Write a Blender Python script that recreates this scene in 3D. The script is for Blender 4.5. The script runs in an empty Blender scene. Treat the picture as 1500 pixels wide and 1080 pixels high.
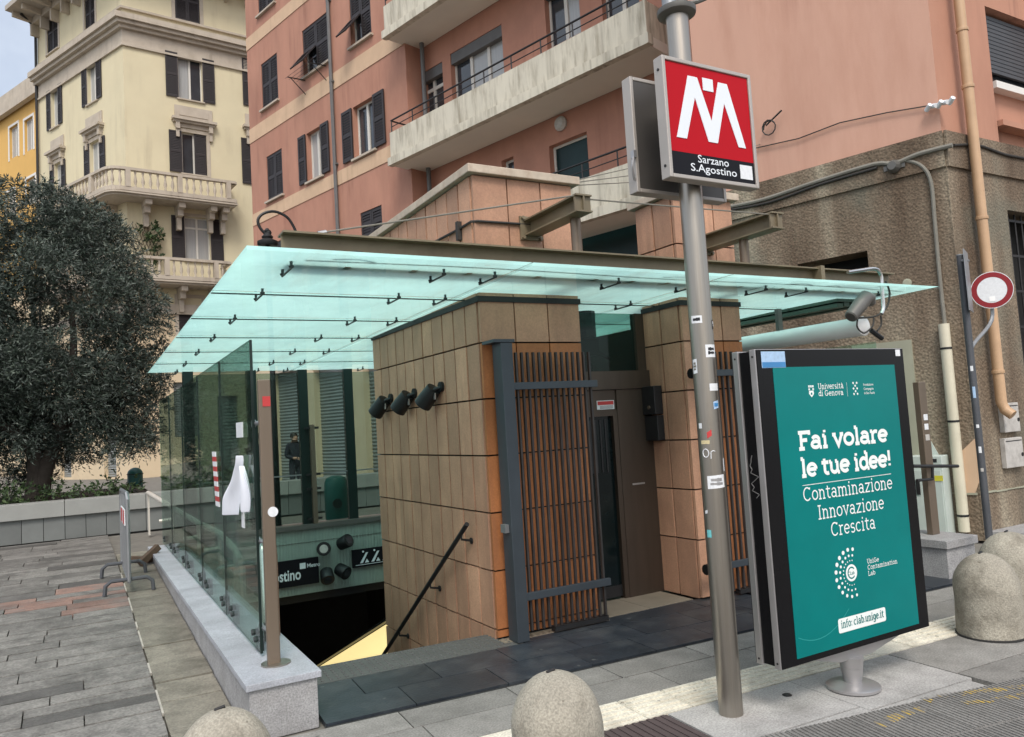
import bpy, bmesh, math, random
from mathutils import Vector, Matrix, noise as mnoise
random.seed(7)
R = math.radians
scene = bpy.context.scene
COL = scene.collection

# ------------------------------------------------------------------ camera, sky, sun, exposure
EYE = Vector((0.0, 0.0, 1.6))
FPX = 1131.97                                        # focal length, in pixels of a 1500 px wide picture
RIGHT = Vector((0.870, -0.490, -0.060)).normalized()
DOWN = Vector((-0.017, 0.092, -0.996)).normalized()
FWD = RIGHT.cross(DOWN).normalized()
if FWD.y < 0: FWD = -FWD
DOWN = FWD.cross(RIGHT).normalized()
cam_d = bpy.data.cameras.new("camera")
cam_d.sensor_width = 36.0
cam_d.lens = FPX / 1500 * 36
cam_d.clip_end = 1500
cam = bpy.data.objects.new("camera", cam_d)
COL.objects.link(cam)
cm = Matrix.Identity(4)
for i in range(3):
    cm[i][0] = RIGHT[i]; cm[i][1] = -DOWN[i]; cm[i][2] = -FWD[i]; cm[i][3] = EYE[i]
cam.matrix_world = cm
scene.camera = cam

SUN_EL, SUN_AZ = 52.0, 205.0                         # overcast: a broad soft sun behind the viewer's left shoulder
world = bpy.data.worlds.new("World")
scene.world = world
world.use_nodes = True
wn, wl = world.node_tree.nodes, world.node_tree.links
wn.clear()
sky = wn.new("ShaderNodeTexSky"); sky.sky_type = 'NISHITA'; sky.sun_disc = False
sky.sun_elevation = R(SUN_EL); sky.sun_rotation = R(SUN_AZ)
sky.air_density = 1.0; sky.dust_density = 4.0; sky.ozone_density = 1.0
hsv = wn.new("ShaderNodeHueSaturation"); hsv.inputs['Saturation'].default_value = 0.75
# thin broken cloud over the blue
tc = wn.new("ShaderNodeTexCoord"); cl = wn.new("ShaderNodeTexNoise")
cl.inputs['Scale'].default_value = 2.2; cl.inputs['Detail'].default_value = 6; cl.inputs['Roughness'].default_value = 0.55
cr = wn.new("ShaderNodeMapRange"); cr.inputs[1].default_value = 0.40; cr.inputs[2].default_value = 0.66
cr.inputs[3].default_value = 0.10; cr.inputs[4].default_value = 0.65
mixc = wn.new("ShaderNodeMixRGB"); mixc.inputs[2].default_value = (6.6, 7.0, 7.5, 1)
bg = wn.new("ShaderNodeBackground"); bg.inputs['Strength'].default_value = 0.15
wo = wn.new("ShaderNodeOutputWorld")
wl.new(tc.outputs['Generated'], cl.inputs['Vector'])
wl.new(cl.outputs['Fac'], cr.inputs[0])
wl.new(sky.outputs[0], hsv.inputs['Color'])
wl.new(hsv.outputs[0], mixc.inputs[1]); wl.new(cr.outputs[0], mixc.inputs[0])
wl.new(mixc.outputs[0], bg.inputs['Color']); wl.new(bg.outputs[0], wo.inputs['Surface'])

sun_d = bpy.data.lights.new("sun", 'SUN'); sun_d.energy = 1.5; sun_d.angle = R(18); sun_d.color = (1.0, 0.95, 0.88)
sun = bpy.data.objects.new("sun", sun_d); COL.objects.link(sun)
az = R(SUN_AZ)
sdir = Vector((math.sin(az) * math.cos(R(SUN_EL)), math.cos(az) * math.cos(R(SUN_EL)), math.sin(R(SUN_EL))))
sun.rotation_euler = sdir.to_track_quat('Z', 'Y').to_euler()
sun.location = (0, 0, 60)
scene.view_settings.view_transform = 'Standard'
scene.view_settings.look = 'None'
scene.view_settings.exposure = 0.42
scene.view_settings.gamma = 1.0
scene.view_settings.use_curve_mapping = False

# ------------------------------------------------------------------ measuring: photograph pixel -> point on a real plane
def ray(px, py):
    return RIGHT * (px - 750.0) + DOWN * (py - 540.0) + FWD * FPX
def at_z(px, py, z=0.0):
    d = ray(px, py); return EYE + d * ((z - EYE.z) / d.z)
def at_y(px, py, y):
    d = ray(px, py); return EYE + d * ((y - EYE.y) / d.y)
def at_x(px, py, x):
    d = ray(px, py); return EYE + d * ((x - EYE.x) / d.x)

class Frame:
    """A vertical plane: origin, u along it, n out of it."""
    def __init__(s, p0, u, n):
        s.p0 = Vector(p0); s.u = Vector(u).normalized(); s.n = Vector(n).normalized()
        s.M = Matrix.Identity(4)
        for i in range(3):
            s.M[i][0] = s.u[i]; s.M[i][1] = s.n[i]; s.M[i][2] = (0, 0, 1)[i]; s.M[i][3] = s.p0[i]
    def at(s, px, py, out=0.0):
        d = ray(px, py); t = ((s.p0 + s.n * out - EYE).dot(s.n)) / d.dot(s.n)
        q = EYE + d * t - s.p0
        return q.dot(s.u), q.z
    def win(s, xl, xr, yt, yb, out=0.0):
        xc, yc = (xl + xr) / 2, (yt + yb) / 2
        a, b = s.at(xl, yc, out)[0], s.at(xr, yc, out)[0]
        return min(a, b), max(a, b), s.at(xc, yb, out)[1], s.at(xc, yt, out)[1]
    def off(s, d):
        return Frame(s.p0 + s.n * d, s.u, s.n)

# ------------------------------------------------------------------ materials
def new_mat(name):
    m = bpy.data.materials.new(name); m.use_nodes = True
    nt = m.node_tree
    return m, nt, nt.nodes, nt.links, nt.nodes['Principled BSDF']

def rgba(c): return (c[0], c[1], c[2], 1.0)

def pm(name, col, rough=0.7, metal=0.0, var=0.12, scale=4.0, bump=0.0, bscale=60.0, rnd=0.0, spec=0.5,
       stain=None, stain_scale=1.2, stain_amt=0.5, stretch=(1, 1, 1), speck=0.0, speck_scale=250.0, detail=5, streak=None, streak_amt=0.5, streak_x=5.0, gum=None, gum_scale=5.0):
    m, nt, N, L, b = new_mat(name)
    b.inputs['Roughness'].default_value = rough
    b.inputs['Metallic'].default_value = metal
    b.inputs['Specular IOR Level'].default_value = spec
    geo = N.new("ShaderNodeNewGeometry")
    mp = N.new("ShaderNodeMapping"); mp.inputs['Scale'].default_value = stretch
    L.new(geo.outputs['Position'], mp.inputs['Vector'])
    n1 = N.new("ShaderNodeTexNoise"); n1.inputs['Scale'].default_value = scale; n1.inputs['Detail'].default_value = detail
    n1.inputs['Roughness'].default_value = 0.6
    L.new(mp.outputs[0], n1.inputs['Vector'])
    mr = N.new("ShaderNodeMapRange"); mr.inputs[1].default_value = 0.25; mr.inputs[2].default_value = 0.75
    mr.inputs[3].default_value = 1 - var; mr.inputs[4].default_value = 1 + var
    L.new(n1.outputs['Fac'], mr.inputs[0])
    val = mr.outputs[0]
    def mul(a, bsock):
        k = N.new("ShaderNodeMath"); k.operation = 'MULTIPLY'; L.new(a, k.inputs[0]); L.new(bsock, k.inputs[1]); return k.outputs[0]
    if rnd:
        oi = N.new("ShaderNodeObjectInfo"); r2 = N.new("ShaderNodeMapRange")
        r2.inputs[3].default_value = 1 - rnd; r2.inputs[4].default_value = 1 + rnd
        L.new(oi.outputs['Random'], r2.inputs[0]); val = mul(val, r2.outputs[0])
    if speck:
        n3 = N.new("ShaderNodeTexNoise"); n3.inputs['Scale'].default_value = speck_scale; n3.inputs['Detail'].default_value = 2
        L.new(geo.outputs['Position'], n3.inputs['Vector'])
        r3 = N.new("ShaderNodeMapRange"); r3.inputs[1].default_value = 0.3; r3.inputs[2].default_value = 0.7
        r3.inputs[3].default_value = 1 - speck; r3.inputs[4].default_value = 1 + speck
        L.new(n3.outputs['Fac'], r3.inputs[0]); val = mul(val, r3.outputs[0])
    sc = N.new("ShaderNodeVectorMath"); sc.operation = 'SCALE'; sc.inputs[0].default_value = col
    L.new(val, sc.inputs['Scale'])
    out = sc.outputs[0]
    if stain:
        n2 = N.new("ShaderNodeTexNoise"); n2.inputs['Scale'].default_value = stain_scale; n2.inputs['Detail'].default_value = 7
        n2.inputs['Roughness'].default_value = 0.65
        mp2 = N.new("ShaderNodeMapping"); mp2.inputs['Scale'].default_value = stretch; mp2.inputs['Location'].default_value = (3.1, 7.7, 1.3)
        L.new(geo.outputs['Position'], mp2.inputs['Vector']); L.new(mp2.outputs[0], n2.inputs['Vector'])
        r4 = N.new("ShaderNodeMapRange"); r4.inputs[1].default_value = 0.48; r4.inputs[2].default_value = 0.72
        r4.inputs[3].default_value = 0; r4.inputs[4].default_value = stain_amt
        L.new(n2.outputs['Fac'], r4.inputs[0])
        mx = N.new("ShaderNodeMixRGB"); mx.inputs[2].default_value = rgba(stain)
        L.new(r4.outputs[0], mx.inputs[0]); L.new(out, mx.inputs[1]); out = mx.outputs[0]
    if streak:
        # rain streaks: long and thin, gathered in patches
        mp3 = N.new("ShaderNodeMapping"); mp3.inputs['Scale'].default_value = (streak_x, streak_x, .22); mp3.inputs['Location'].default_value = (1.7, 4.1, 0)
        L.new(geo.outputs['Position'], mp3.inputs['Vector'])
        n5 = N.new("ShaderNodeTexNoise"); n5.inputs['Scale'].default_value = 1.0; n5.inputs['Detail'].default_value = 5; n5.inputs['Roughness'].default_value = .6
        L.new(mp3.outputs[0], n5.inputs['Vector'])
        r5 = N.new("ShaderNodeMapRange"); r5.inputs[1].default_value = .50; r5.inputs[2].default_value = .72; r5.inputs[4].default_value = streak_amt
        L.new(n5.outputs['Fac'], r5.inputs[0])
        n6 = N.new("ShaderNodeTexNoise"); n6.inputs['Scale'].default_value = .55; n6.inputs['Detail'].default_value = 3; L.new(geo.outputs['Position'], n6.inputs['Vector'])
        r6 = N.new("ShaderNodeMapRange"); r6.inputs[1].default_value = .42; r6.inputs[2].default_value = .62; L.new(n6.outputs['Fac'], r6.inputs[0])
        mx3 = N.new("ShaderNodeMixRGB"); mx3.inputs[2].default_value = rgba(streak)
        L.new(mul(r5.outputs[0], r6.outputs[0]), mx3.inputs[0]); L.new(out, mx3.inputs[1]); out = mx3.outputs[0]
    if gum:
        vo = N.new("ShaderNodeTexVoronoi"); vo.inputs['Scale'].default_value = gum_scale; vo.inputs['Randomness'].default_value = 1.0; L.new(geo.outputs['Position'], vo.inputs['Vector'])
        sp = N.new("ShaderNodeSeparateColor"); L.new(vo.outputs['Color'], sp.inputs[0])
        rs_ = N.new("ShaderNodeMapRange"); rs_.inputs[1].default_value = .35; rs_.inputs[2].default_value = 1.0; rs_.inputs[3].default_value = .0; rs_.inputs[4].default_value = .13; L.new(sp.outputs[0], rs_.inputs[0])
        lt = N.new("ShaderNodeMath"); lt.operation = 'LESS_THAN'; L.new(vo.outputs['Distance'], lt.inputs[0]); L.new(rs_.outputs[0], lt.inputs[1])
        ml = N.new("ShaderNodeMath"); ml.operation = 'MULTIPLY'; ml.inputs[1].default_value = .6; L.new(lt.outputs[0], ml.inputs[0])
        mx4 = N.new("ShaderNodeMixRGB"); mx4.inputs[2].default_value = rgba(gum); L.new(ml.outputs[0], mx4.inputs[0]); L.new(out, mx4.inputs[1]); out = mx4.outputs[0]
    L.new(out, b.inputs['Base Color'])
    if bump:
        nb = N.new("ShaderNodeTexNoise"); nb.inputs['Scale'].default_value = bscale; nb.inputs['Detail'].default_value = 4
        L.new(geo.outputs['Position'], nb.inputs['Vector'])
        bp = N.new("ShaderNodeBump"); bp.inputs['Strength'].default_value = bump; bp.inputs['Distance'].default_value = 0.01
        L.new(nb.outputs['Fac'], bp.inputs['Height']); L.new(bp.outputs[0], b.inputs['Normal'])
    return m

def glass_mat(name, tint, transp, rough=0.02, gloss=0.12):
    """Architectural sheet glass: tinted see-through plus Fresnel reflection."""
    m, nt, N, L, b = new_mat(name)
    out = N['Material Output']
    tr = N.new("ShaderNodeBsdfTransparent"); tr.inputs[0].default_value = rgba(tint)
    gl = N.new("ShaderNodeBsdfGlossy"); gl.inputs['Roughness'].default_value = rough
    di = N.new("ShaderNodeBsdfDiffuse"); di.inputs[0].default_value = rgba([c * 0.25 for c in tint])
    fr = N.new("ShaderNodeFresnel"); fr.inputs[0].default_value = 1.28
    mr = N.new("ShaderNodeMath"); mr.operation = 'MULTIPLY_ADD'; mr.inputs[1].default_value = .6; mr.inputs[2].default_value = gloss
    L.new(fr.outputs[0], mr.inputs[0])
    m1 = N.new("ShaderNodeMixShader"); m1.inputs[0].default_value = transp
    L.new(di.outputs[0], m1.inputs[1]); L.new(tr.outputs[0], m1.inputs[2])
    m2 = N.new("ShaderNodeMixShader"); L.new(mr.outputs[0], m2.inputs[0]); L.new(m1.outputs[0], m2.inputs[1]); L.new(gl.outputs[0], m2.inputs[2])
    L.new(m2.outputs[0], out.inputs['Surface'])
    return m

def frosted_mat(name, col):
    """The etched upper face of a laminated pane: scatters the daylight through, tinted."""
    m, nt, N, L, b = new_mat(name)
    out = N['Material Output']
    geo = N.new("ShaderNodeNewGeometry")
    n1 = N.new("ShaderNodeTexNoise"); n1.inputs['Scale'].default_value = 2.0; n1.inputs['Detail'].default_value = 9; n1.inputs['Roughness'].default_value = .68
    mp = N.new("ShaderNodeMapping"); mp.inputs['Scale'].default_value = (1, .6, 1); L.new(geo.outputs['Position'], mp.inputs['Vector']); L.new(mp.outputs[0], n1.inputs['Vector'])
    rr_ = N.new("ShaderNodeMapRange"); rr_.inputs[1].default_value = .3; rr_.inputs[2].default_value = .7; L.new(n1.outputs['Fac'], rr_.inputs[0])
    cr_ = N.new("ShaderNodeMixRGB"); cr_.inputs[1].default_value = rgba([c * 0.80 for c in col]); cr_.inputs[2].default_value = rgba(col)
    L.new(rr_.outputs[0], cr_.inputs[0])
    vo = N.new("ShaderNodeTexVoronoi"); vo.inputs['Scale'].default_value = 4.5; L.new(geo.outputs['Position'], vo.inputs['Vector'])
    sp = N.new("ShaderNodeSeparateColor"); L.new(vo.outputs['Color'], sp.inputs[0])
    rs_ = N.new("ShaderNodeMapRange"); rs_.inputs[1].default_value = .55; rs_.inputs[2].default_value = 1.0; rs_.inputs[3].default_value = .0; rs_.inputs[4].default_value = .12; L.new(sp.outputs[0], rs_.inputs[0])
    lt = N.new("ShaderNodeMath"); lt.operation = 'LESS_THAN'; L.new(vo.outputs['Distance'], lt.inputs[0]); L.new(rs_.outputs[0], lt.inputs[1])
    n2 = N.new("ShaderNodeTexNoise"); n2.inputs['Scale'].default_value = 1.1; n2.inputs['Detail'].default_value = 8; n2.inputs['Roughness'].default_value = .7
    mp2 = N.new("ShaderNodeMapping"); mp2.inputs['Scale'].default_value = (2.2, .45, 1); mp2.inputs['Location'].default_value = (5, 2, 0); L.new(geo.outputs['Position'], mp2.inputs['Vector']); L.new(mp2.outputs[0], n2.inputs['Vector'])
    r2 = N.new("ShaderNodeMapRange"); r2.inputs[1].default_value = .52; r2.inputs[2].default_value = .75; r2.inputs[4].default_value = .45; L.new(n2.outputs['Fac'], r2.inputs[0])
    ml = N.new("ShaderNodeMath"); ml.operation = 'MULTIPLY_ADD'; ml.inputs[1].default_value = .45; L.new(lt.outputs[0], ml.inputs[0]); L.new(r2.outputs[0], ml.inputs[2])
    dm = N.new("ShaderNodeMixRGB"); dm.inputs[2].default_value = (.42, .52, .46, 1); L.new(ml.outputs[0], dm.inputs[0]); L.new(cr_.outputs[0], dm.inputs[1])
    tl = N.new("ShaderNodeBsdfTranslucent"); L.new(dm.outputs[0], tl.inputs[0])
    tr = N.new("ShaderNodeBsdfTransparent"); tr.inputs[0].default_value = rgba(col)
    c = N.new("ShaderNodeMixShader"); c.inputs[0].default_value = 0.17
    L.new(tl.outputs[0], c.inputs[1]); L.new(tr.outputs[0], c.inputs[2])
    L.new(c.outputs[0], out.inputs['Surface'])
    return m

def emit_mat(name, col, s):
    m, nt, N, L, b = new_mat(name)
    b.inputs['Base Color'].default_value = rgba(col); b.inputs['Emission Color'].default_value = rgba(col); b.inputs['Emission Strength'].default_value = s
    return m

MT = dict(
    terracotta=pm('terracotta_plaster', (0.43, 0.215, 0.150), .85, var=.13, scale=1.1, bump=.25, bscale=18, stain=(.30, .13, .09), stain_scale=.7, stain_amt=.55, stretch=(1, 1, .4), streak=(.20, .085, .055), streak_amt=.55, streak_x=3.0),
    terracotta_in=pm('loggia_plaster', (0.42, 0.205, 0.143), .85, var=.13, scale=1.1, bump=.15, bscale=30, streak=(.22, .09, .06), streak_amt=.4, streak_x=3.0),
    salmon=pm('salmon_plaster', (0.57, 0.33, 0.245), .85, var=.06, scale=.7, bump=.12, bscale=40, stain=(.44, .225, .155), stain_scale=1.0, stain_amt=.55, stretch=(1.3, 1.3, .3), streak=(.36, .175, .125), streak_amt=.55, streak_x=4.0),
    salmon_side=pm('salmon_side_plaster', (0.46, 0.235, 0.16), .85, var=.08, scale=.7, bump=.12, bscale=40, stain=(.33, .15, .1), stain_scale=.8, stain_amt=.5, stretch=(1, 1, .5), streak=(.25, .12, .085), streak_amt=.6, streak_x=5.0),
    band=pm('cream_band', (0.60, 0.42, 0.28), .85, var=.08, scale=1.5, stain=(.45, .3, .2), stain_amt=.3, streak=(.30, .19, .12), streak_amt=.5, streak_x=3.0),
    cream=pm('cream_plaster', (0.64, 0.57, 0.39), .85, var=.05, scale=.6, bump=.08, bscale=30, stain=(.55, .46, .30), stain_scale=.4, stain_amt=.3, streak=(.38, .32, .22), streak_amt=.4, streak_x=2.0),
    cream_low=pm('cream_lower_plaster', (0.62, 0.50, 0.34), .85, var=.06, scale=.8, stain=(.5, .38, .26), stain_scale=.7, stain_amt=.35),
    moulding=pm('stone_moulding', (0.47, 0.41, 0.335), .8, var=.10, scale=2, stain=(.36, .30, .23), stain_scale=1.5, stain_amt=.5, streak=(.22, .18, .14), streak_amt=.6, streak_x=3.0),
    orange=pm('orange_plaster', (0.66, 0.40, 0.12), .85, var=.06, scale=.6),
    balcony=pm('balcony_concrete', (0.60, 0.56, 0.46), .85, var=.10, scale=1.5, bump=.15, bscale=25, stain=(.20, .165, .11), stain_scale=2.6, stain_amt=.75, stretch=(1.6, 1.6, .28), streak=(.10, .08, .055), streak_amt=.8, streak_x=5.0),
    soffit=pm('balcony_soffit', (0.72, 0.68, 0.60), .9, var=.06, scale=.7),
    stonebase=None,
    shutter=pm('dark_shutter_paint', (0.022, 0.017, 0.018), .55, var=.2, scale=3),
    shutter_red=pm('maroon_shutter_paint', (0.045, 0.012, 0.012), .55, var=.2, scale=3),
    white=pm('white_paint', (0.72, 0.70, 0.66), .5, var=.05),
    winframe=pm('window_frame_paint', (0.62, 0.60, 0.55), .5, var=.05),
    pane=pm('window_pane', (0.035, 0.042, 0.05), .06, var=.3, scale=1.5, spec=.9),
    pane_green=pm('dark_green_pane', (0.010, 0.030, 0.030), .3, var=.3, scale=1.0, spec=.25),
    curtain=pm('curtain_behind_glass', (0.36, 0.37, 0.37), .15, var=.12, scale=3, stretch=(8, 8, .2), spec=.8),
    dark=pm('dark_interior', (0.012, 0.012, 0.012), .8, var=.2),
    roller=pm('roller_shutter_metal', (0.25, 0.27, 0.27), .5, .3, var=.1, scale=2, stain=(.17, .17, .16), stain_amt=.4),
    roller_dark=pm('dark_roller_shutter', (0.07, 0.08, 0.09), .5, .2, var=.1, scale=2),
    iron=pm('black_iron', (0.018, 0.018, 0.019), .5, .2, var=.2),
    pipe_tan=pm('tan_pipe_paint', (0.48, 0.31, 0.18), .5, var=.08, stain=(.33, .19, .10), stain_amt=.4),
    pipe_grey=pm('grey_pipe', (0.13, 0.13, 0.13), .6, .2),
    pipe_white=pm('cream_pvc_pipe', (0.62, 0.58, 0.45), .45, var=.06, stain=(.4, .36, .26), stain_amt=.35),
    cable=pm('grey_cable', (0.20, 0.19, 0.16), .7),
    cable_dark=pm('dark_cable', (0.03, 0.028, 0.025), .7),
    steel=pm('brushed_steel', (0.36, 0.33, 0.29), .32, .9, var=.10, scale=3, stretch=(12, 12, .5), stain=(.20, .175, .14), stain_scale=1.4, stain_amt=.4),
    steel_pale=pm('satin_steel_rail', (0.60, 0.56, 0.50), .5, .15, var=.06),
    steel_bright=pm('polished_steel', (0.66, 0.66, 0.64), .22, .95, var=.06),
    post_brown=pm('bronze_anodised_post', (0.20, 0.155, 0.115), .42, .55, var=.08, scale=2, stretch=(6, 6, .6)),
    alu=pm('aluminium_frame', (0.42, 0.41, 0.41), .38, .7, var=.08, scale=3),
    signback_shade=pm('shade_darkened_sign_back', (0.10, 0.092, 0.085), .45, .5, var=.1, scale=2),  # shade at the back of the boxes put into a darker metal colour
    signbox=pm('sign_box_metal', (0.45, 0.41, 0.37), .45, .45, var=.08, scale=2, stain=(.3, .27, .24), stain_amt=.3),
    sign_red=pm('sign_red', (0.43, 0.001, 0.008), .5, var=.03, spec=.18),
    sign_black=pm('sign_black', (0.008, 0.008, 0.011), .5, var=.05, spec=.15),
    sign_white=pm('sign_white', (0.74, 0.78, 0.82), .4, var=.02),
    frame_black=pm('poster_black_border', (0.008, 0.008, 0.009), .2, var=.1, spec=.18),
    poster=pm('teal_poster', (0.001, 0.175, 0.168), .2, var=.10, scale=1.6, spec=.22),
    poster_lines=pm('poster_white_print', (0.80, 0.84, 0.82), .4, var=.02),
    poster_soft=pm('poster_light_teal_print', (0.02, 0.29, 0.27), .3, var=.02),
    beam=pm('olive_beam_paint', (0.20, 0.165, 0.105), .5, .15, var=.14, scale=3, stain=(.12, .085, .05), stain_scale=4, stain_amt=.5),
    tile=None, tile_orange=None,
    joint=pm('dark_joint', (0.012, 0.009, 0.007), .9),
    seal=pm('black_seal', (0.010, 0.010, 0.010), .6),
    coping_tile=pm('tower_coping', (0.50, 0.42, 0.33), .6, var=.2, scale=6, stain=(.32, .22, .15), stain_scale=6, stain_amt=.6),
    gate_post=pm('blue_grey_gate_paint', (0.050, 0.062, 0.074), .42, .25, var=.12, scale=3),
    gate_bar=pm('dark_steel_gate_bar', (0.040, 0.036, 0.035), .5, .2, var=.30, scale=7, rnd=.2),
    lift_metal=pm('bronze_lift_metal', (0.075, 0.056, 0.043), .40, .5, var=.14, scale=2, stretch=(5, 5, .6)),
    lift_dark=pm('dark_lift_metal', (0.030, 0.030, 0.032), .4, .4),
    door_glass=pm('lift_door_glass', (0.005, 0.010, 0.011), .12, var=.3, spec=.3),
    granite=pm('grey_granite', (0.315, 0.312, 0.312), .7, var=.16, scale=7, bump=.15, bscale=90, speck=.30, speck_scale=85, stain=(.19, .18, .165), stain_scale=2.2, stain_amt=.5),
    granite_cop=pm('pale_granite_coping', (0.375, 0.39, 0.425), .55, var=.18, scale=3.2, bump=.10, bscale=90, speck=.20, speck_scale=85, rnd=.09, stain=(.24, .245, .26), stain_scale=2.0, stain_amt=.5),
    bollard=pm('weathered_concrete', (0.325, 0.300, 0.245), .9, var=.20, scale=4, bump=.7, bscale=55, speck=.24, speck_scale=95, stain=(.095, .08, .056), stain_scale=2.6, stain_amt=.95, gum=(.10, .085, .06), gum_scale=13),
    paver_dark=pm('dark_worn_stone', (0.105, 0.100, 0.092), .65, var=.3, scale=6.0, bump=.6, bscale=28, rnd=.25, speck=.2, speck_scale=55, stain=(.05, .047, .042), stain_scale=1.5, stain_amt=.7),
    mortar=pm('pale_mortar', (0.40, 0.38, 0.33), .9, var=.25, scale=8),
    paver=pm('grey_paving_stone', (0.178, 0.170, 0.155), .7, var=.30, scale=9.0, bump=.7, bscale=26, rnd=.20, speck=.26, speck_scale=50, stain=(.055, .052, .046), stain_scale=2.4, stain_amt=.85, gum=(.33, .32, .29), gum_scale=3.2),
    paver_edge=pm('mossy_border_stone', (0.185, 0.172, 0.138), .8, var=.30, scale=5.0, bump=.5, bscale=30, rnd=.16, speck=.2, speck_scale=55, stain=(.07, .066, .048), stain_scale=2.6, stain_amt=.8),
    paver_red=pm('brick_red_stained_stone', (0.205, 0.130, 0.104), .75, var=.3, scale=5.0, bump=.4, bscale=30, rnd=.2, speck=.2, speck_scale=55, stain=(.17, .16, .148), stain_scale=3.2, stain_amt=1.0),
    ground=pm('dark_joint_sand', (0.16, 0.15, 0.13), .95, var=.25, scale=5, bump=.2, bscale=80),
    slate=pm('dark_slate_slab', (0.025, 0.031, 0.039), .40, var=.28, scale=6, bump=.25, bscale=40, rnd=.18, speck=.22, speck_scale=60, stain=(.105, .11, .11), stain_scale=2.4, stain_amt=.5, gum=(.13, .135, .135), gum_scale=6.0),
    slate_bump=pm('slate_stud_strip', (0.085, 0.088, 0.085), .55, var=.15, scale=5),
    beige_slab=pm('beige_threshold_slab', (0.20, 0.17, 0.13), .7, var=.14, scale=4, rnd=.08),
    sidewalk=pm('sidewalk_slab', (0.225, 0.216, 0.200), .8, var=.17, scale=4.5, bump=.3, bscale=60, rnd=.12, speck=.26, speck_scale=75, stain=(.115, .11, .10), stain_scale=2.6, stain_amt=.65, gum=(.07, .065, .06), gum_scale=5.0),
    tactile=pm('cream_tactile_tile', (0.66, 0.62, 0.52), .75, var=.13, scale=6, bump=.2, bscale=70, rnd=.07, speck=.18, speck_scale=70, stain=(.30, .27, .215), stain_scale=4, stain_amt=.65, gum=(.16, .145, .12), gum_scale=5.5),
    concrete=pm('pale_concrete', (0.375, 0.365, 0.35), .85, var=.15, scale=4, bump=.3, bscale=70, speck=.26, speck_scale=80, stain=(.145, .138, .128), stain_scale=2.2, stain_amt=.65, gum=(.08, .075, .07), gum_scale=5.5),
    ribbed=pm('ribbed_asphalt_plate', (0.195, 0.187, 0.176), .8, var=.2, scale=4, bump=.3, bscale=70, rnd=.12, speck=.2, speck_scale=70),
    maroon_plate=pm('maroon_ribbed_plate', (0.075, 0.055, 0.054), .8, var=.15, scale=6),
    drain=pm('drain_slot', (0.022, 0.021, 0.020), .7, var=.2),
    yellow=None,
    stairwall=pm('pale_green_wall_panel', (0.29, 0.36, 0.32), .6, var=.10, scale=2, stretch=(14, 14, .6), stain=(.19, .24, .21), stain_amt=.4),
    black=pm('matt_black_metal', (0.010, 0.011, 0.012), .45, .2, var=.2),
    greenpost=pm('dark_green_post', (0.010, 0.022, 0.019), .4, .2, var=.15),
    bin=pm('green_recycling_plastic', (0.008, 0.085, 0.075), .45, var=.15, scale=2),
    cloth=pm('white_cloth', (0.78, 0.80, 0.86), .85, var=.04, scale=6),
    tape_red=pm('tape_red', (0.42, 0.03, 0.03), .5),
    paper=pm('white_sticker', (0.72, 0.74, 0.76), .5, var=.10, scale=40),
    sticker_blue=pm('blue_sticker', (0.05, 0.22, 0.48), .4), sticker_lblue=pm('pale_blue_sticker', (0.36, 0.52, 0.72), .4, var=.15, scale=40),
    sticker_teal=pm('teal_sticker', (0.15, 0.5, 0.52), .5), sticker_tan=pm('yellowish_sticker', (0.55, 0.47, 0.27), .6),
    sticker_red=pm('red_sticker', (0.5, 0.04, 0.04), .5), ink=pm('black_ink', (0.015, 0.015, 0.018), .6),
    galv=pm('galvanised_steel', (0.30, 0.31, 0.32), .45, .7, var=.10, scale=5),
    greypole=pm('grey_sign_post', (0.085, 0.09, 0.10), .5, .3, var=.15, scale=3),
    tube=pm('white_tube_cover', (0.92, 0.92, 0.91), .25, var=.03, spec=.8),
    awning=pm('green_awning_case', (0.060, 0.095, 0.070), .5, .1, var=.15, scale=3),
    lamp_grey=pm('grey_lamp_body', (0.13, 0.125, 0.115), .45, .3, var=.1),
    cabinet=pm('pale_green_cabinet', (0.50, 0.56, 0.52), .5, var=.06, scale=3, stain=(.36, .40, .36), stain_amt=.3),
    boxwhite=pm('meter_box', (0.48, 0.46, 0.43), .55, var=.15, scale=9, stain=(.25, .23, .21), stain_scale=9, stain_amt=.6),
    plaster_patch=pm('smooth_pale_render', (0.33, 0.33, 0.25), .85, var=.12, scale=2),
    bark=pm('olive_bark', (0.055, 0.045, 0.036), .9, var=.3, scale=8, bump=.6, bscale=30),
    soil=pm('planter_soil', (0.05, 0.04, 0.03), .95, var=.3),
    planter=pm('planter_stone_panel', (0.155, 0.165, 0.160), .65, var=.12, scale=3, rnd=.14),
    planter_cop=pm('planter_coping', (0.285, 0.290, 0.275), .65, var=.10, scale=3, rnd=.05),
    skin=pm('skin', (0.42, 0.25, 0.18), .6), hair=pm('dark_hair', (0.02, 0.015, 0.012), .6),
    coat=pm('dark_navy_coat', (0.016, 0.018, 0.028), .85, var=.25, scale=12), trousers=pm('dark_trousers', (0.03, 0.032, 0.042), .85),
    wood=pm('brown_wood_beam', (0.085, 0.055, 0.035), .8, var=.2, scale=9),
    rooftile=pm('eave_soffit', (0.40, 0.36, 0.31), .85, var=.08),
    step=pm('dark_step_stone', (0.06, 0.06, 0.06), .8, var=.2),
    tunnel=pm('shade_dark_tunnel_wall', (0.030, 0.030, 0.030), .8, var=.2),  # wall colour kept near black to stand for the unlit stairwell
    lit=emit_mat('lit_yellow_panel', (1.0, 0.80, 0.36), .75),
    clamp=pm('dark_steel_clamp', (0.035, 0.042, 0.042), .45, .3),
    glass=glass_mat('green_parapet_glass', (0.80, 0.93, 0.875), .975, gloss=.04),
    glass_clear=glass_mat('clear_green_glass', (0.62, 0.72, 0.68), .96, gloss=.02),
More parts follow.
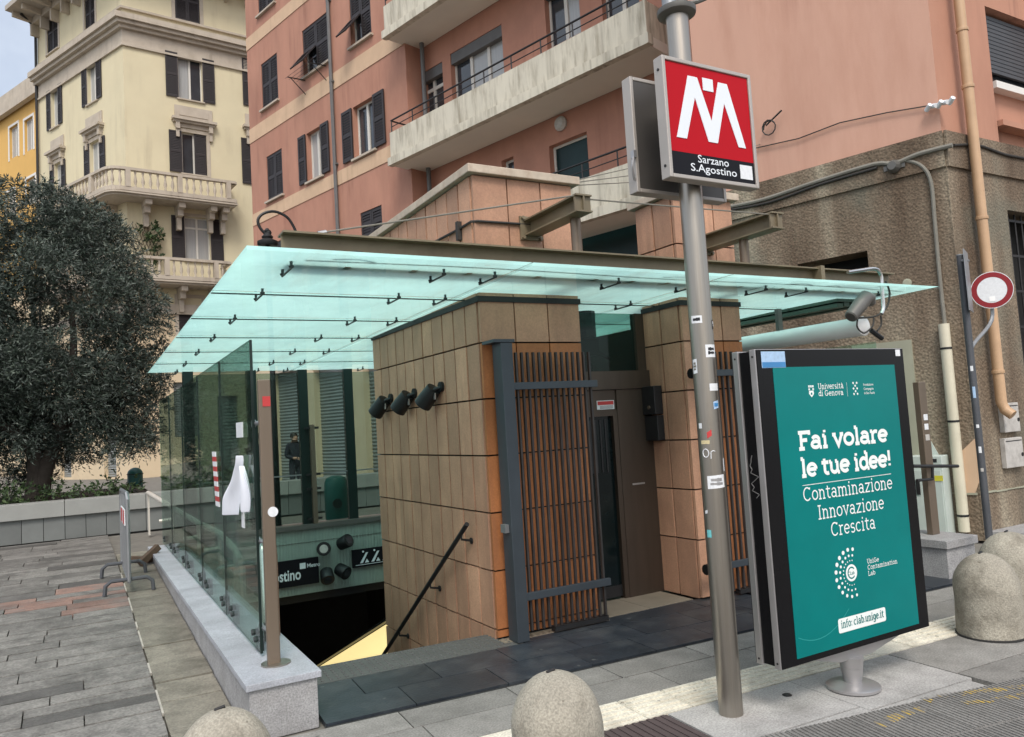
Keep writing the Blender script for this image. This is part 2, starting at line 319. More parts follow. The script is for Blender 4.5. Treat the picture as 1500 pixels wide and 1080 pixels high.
    glass_teal=glass_mat('teal_transom_glass', (0.50, 0.66, 0.62), .96, gloss=.01),
    frosted=frosted_mat('frosted_teal_glass', (0.55, 0.90, 0.85)), glass_face=glass_mat('clear_glass_face', (0.97, 1.0, 0.99), 1.0, gloss=0.0),
)

def tile_mat(name, col, dark):
    m = pm(name, col, .62, var=.16, scale=5, rnd=.17, stretch=(1, 1, .5), stain=dark, stain_scale=2.6, stain_amt=.55, bump=.15, bscale=40, speck=.10, speck_scale=60, streak=(.17, .095, .065), streak_amt=.5, streak_x=9.0)
    return m
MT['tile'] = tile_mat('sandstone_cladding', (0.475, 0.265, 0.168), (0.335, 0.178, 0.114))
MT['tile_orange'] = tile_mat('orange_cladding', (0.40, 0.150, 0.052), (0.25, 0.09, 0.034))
MT['tile_lit'] = tile_mat('lit_sandstone_cladding', (0.50, 0.315, 0.20), (0.41, 0.245, 0.15))  # unused copy of the tile with sky light above the canopy in its colour

def stone_base_mat():
    m, nt, N, L, b = new_mat('rough_cast_stone')
    geo = N.new("ShaderNodeNewGeometry")
    big = N.new("ShaderNodeTexNoise"); big.inputs['Scale'].default_value = 1.0; big.inputs['Detail'].default_value = 4; big.inputs['Roughness'].default_value = .5
    mp = N.new("ShaderNodeMapping"); mp.inputs['Scale'].default_value = (1.5, 1.5, .22); L.new(geo.outputs['Position'], mp.inputs['Vector']); L.new(mp.outputs[0], big.inputs['Vector'])
    fine = N.new("ShaderNodeTexVoronoi"); fine.inputs['Scale'].default_value = 26; L.new(geo.outputs['Position'], fine.inputs['Vector'])
    fn = N.new("ShaderNodeTexNoise"); fn.inputs['Scale'].default_value = 34; fn.inputs['Detail'].default_value = 6; fn.inputs['Roughness'].default_value = .72; L.new(geo.outputs['Position'], fn.inputs['Vector'])
    ramp = N.new("ShaderNodeValToRGB")
    e = ramp.color_ramp.elements
    e[0].position = .32; e[0].color = (0.098, 0.067, 0.043, 1); e[1].position = .66; e[1].color = (0.30, 0.260, 0.190, 1)
    k = e.new(.48); k.color = (0.175, 0.133, 0.092, 1)
    L.new(big.outputs['Fac'], ramp.inputs[0])
    r = N.new("ShaderNodeMapRange"); r.inputs[1].default_value = .32; r.inputs[2].default_value = .68; r.inputs[3].default_value = .55; r.inputs[4].default_value = 1.5
    L.new(fn.outputs['Fac'], r.inputs[0])
    sc = N.new("ShaderNodeVectorMath"); sc.operation = 'SCALE'; L.new(ramp.outputs[0], sc.inputs[0]); L.new(r.outputs[0], sc.inputs['Scale'])
    # green-grey algae patches
    al = N.new("ShaderNodeTexNoise"); al.inputs['Scale'].default_value = .8; al.inputs['Detail'].default_value = 5; L.new(geo.outputs['Position'], al.inputs['Vector'])
    ar = N.new("ShaderNodeMapRange"); ar.inputs[1].default_value = .52; ar.inputs[2].default_value = .68; ar.inputs[4].default_value = .65; L.new(al.outputs['Fac'], ar.inputs[0])
    mx = N.new("ShaderNodeMixRGB"); mx.inputs[2].default_value = (0.13, 0.13, 0.10, 1); L.new(ar.outputs[0], mx.inputs[0]); L.new(sc.outputs[0], mx.inputs[1])
    L.new(mx.outputs[0], b.inputs['Base Color']); b.inputs['Roughness'].default_value = .9
    bp = N.new("ShaderNodeBump"); bp.inputs['Strength'].default_value = .8; bp.inputs['Distance'].default_value = .012
    L.new(fine.outputs['Distance'], bp.inputs['Height']); L.new(bp.outputs[0], b.inputs['Normal'])
    return m
MT['stonebase'] = stone_base_mat()

def paint_patch_mat():
    """Worn yellow road paint: paint that has flaked off through a noise mask, asphalt below."""
    m, nt, N, L, b = new_mat('worn_yellow_road_paint')
    geo = N.new("ShaderNodeNewGeometry")
    n = N.new("ShaderNodeTexNoise"); n.inputs['Scale'].default_value = 9; n.inputs['Detail'].default_value = 6; n.inputs['Roughness'].default_value = .7
    L.new(geo.outputs['Position'], n.inputs['Vector'])
    r = N.new("ShaderNodeMapRange"); r.inputs[1].default_value = .45; r.inputs[2].default_value = .62; L.new(n.outputs['Fac'], r.inputs[0])
    mx = N.new("ShaderNodeMixRGB"); mx.inputs[1].default_value = (0.195, 0.187, 0.176, 1); mx.inputs[2].default_value = (0.55, 0.37, 0.06, 1)
    L.new(r.outputs[0], mx.inputs[0]); L.new(mx.outputs[0], b.inputs['Base Color']); b.inputs['Roughness'].default_value = .8
    return m
MT['yellow'] = paint_patch_mat()

# ------------------------------------------------------------------ building blocks
ORIGIN = {}
class MB:
    """Collects shapes (given in a frame's local axes, or in world axes) into one mesh."""
    def __init__(s, fr=None):
        s.M = fr.M if isinstance(fr, Frame) else (fr if fr is not None else Matrix.Identity(4))
        s.v = []; s.f = []; s.mi = []
    def add(s, vs, fs, mi=0):
        k = len(s.v)
        s.v += [s.M @ Vector(p) for p in vs]
        s.f += [tuple(i + k for i in f) for f in fs]
        s.mi += [mi] * len(fs)
    def box(s, x0, x1, y0, y1, z0, z1, mi=0):
        s.add([(x0, y0, z0), (x1, y0, z0), (x1, y1, z0), (x0, y1, z0), (x0, y0, z1), (x1, y0, z1), (x1, y1, z1), (x0, y1, z1)],
              [(3, 2, 1, 0), (4, 5, 6, 7), (0, 1, 5, 4), (1, 2, 6, 5), (2, 3, 7, 6), (3, 0, 4, 7)], mi)
    def quad(s, a, b, c, d, mi=0): s.add([a, b, c, d], [(0, 1, 2, 3)], mi)
    def prism(s, poly, y0, y1, mi=0):
        """poly of (u, z) extruded from y0 to y1 along n."""
        n = len(poly)
        s.add([(u, y0, z) for u, z in poly] + [(u, y1, z) for u, z in poly],
              [tuple(range(n)), tuple(range(2 * n - 1, n - 1, -1))] + [(i, i + n, (i + 1) % n + n, (i + 1) % n) for i in range(n)], mi)
    def slab(s, poly, z0, z1, mi=0):
        """poly of (x, y) extruded upwards."""
        n = len(poly)
        s.add([(x, y, z0) for x, y in poly] + [(x, y, z1) for x, y in poly],
              [tuple(range(n - 1, -1, -1)), tuple(range(n, 2 * n))] + [(i, (i + 1) % n, (i + 1) % n + n, i + n) for i in range(n)], mi)
    def tube(s, path, r, seg=10, caps=True, mi=0):
        P = [Vector(p) for p in path]; n = len(P)
        rr = r if isinstance(r, (list, tuple)) else [r] * n
        vs = []; up = None
        for i, p in enumerate(P):
            t = (P[min(i + 1, n - 1)] - P[max(i - 1, 0)]).normalized()
            if up is None: up = t.orthogonal().normalized()
            up = (up - t * up.dot(t)); up = up.normalized() if up.length > 1e-6 else t.orthogonal().normalized()
            w = t.cross(up)
            for k in range(seg):
                a = 2 * math.pi * k / seg
                vs.append(p + (up * math.cos(a) + w * math.sin(a)) * rr[i])
        fs = [(i * seg + k, i * seg + (k + 1) % seg, (i + 1) * seg + (k + 1) % seg, (i + 1) * seg + k) for i in range(n - 1) for k in range(seg)]
        if caps: fs += [tuple(range(seg - 1, -1, -1)), tuple(range((n - 1) * seg, n * seg))]
        s.add(vs, fs, mi)
    def lathe(s, prof, c=(0, 0, 0), seg=24, mi=0, axis='Z'):
        c = Vector(c); vs = []
        for r, z in prof:
            for k in range(seg):
                a = 2 * math.pi * k / seg
                q = Vector((r * math.cos(a), r * math.sin(a), z))
                if axis == 'Y': q = Vector((q.x, q.z, q.y))
                if axis == 'X': q = Vector((q.z, q.x, q.y))
                vs.append(c + q)
        n = len(prof)
        fs = [(i * seg + k, i * seg + (k + 1) % seg, (i + 1) * seg + (k + 1) % seg, (i + 1) * seg + k) for i in range(n - 1) for k in range(seg)]
        fs += [tuple(range(seg - 1, -1, -1)), tuple(range((n - 1) * seg, n * seg))]
        s.add(vs, fs, mi)
    def bar(s, a, b, w, h, mi=0, up=(0, 0, 1)):
        a, b = Vector(a), Vector(b); t = (b - a).normalized(); sd = t.cross(Vector(up))
        sd = sd.normalized() if sd.length > 1e-5 else t.orthogonal().normalized()
        u = sd.cross(t).normalized()
        vs = [p + sd * (w / 2 * i) + u * (h / 2 * j) for p in (a, b) for i, j in ((-1, -1), (1, -1), (1, 1), (-1, 1))]
        s.add(vs, [(3, 2, 1, 0), (4, 5, 6, 7), (0, 1, 5, 4), (1, 2, 6, 5), (2, 3, 7, 6), (3, 0, 4, 7)], mi)
    def build(s, name, mat, parent=None, smooth=False, bevel=0.0, loc=None):
        me = bpy.data.meshes.new(name)
        if parent is not None: o0 = ORIGIN[parent]
        elif loc is not None: o0 = Vector(loc)
        else:
            xs = [p.x for p in s.v]; ys = [p.y for p in s.v]
            o0 = Vector(((min(xs) + max(xs)) / 2, (min(ys) + max(ys)) / 2, min(p.z for p in s.v)))
        me.from_pydata([p - o0 for p in s.v], [], s.f)
        for m in (mat if isinstance(mat, (list, tuple)) else [mat]): me.materials.append(m)
        if isinstance(mat, (list, tuple)) and len(mat) > 1: me.polygons.foreach_set('material_index', s.mi)
        bm = bmesh.new(); bm.from_mesh(me); bmesh.ops.recalc_face_normals(bm, faces=bm.faces); bm.to_mesh(me); bm.free()
        if smooth:
            me.polygons.foreach_set('use_smooth', [True] * len(me.polygons))
            me.set_sharp_from_angle(angle=R(40))
        me.update()
        ob = bpy.data.objects.new(name, me); COL.objects.link(ob)
        if parent is not None: ob.parent = parent
        else: ob.location = o0
        ORIGIN[ob] = o0
        if bevel:
            bv = ob.modifiers.new('edge', 'BEVEL'); bv.width = bevel; bv.segments = 2; bv.limit_method = 'ANGLE'; bv.angle_limit = R(40)
        return ob

def tag(o, label=None, cat=None, group=None, kind=None):
    if label: o['label'] = label
    if cat: o['category'] = cat
    if group: o['group'] = group
    if kind: o['kind'] = kind
    return o
def thing(name, label, cat, loc, group=None):
    o = bpy.data.objects.new(name, None); o.empty_display_size = .2; COL.objects.link(o); o.location = loc
    ORIGIN[o] = Vector(loc)
    return tag(o, label, cat, group)
def copy_tree(o, parent=None):
    c = o.copy(); COL.objects.link(c)
    if parent is not None: c.parent = parent
    ORIGIN[c] = ORIGIN[o]
    for ch in list(o.children): copy_tree(ch, c)
    return c
def arc_pts(cx, cy, rx, ry, a0, a1, n=10):
    return [(cx + rx * math.cos(R(a0 + (a1 - a0) * i / n)), cy + ry * math.sin(R(a0 + (a1 - a0) * i / n))) for i in range(n + 1)]
def smooth_path(pts, n=6):
    P = [Vector(p) for p in pts]; out = []
    for i in range(len(P) - 1):
        p0, p1, p2, p3 = P[max(i - 1, 0)], P[i], P[i + 1], P[min(i + 2, len(P) - 1)]
        for k in range(n):
            t = k / n
            out.append(.5 * ((2 * p1) + (p2 - p0) * t + (2 * p0 - 5 * p1 + 4 * p2 - p3) * t * t + (3 * p1 - p0 - 3 * p2 + p3) * t ** 3))
    out.append(P[-1]); return out

# ------------------------------------------------------------------ lettering
def slab_glyph(ch):
    """strokes of a slab-serif letter, x-height 1; returns (strokes, width)."""
    A = arc_pts; S = []; w = 1.0
    def foot(x, y=0.0, l=.2, r=.2): S.append([(x - l, y + (.0 if y > .5 else .0)), (x + r, y)])
    if ch == 'a': S += [[(.76, 0.02), (.76, .68)], A(.46, .68, .30, .30, 0, 160, 8), A(.43, .29, .33, .27, 0, 360, 16)]; foot(.84, 0, .08, .12)
    elif ch == 'à': S += slab_glyph('a')[0] + [[(.30, 1.45), (.60, 1.2)]]
    elif ch == 'b': S += [[(.18, 0), (.18, 1.5)], A(.52, .5, .36, .48, -180, 180, 18)]; foot(.1, 1.5, .12, .08)
    elif ch == 'c': S += [A(.5, .5, .40, .48, 45, 315, 14)]; w = .92
    elif ch == 'd': S += [[(.80, 0), (.80, 1.5)], A(.46, .5, .36, .48, 0, 360, 18)]; foot(.88, 0, .08, .14); foot(.72, 1.5, .14, .08)
    elif ch == 'e': S += [A(.5, .5, .40, .48, 0, 318, 16), [(.12, .52), (.90, .52)]]
    elif ch == 'f': S += [[(.28, 0), (.28, 1.1)], A(.55, 1.15, .27, .33, 180, 60, 8), [(.02, .98), (.62, .98)]]; foot(.28); w = .66
    elif ch == 'g': S += [A(.46, .5, .36, .46, 0, 360, 18), [(.82, .98), (.82, -.15)], A(.46, -.12, .36, .36, 0, -150, 8)]
    elif ch == 'h': S += [[(.2, 0), (.2, 1.5)], A(.5, .62, .30, .36, 180, 0, 8), [(.8, .62), (.8, 0)]]; foot(.2); foot(.8); w = 1.05
    elif ch == 'i': S += [[(.28, 0), (.28, 1)], [(.28, 1.28), (.28, 1.50)]]; foot(.28); foot(.2, 1, .14, .08); w = .56
    elif ch == 'l': S += [[(.28, 0), (.28, 1.5)]]; foot(.28); foot(.2, 1.5, .14, .08); w = .56
    elif ch == 'm': S += [[(.2, 0), (.2, 1)], A(.48, .65, .28, .33, 180, 0, 8), [(.76, .65), (.76, 0)], A(1.04, .65, .28, .33, 180, 0, 8), [(1.32, .65), (1.32, 0)]]; foot(.2); foot(.76, 0, .15, .15); foot(1.32); foot(.14, 1, .12, .06); w = 1.55
    elif ch == 'n': S += [[(.2, 0), (.2, 1)], A(.5, .62, .30, .36, 180, 0, 8), [(.8, .62), (.8, 0)]]; foot(.2); foot(.8); foot(.14, 1, .12, .06); w = 1.05
    elif ch == 'o': S += [A(.5, .5, .40, .48, 0, 360, 20)]
    elif ch == 'r': S += [[(.24, 0), (.24, 1)], A(.56, .62, .32, .36, 180, 60, 7)]; foot(.24, 0, .2, .24); foot(.16, 1, .14, .08); w = .76
    elif ch == 's': S += [A(.42, .73, .28, .25, 30, 230, 8) + [(.42, .5)] + A(.42, .26, .30, .26, 60, -150, 9)]; w = .84
    elif ch == 't': S += [[(.30, 1.32), (.30, .32)] + A(.55, .27, .25, .27, 180, 300, 6), [(.02, .98), (.68, .98)]]; w = .74
    elif ch == 'u': S += [[(.2, 1), (.2, .38)] + A(.5, .38, .30, .36, 180, 360, 8) + [(.8, 1)], [(.8, .5), (.8, 0)]]; foot(.88, 0, .08, .12); foot(.12, 1, .12, .08); foot(.72, 1, .12, .08); w = 1.05
    elif ch == 'v': S += [[(.14, 1), (.50, .02), (.86, 1)]]; foot(.14, 1, .15, .17); foot(.86, 1, .17, .15)
    elif ch == 'z': S += [[(.1, .98), (.82, .98), (.12, .02), (.84, .02)]]; w = .92
    elif ch == 'F': S += [[(.24, 0), (.24, 1.42)], [(.02, 1.42), (.96, 1.42), (.96, 1.18)], [(.24, .74), (.76, .74)]]; foot(.24, 0, .22, .26); w = 1.05
    elif ch == 'C': S += [A(.66, .71, .54, .69, 42, 318, 16), [(1.06, 1.18), (1.08, 1.40)]]; w = 1.25
    elif ch == 'I': S += [[(.3, 0), (.3, 1.42)]]; foot(.3, 0, .24, .24); foot(.3, 1.42, .24, .24); w = .62
    elif ch == 'U': S += [[(.22, 1.42), (.22, .5)] + A(.62, .5, .40, .48, 180, 360, 8) + [(1.02, 1.42)]]; foot(.22, 1.42); foot(1.02, 1.42); w = 1.25
    elif ch == 'G': S += [A(.66, .71, .54, .69, 42, 340, 16), [(.72, .62), (1.18, .62), (1.18, .2)]]; w = 1.35
    elif ch == 'L': S += [[(.24, 0), (.24, 1.42)], [(.02, 0.0), (.94, 0.0), (.94, .3)]]; foot(.24, 1.42); w = 1.0
    elif ch == '!': S += [[(.2, .45), (.2, 1.45)], [(.2, 0.0), (.2, .2)]]; w = .42
    elif ch == '.': S += [[(.16, 0), (.16, .18)]]; w = .36
    elif ch == ':': S += [[(.16, 0), (.16, .18)], [(.16, .75), (.16, .93)]]; w = .36
    else: w = .42
    return S, w

def ribbon(mb, pts, w, to3, k):
    P = [Vector((p[0], p[1])) for p in pts]
    closed = (P[0] - P[-1]).length < 1e-4 and len(P) > 3
    if closed: P = P[:-1]
    n = len(P); L = []; Rr = []
    for i in range(n):
        if closed: a, b = P[i - 1], P[(i + 1) % n]
        else: a, b = P[max(i - 1, 0)], P[min(i + 1, n - 1)]
        t1 = (P[i] - a).normalized() if (P[i] - a).length > 1e-6 else None
        t2 = (b - P[i]).normalized() if (b - P[i]).length > 1e-6 else None
        t1 = t1 or t2; t2 = t2 or t1
        t = (t1 + t2); t = t.normalized() if t.length > 1e-3 else t1
        nn = Vector((-t.y, t.x)); c = max(.45, nn.dot(Vector((-t1.y, t1.x))))
        L.append(P[i] + nn * (w / 2 / c)); Rr.append(P[i] - nn * (w / 2 / c))
    vs = [to3(p.x, p.y, k) for p in L] + [to3(p.x, p.y, k) for p in Rr]
    m = n if closed else n - 1
    mb.add(vs, [(i, (i + 1) % n, (i + 1) % n + n, i + n) for i in range(m)])

def slab_text(mb, txt, uc, v0, xh, weight, place, track=.06, width=None, align='C'):
    """place(u, v, k) -> 3D; v up; text baseline at v0; xh the x-height; fitted to width."""
    glyphs = [slab_glyph(c) for c in txt]
    tot = sum(g[1] + track for g in glyphs) - track
    sx = (width / tot) if width else xh
    u = uc - tot * sx / 2 if align == 'C' else uc
    k = 0
    for S, w in glyphs:
        for st in S:
            # keep stroke weight even although x and y scale differ: scale points first
            pts = [(u + p[0] * sx, v0 + p[1] * xh) for p in st]
            ribbon(mb, pts, weight * xh, lambda a, b, kk: place(a, b, kk), k); k += 1
        u += (w + track) * sx

def plain_text(name, txt, M, size, mat, parent, align='CENTER', bold=0.0, width=None):
    c = bpy.data.curves.new(name, 'FONT'); c.body = txt; c.size = size; c.align_x = align; c.offset = bold; c.resolution_u = 3
    t = bpy.data.objects.new(name, c); COL.objects.link(t)
    bpy.context.view_layer.update()
    dg = bpy.context.evaluated_depsgraph_get()
    me = bpy.data.meshes.new_from_object(t.evaluated_get(dg))
    if width:
        w = max(v.co.x for v in me.vertices) - min(v.co.x for v in me.vertices)
        me.transform(Matrix.Diagonal((width / w, 1, 1, 1)))
    bpy.data.objects.remove(t)
    me.transform(Matrix.Translation(-ORIGIN[parent]) @ M)
    me.name = name
    me.materials.clear(); me.materials.append(mat)
    o = bpy.data.objects.new(name, me); COL.objects.link(o); o.parent = parent; ORIGIN[o] = ORIGIN[parent]
    return o
def text_matrix(p, right, up):
    r_, u_ = Vector(right).normalized(), Vector(up).normalized(); n_ = r_.cross(u_)
    M = Matrix.Identity(4)
    for i in range(3): M[i][0] = r_[i]; M[i][1] = u_[i]; M[i][2] = n_[i]; M[i][3] = p[i]
    return M

# ================================================================== GROUND
def plaza_h(y): return max(0.0, min(0.245, 0.0355 * (y - 4.5)))

g = MB()
XB = [-160, -40, -12, -4, 0.95, 1.17, 2.75, 4.6, 7.2, 12, 40, 160]
YB = [-60, -10, 0, 4.46, 5.5, 5.7, 7.7, 10.4, 11.4, 14, 30, 200]
def gz(x, y, side_x, side_y):
    if side_x < 0.95 and side_y > 4.4: return plaza_h(y) - 0.035
    if side_y > 10.4: return plaza_h(14) - 0.035
    return -0.035
for i in range(len(XB) - 1):
    for j in range(len(YB) - 1):
        xm, ym = (XB[i] + XB[i + 1]) / 2, (YB[j] + YB[j + 1]) / 2
        if 1.17 < xm < 2.75 and 5.5 < ym < 10.4: continue
        if 2.75 < xm < 4.6 and 7.7 < ym < 10.4: continue
        q = [(XB[i], YB[j]), (XB[i + 1], YB[j]), (XB[i + 1], YB[j + 1]), (XB[i], YB[j + 1])]
        g.add([(x, y, gz(x, y, xm, ym)) for x, y in q], [(0, 1, 2, 3)])
ground = tag(g.build('ground', MT['ground'], loc=(0, 0, 0)), kind='structure')

def sheet_part(name, mat, fr_pts, top, thick=0.03, parent=None):
    mb = MB(); n = len(fr_pts)
    tz = [top(p[0], p[1]) if callable(top) else top for p in fr_pts]
    mb.add([(p[0], p[1], z - thick) for p, z in zip(fr_pts, tz)] + [(p[0], p[1], z) for p, z in zip(fr_pts, tz)],
           [tuple(range(n - 1, -1, -1)), tuple(range(n, 2 * n))] + [(i, (i + 1) % n, (i + 1) % n + n, i + n) for i in range(n)])
    return mb.build(name, mat, parent)

# plaza: long grey stones in rows, a border strip of mossy stones along the low wall
plaza = thing('plaza', None, None, (0, 8, 0)); plaza['kind'] = 'structure'
rs = random.Random(3)
far_mb = MB()
def paver(x0, x1, y0, y1, mat, far=False):
    dz = rs.uniform(-.004, .004); gp = .0025
    pts = [(x0 + gp + rs.uniform(0, .003), y0 + gp + rs.uniform(0, .007)), (x1 - gp - rs.uniform(0, .003), y0 + gp + rs.uniform(0, .007)),
           (x1 - gp - rs.uniform(0, .003), y1 - gp - rs.uniform(0, .007)), (x0 + gp + rs.uniform(0, .003), y1 - gp - rs.uniform(0, .007))]
    if far:
        vs = [(p[0], p[1], plaza_h(p[1]) + dz) for p in pts] + [(p[0], p[1], plaza_h(p[1]) - .034) for p in pts]
        far_mb.add(vs, [(0, 1, 2, 3), (0, 1, 5, 4), (1, 2, 6, 5), (2, 3, 7, 6), (3, 0, 4, 7)])
    else:
        sheet_part('paving_stone', mat, pts, lambda x, y: plaza_h(y) + dz, .034, plaza)
y = 3.95; k = 0
while y < 13.85:
    d = rs.choice((.16, .18, .20, .24)) if y < 9 else rs.choice((.24, .30))
    x = .42
    while x > -4.6:
        l = rs.uniform(.38, .95) if y < 9 else rs.uniform(.5, 1.1)
        far = x - l < -1.5 or (x < -1.0 and y < 8)
        red = 8.0 < y < 9.6 and -.75 < x < .45 and rs.random() < .5
        paver(max(x - l, -5), x, y, y + d, MT['paver_red' if red else ('paver_dark' if rs.random() < .10 else 'paver')], far)
        x -= l
    y += d
y = 3.95
while y < 11.2:
    d = rs.uniform(.34, .62)
    paver(.425, .788, y, y + d, MT['paver_edge'])
    y += d
mm = MB(); yy = 4.0
while yy < 9.5:
    l = rs.uniform(.2, .7); z = plaza_h(yy); z2 = plaza_h(yy + l)
    mm.add([(.418, yy, z + .001), (.430, yy, z + .001), (.430, yy + l, z2 + .001), (.418, yy + l, z2 + .001), (.418, yy, z - .02), (.430, yy, z - .02), (.430, yy + l, z2 - .02), (.418, yy + l, z2 - .02)], [(0, 1, 2, 3), (0, 1, 5, 4), (1, 2, 6, 5), (2, 3, 7, 6), (3, 0, 4, 7)])
    yy += l + rs.uniform(.1, .5)
tag(mm.build('mortar_line', MT['mortar'], plaza), kind='stuff')
tag(far_mb.build('paving_stone', MT['paver'], plaza), kind='stuff')

# street side: everything follows the kerb line, turned 3.4 degrees
KU = Vector((math.cos(R(-3.4)), math.sin(R(-3.4)), 0)); KV = Vector((-KU.y, KU.x, 0)); K0 = Vector((1.18, 4.415, 0))
def kp(u, v): q = K0 + KU * u + KV * v; return (q.x, q.y)
def krect(u0, u1, v0, v1, gp=.004): return [kp(u0 + gp, v0 + gp), kp(u1 - gp, v0 + gp), kp(u1 - gp, v1 - gp), kp(u0 + gp, v1 - gp)]
side = thing('pavement', None, None, (3, 3.5, 0)); side['kind'] = 'structure'
def slab(name, mat, u0, u1, v0, v1, z=0.0, gp=.004): return sheet_part(name, mat, krect(u0, u1, v0, v1, gp), z + rs.uniform(-.0015, .0015), .033, side)
# drain slot along the station floor, then two rows of big slabs
sheet_part('drain_channel', MT['drain'], krect(0, 12, -.052, -.004), -.012, .02, side)
for v0, v1, off in ((-.335, -.056, 0), (-.655, -.337, .3)):
    u = -2.6 + off
    while u < 9:
        l = rs.uniform(.62, .82)
        slab('paving_slab', MT['sidewalk'], u, u + l, v0, v1); u += l
# cream tactile guide path with raised ribs
for u in [i * .30 for i in range(-4, 22)]:
    for v0 in (-.955,):
        t = slab('tactile_tile', MT['tactile'], u, u + .30, v0, v0 + .298, 0.002, .002)
        if 1.0 < u < 3.1 or u > 3.4:
            rb = MB()
            for q in range(5):
                vv = v0 + .035 + q * .057
                p = krect(u + .01, u + .29, vv, vv + .028, 0)
                rb.slab(p, 0.0005, .0075)
            rb.build('rib', MT['tactile'], t)
# pale concrete apron under the metro sign and the advertising panel
for u0, u1, v0, v1 in ((-2.5, .95, -1.7, -.96), (1.62, 2.5, -1.46, -.96), (2.5, 3.35, -1.52, -.96), (2.5, 3.3, -1.9, -1.525), (1.62, 2.5, -1.9, -1.465)):
    slab('concrete_slab', MT['concrete'], u0, u1, v0, v1)
slab('concrete_slab', MT['sidewalk'], 3.355, 7.5, -1.42, -.96)
slab('concrete_slab', MT['sidewalk'], 3.355, 7.5, -2.4, -1.425)
# maroon ribbed plate beside the middle bollard
mp_ = slab('ribbed_plate', MT['maroon_plate'], .955, 1.615, -1.5, -.96)
rb = MB()
for q in range(14): rb.slab(krect(.97 + q * .046, .99 + q * .046, -1.49, -.97, 0), -.002, .006)
rb.build('rib', MT['maroon_plate'], mp_)
# dark ribbed plates at the crossing, with worn yellow paint
PU = (Vector((4.514, 2.534, 0)) - Vector((3.022, 2.809, 0))).normalized(); PV = Vector((-PU.y, PU.x, 0)); P0 = Vector((3.022, 2.812, 0))
def pp(u, v): q = P0 + PU * u + PV * v; return (q.x, q.y)
for iu in range(-4, 6):
    for iv in range(3):
        u0, v1 = iu * .4, -iv * .4 + .008
        pts = [pp(u0 + .004, v1 - .396), pp(u0 + .396, v1 - .396), pp(u0 + .396, v1), pp(u0 + .004, v1)]
        pl = sheet_part('ribbed_plate', MT['ribbed'], pts, .006, .03, side)
        rb = MB()
        for q in range(14):
            uu = u0 + .012 + q * .0275
            rb.slab([pp(uu, v1 - .39), pp(uu + .013, v1 - .39), pp(uu + .013, v1 - .006), pp(uu, v1 - .006)], .0055, .0115)
        rb.build('rib', MT['ribbed'], pl)
ym = MB()
for q in range(44):
    uu = .445 + q * .0275
    if uu < 1.52:
        for row in range(3):
            w0 = -.03 - row * .085 - .05 * math.sin(uu * 5 + row); w1 = w0 - rs.uniform(.04, .075)
            if rs.random() < .18 or row == 2 or (row == 0 and uu < .85) or (row == 1 and .8 < uu < 1.0): continue
            ym.slab([pp(uu + .001, w1), pp(uu + .0125, w1), pp(uu + .0125, w0), pp(uu + .001, w0)], .0117, .0135)
ym.build('worn_yellow_marking', MT['yellow'], side)

# dark slate station floor
floor = thing('station_floor', None, None, (3, 4.8, 0)); floor['kind'] = 'structure'
def fslab(name, mat, u0, u1, v0, v1, gp=.003): return sheet_part(name, mat, krect(u0, u1, v0, v1, gp), rs.uniform(-.001, .001), .033, floor)
for r_i, (v0, v1) in enumerate(((0, .36), (.36, .72))):
    u = .0 - (.25 if r_i else 0)
    while u < 6.2:
        l = rs.uniform(.5, .62); a = max(u, 0.005)
        fslab('slate_slab', MT['slate'], a, u + l, v0, v1); u += l
for u0 in (1.62, 2.2, 2.75, 3.3, 3.9, 4.5, 5.1): fslab('slate_slab', MT['slate'], u0, u0 + (.58 if u0 < 2 else .55), .723, 1.02 if u0 < 2.4 else .98)
st = fslab('stud_strip', MT['slate_bump'], .005, 1.61, .725, 1.12)
sb = MB()
for a in range(30):
    for b_ in range(7):
        c = K0 + KU * (.05 + a * .053) + KV * (.77 + b_ * .052)
        sb.lathe([(.013, -.002), (.011, .004), (.006, .0055)], (c.x, c.y, 0), 6)
sb.build('stud', MT['slate_bump'], st)
for x0 in (3.68, 4.15): 
    sheet_part('threshold_slab', MT['beige_slab'], [(x0, 5.2), (x0 + .465, 5.2), (x0 + .465, 5.66), (x0, 5.66)], .003, .03, floor)
sheet_part('threshold_slab', MT['beige_slab'], [(2.72, 5.13), (3.675, 5.13), (3.675, 5.235), (2.72, 5.235)], .0025, .03, floor)
for x0 in (5.4, 6.05): sheet_part('slate_slab', MT['slate'], [(x0, 5.02), (x0 + .645, 5.02), (x0 + .645, 7.5), (x0, 7.5)], .001, .03, floor)

# ================================================================== BUILDINGS
CORNER = Vector((8.761, 5.056, 0))
DU = Vector((-.261, .965, 0)).normalized(); DN = Vector((-DU.y, DU.x, 0)) 
if DN.dot(EYE - CORNER) < 0: DN = -DN
FS = Frame(CORNER, DU, DN)              # salmon wall and the rough base below it
FP = FS.off(-2.5)                       # terracotta block with the shutters
FR = FP.off(-.55)                       # back of the loggia
FB = FP.off(.55)                        # front of the balconies
FW = Frame(CORNER, (1, 0, 0), (0, -1, 0))

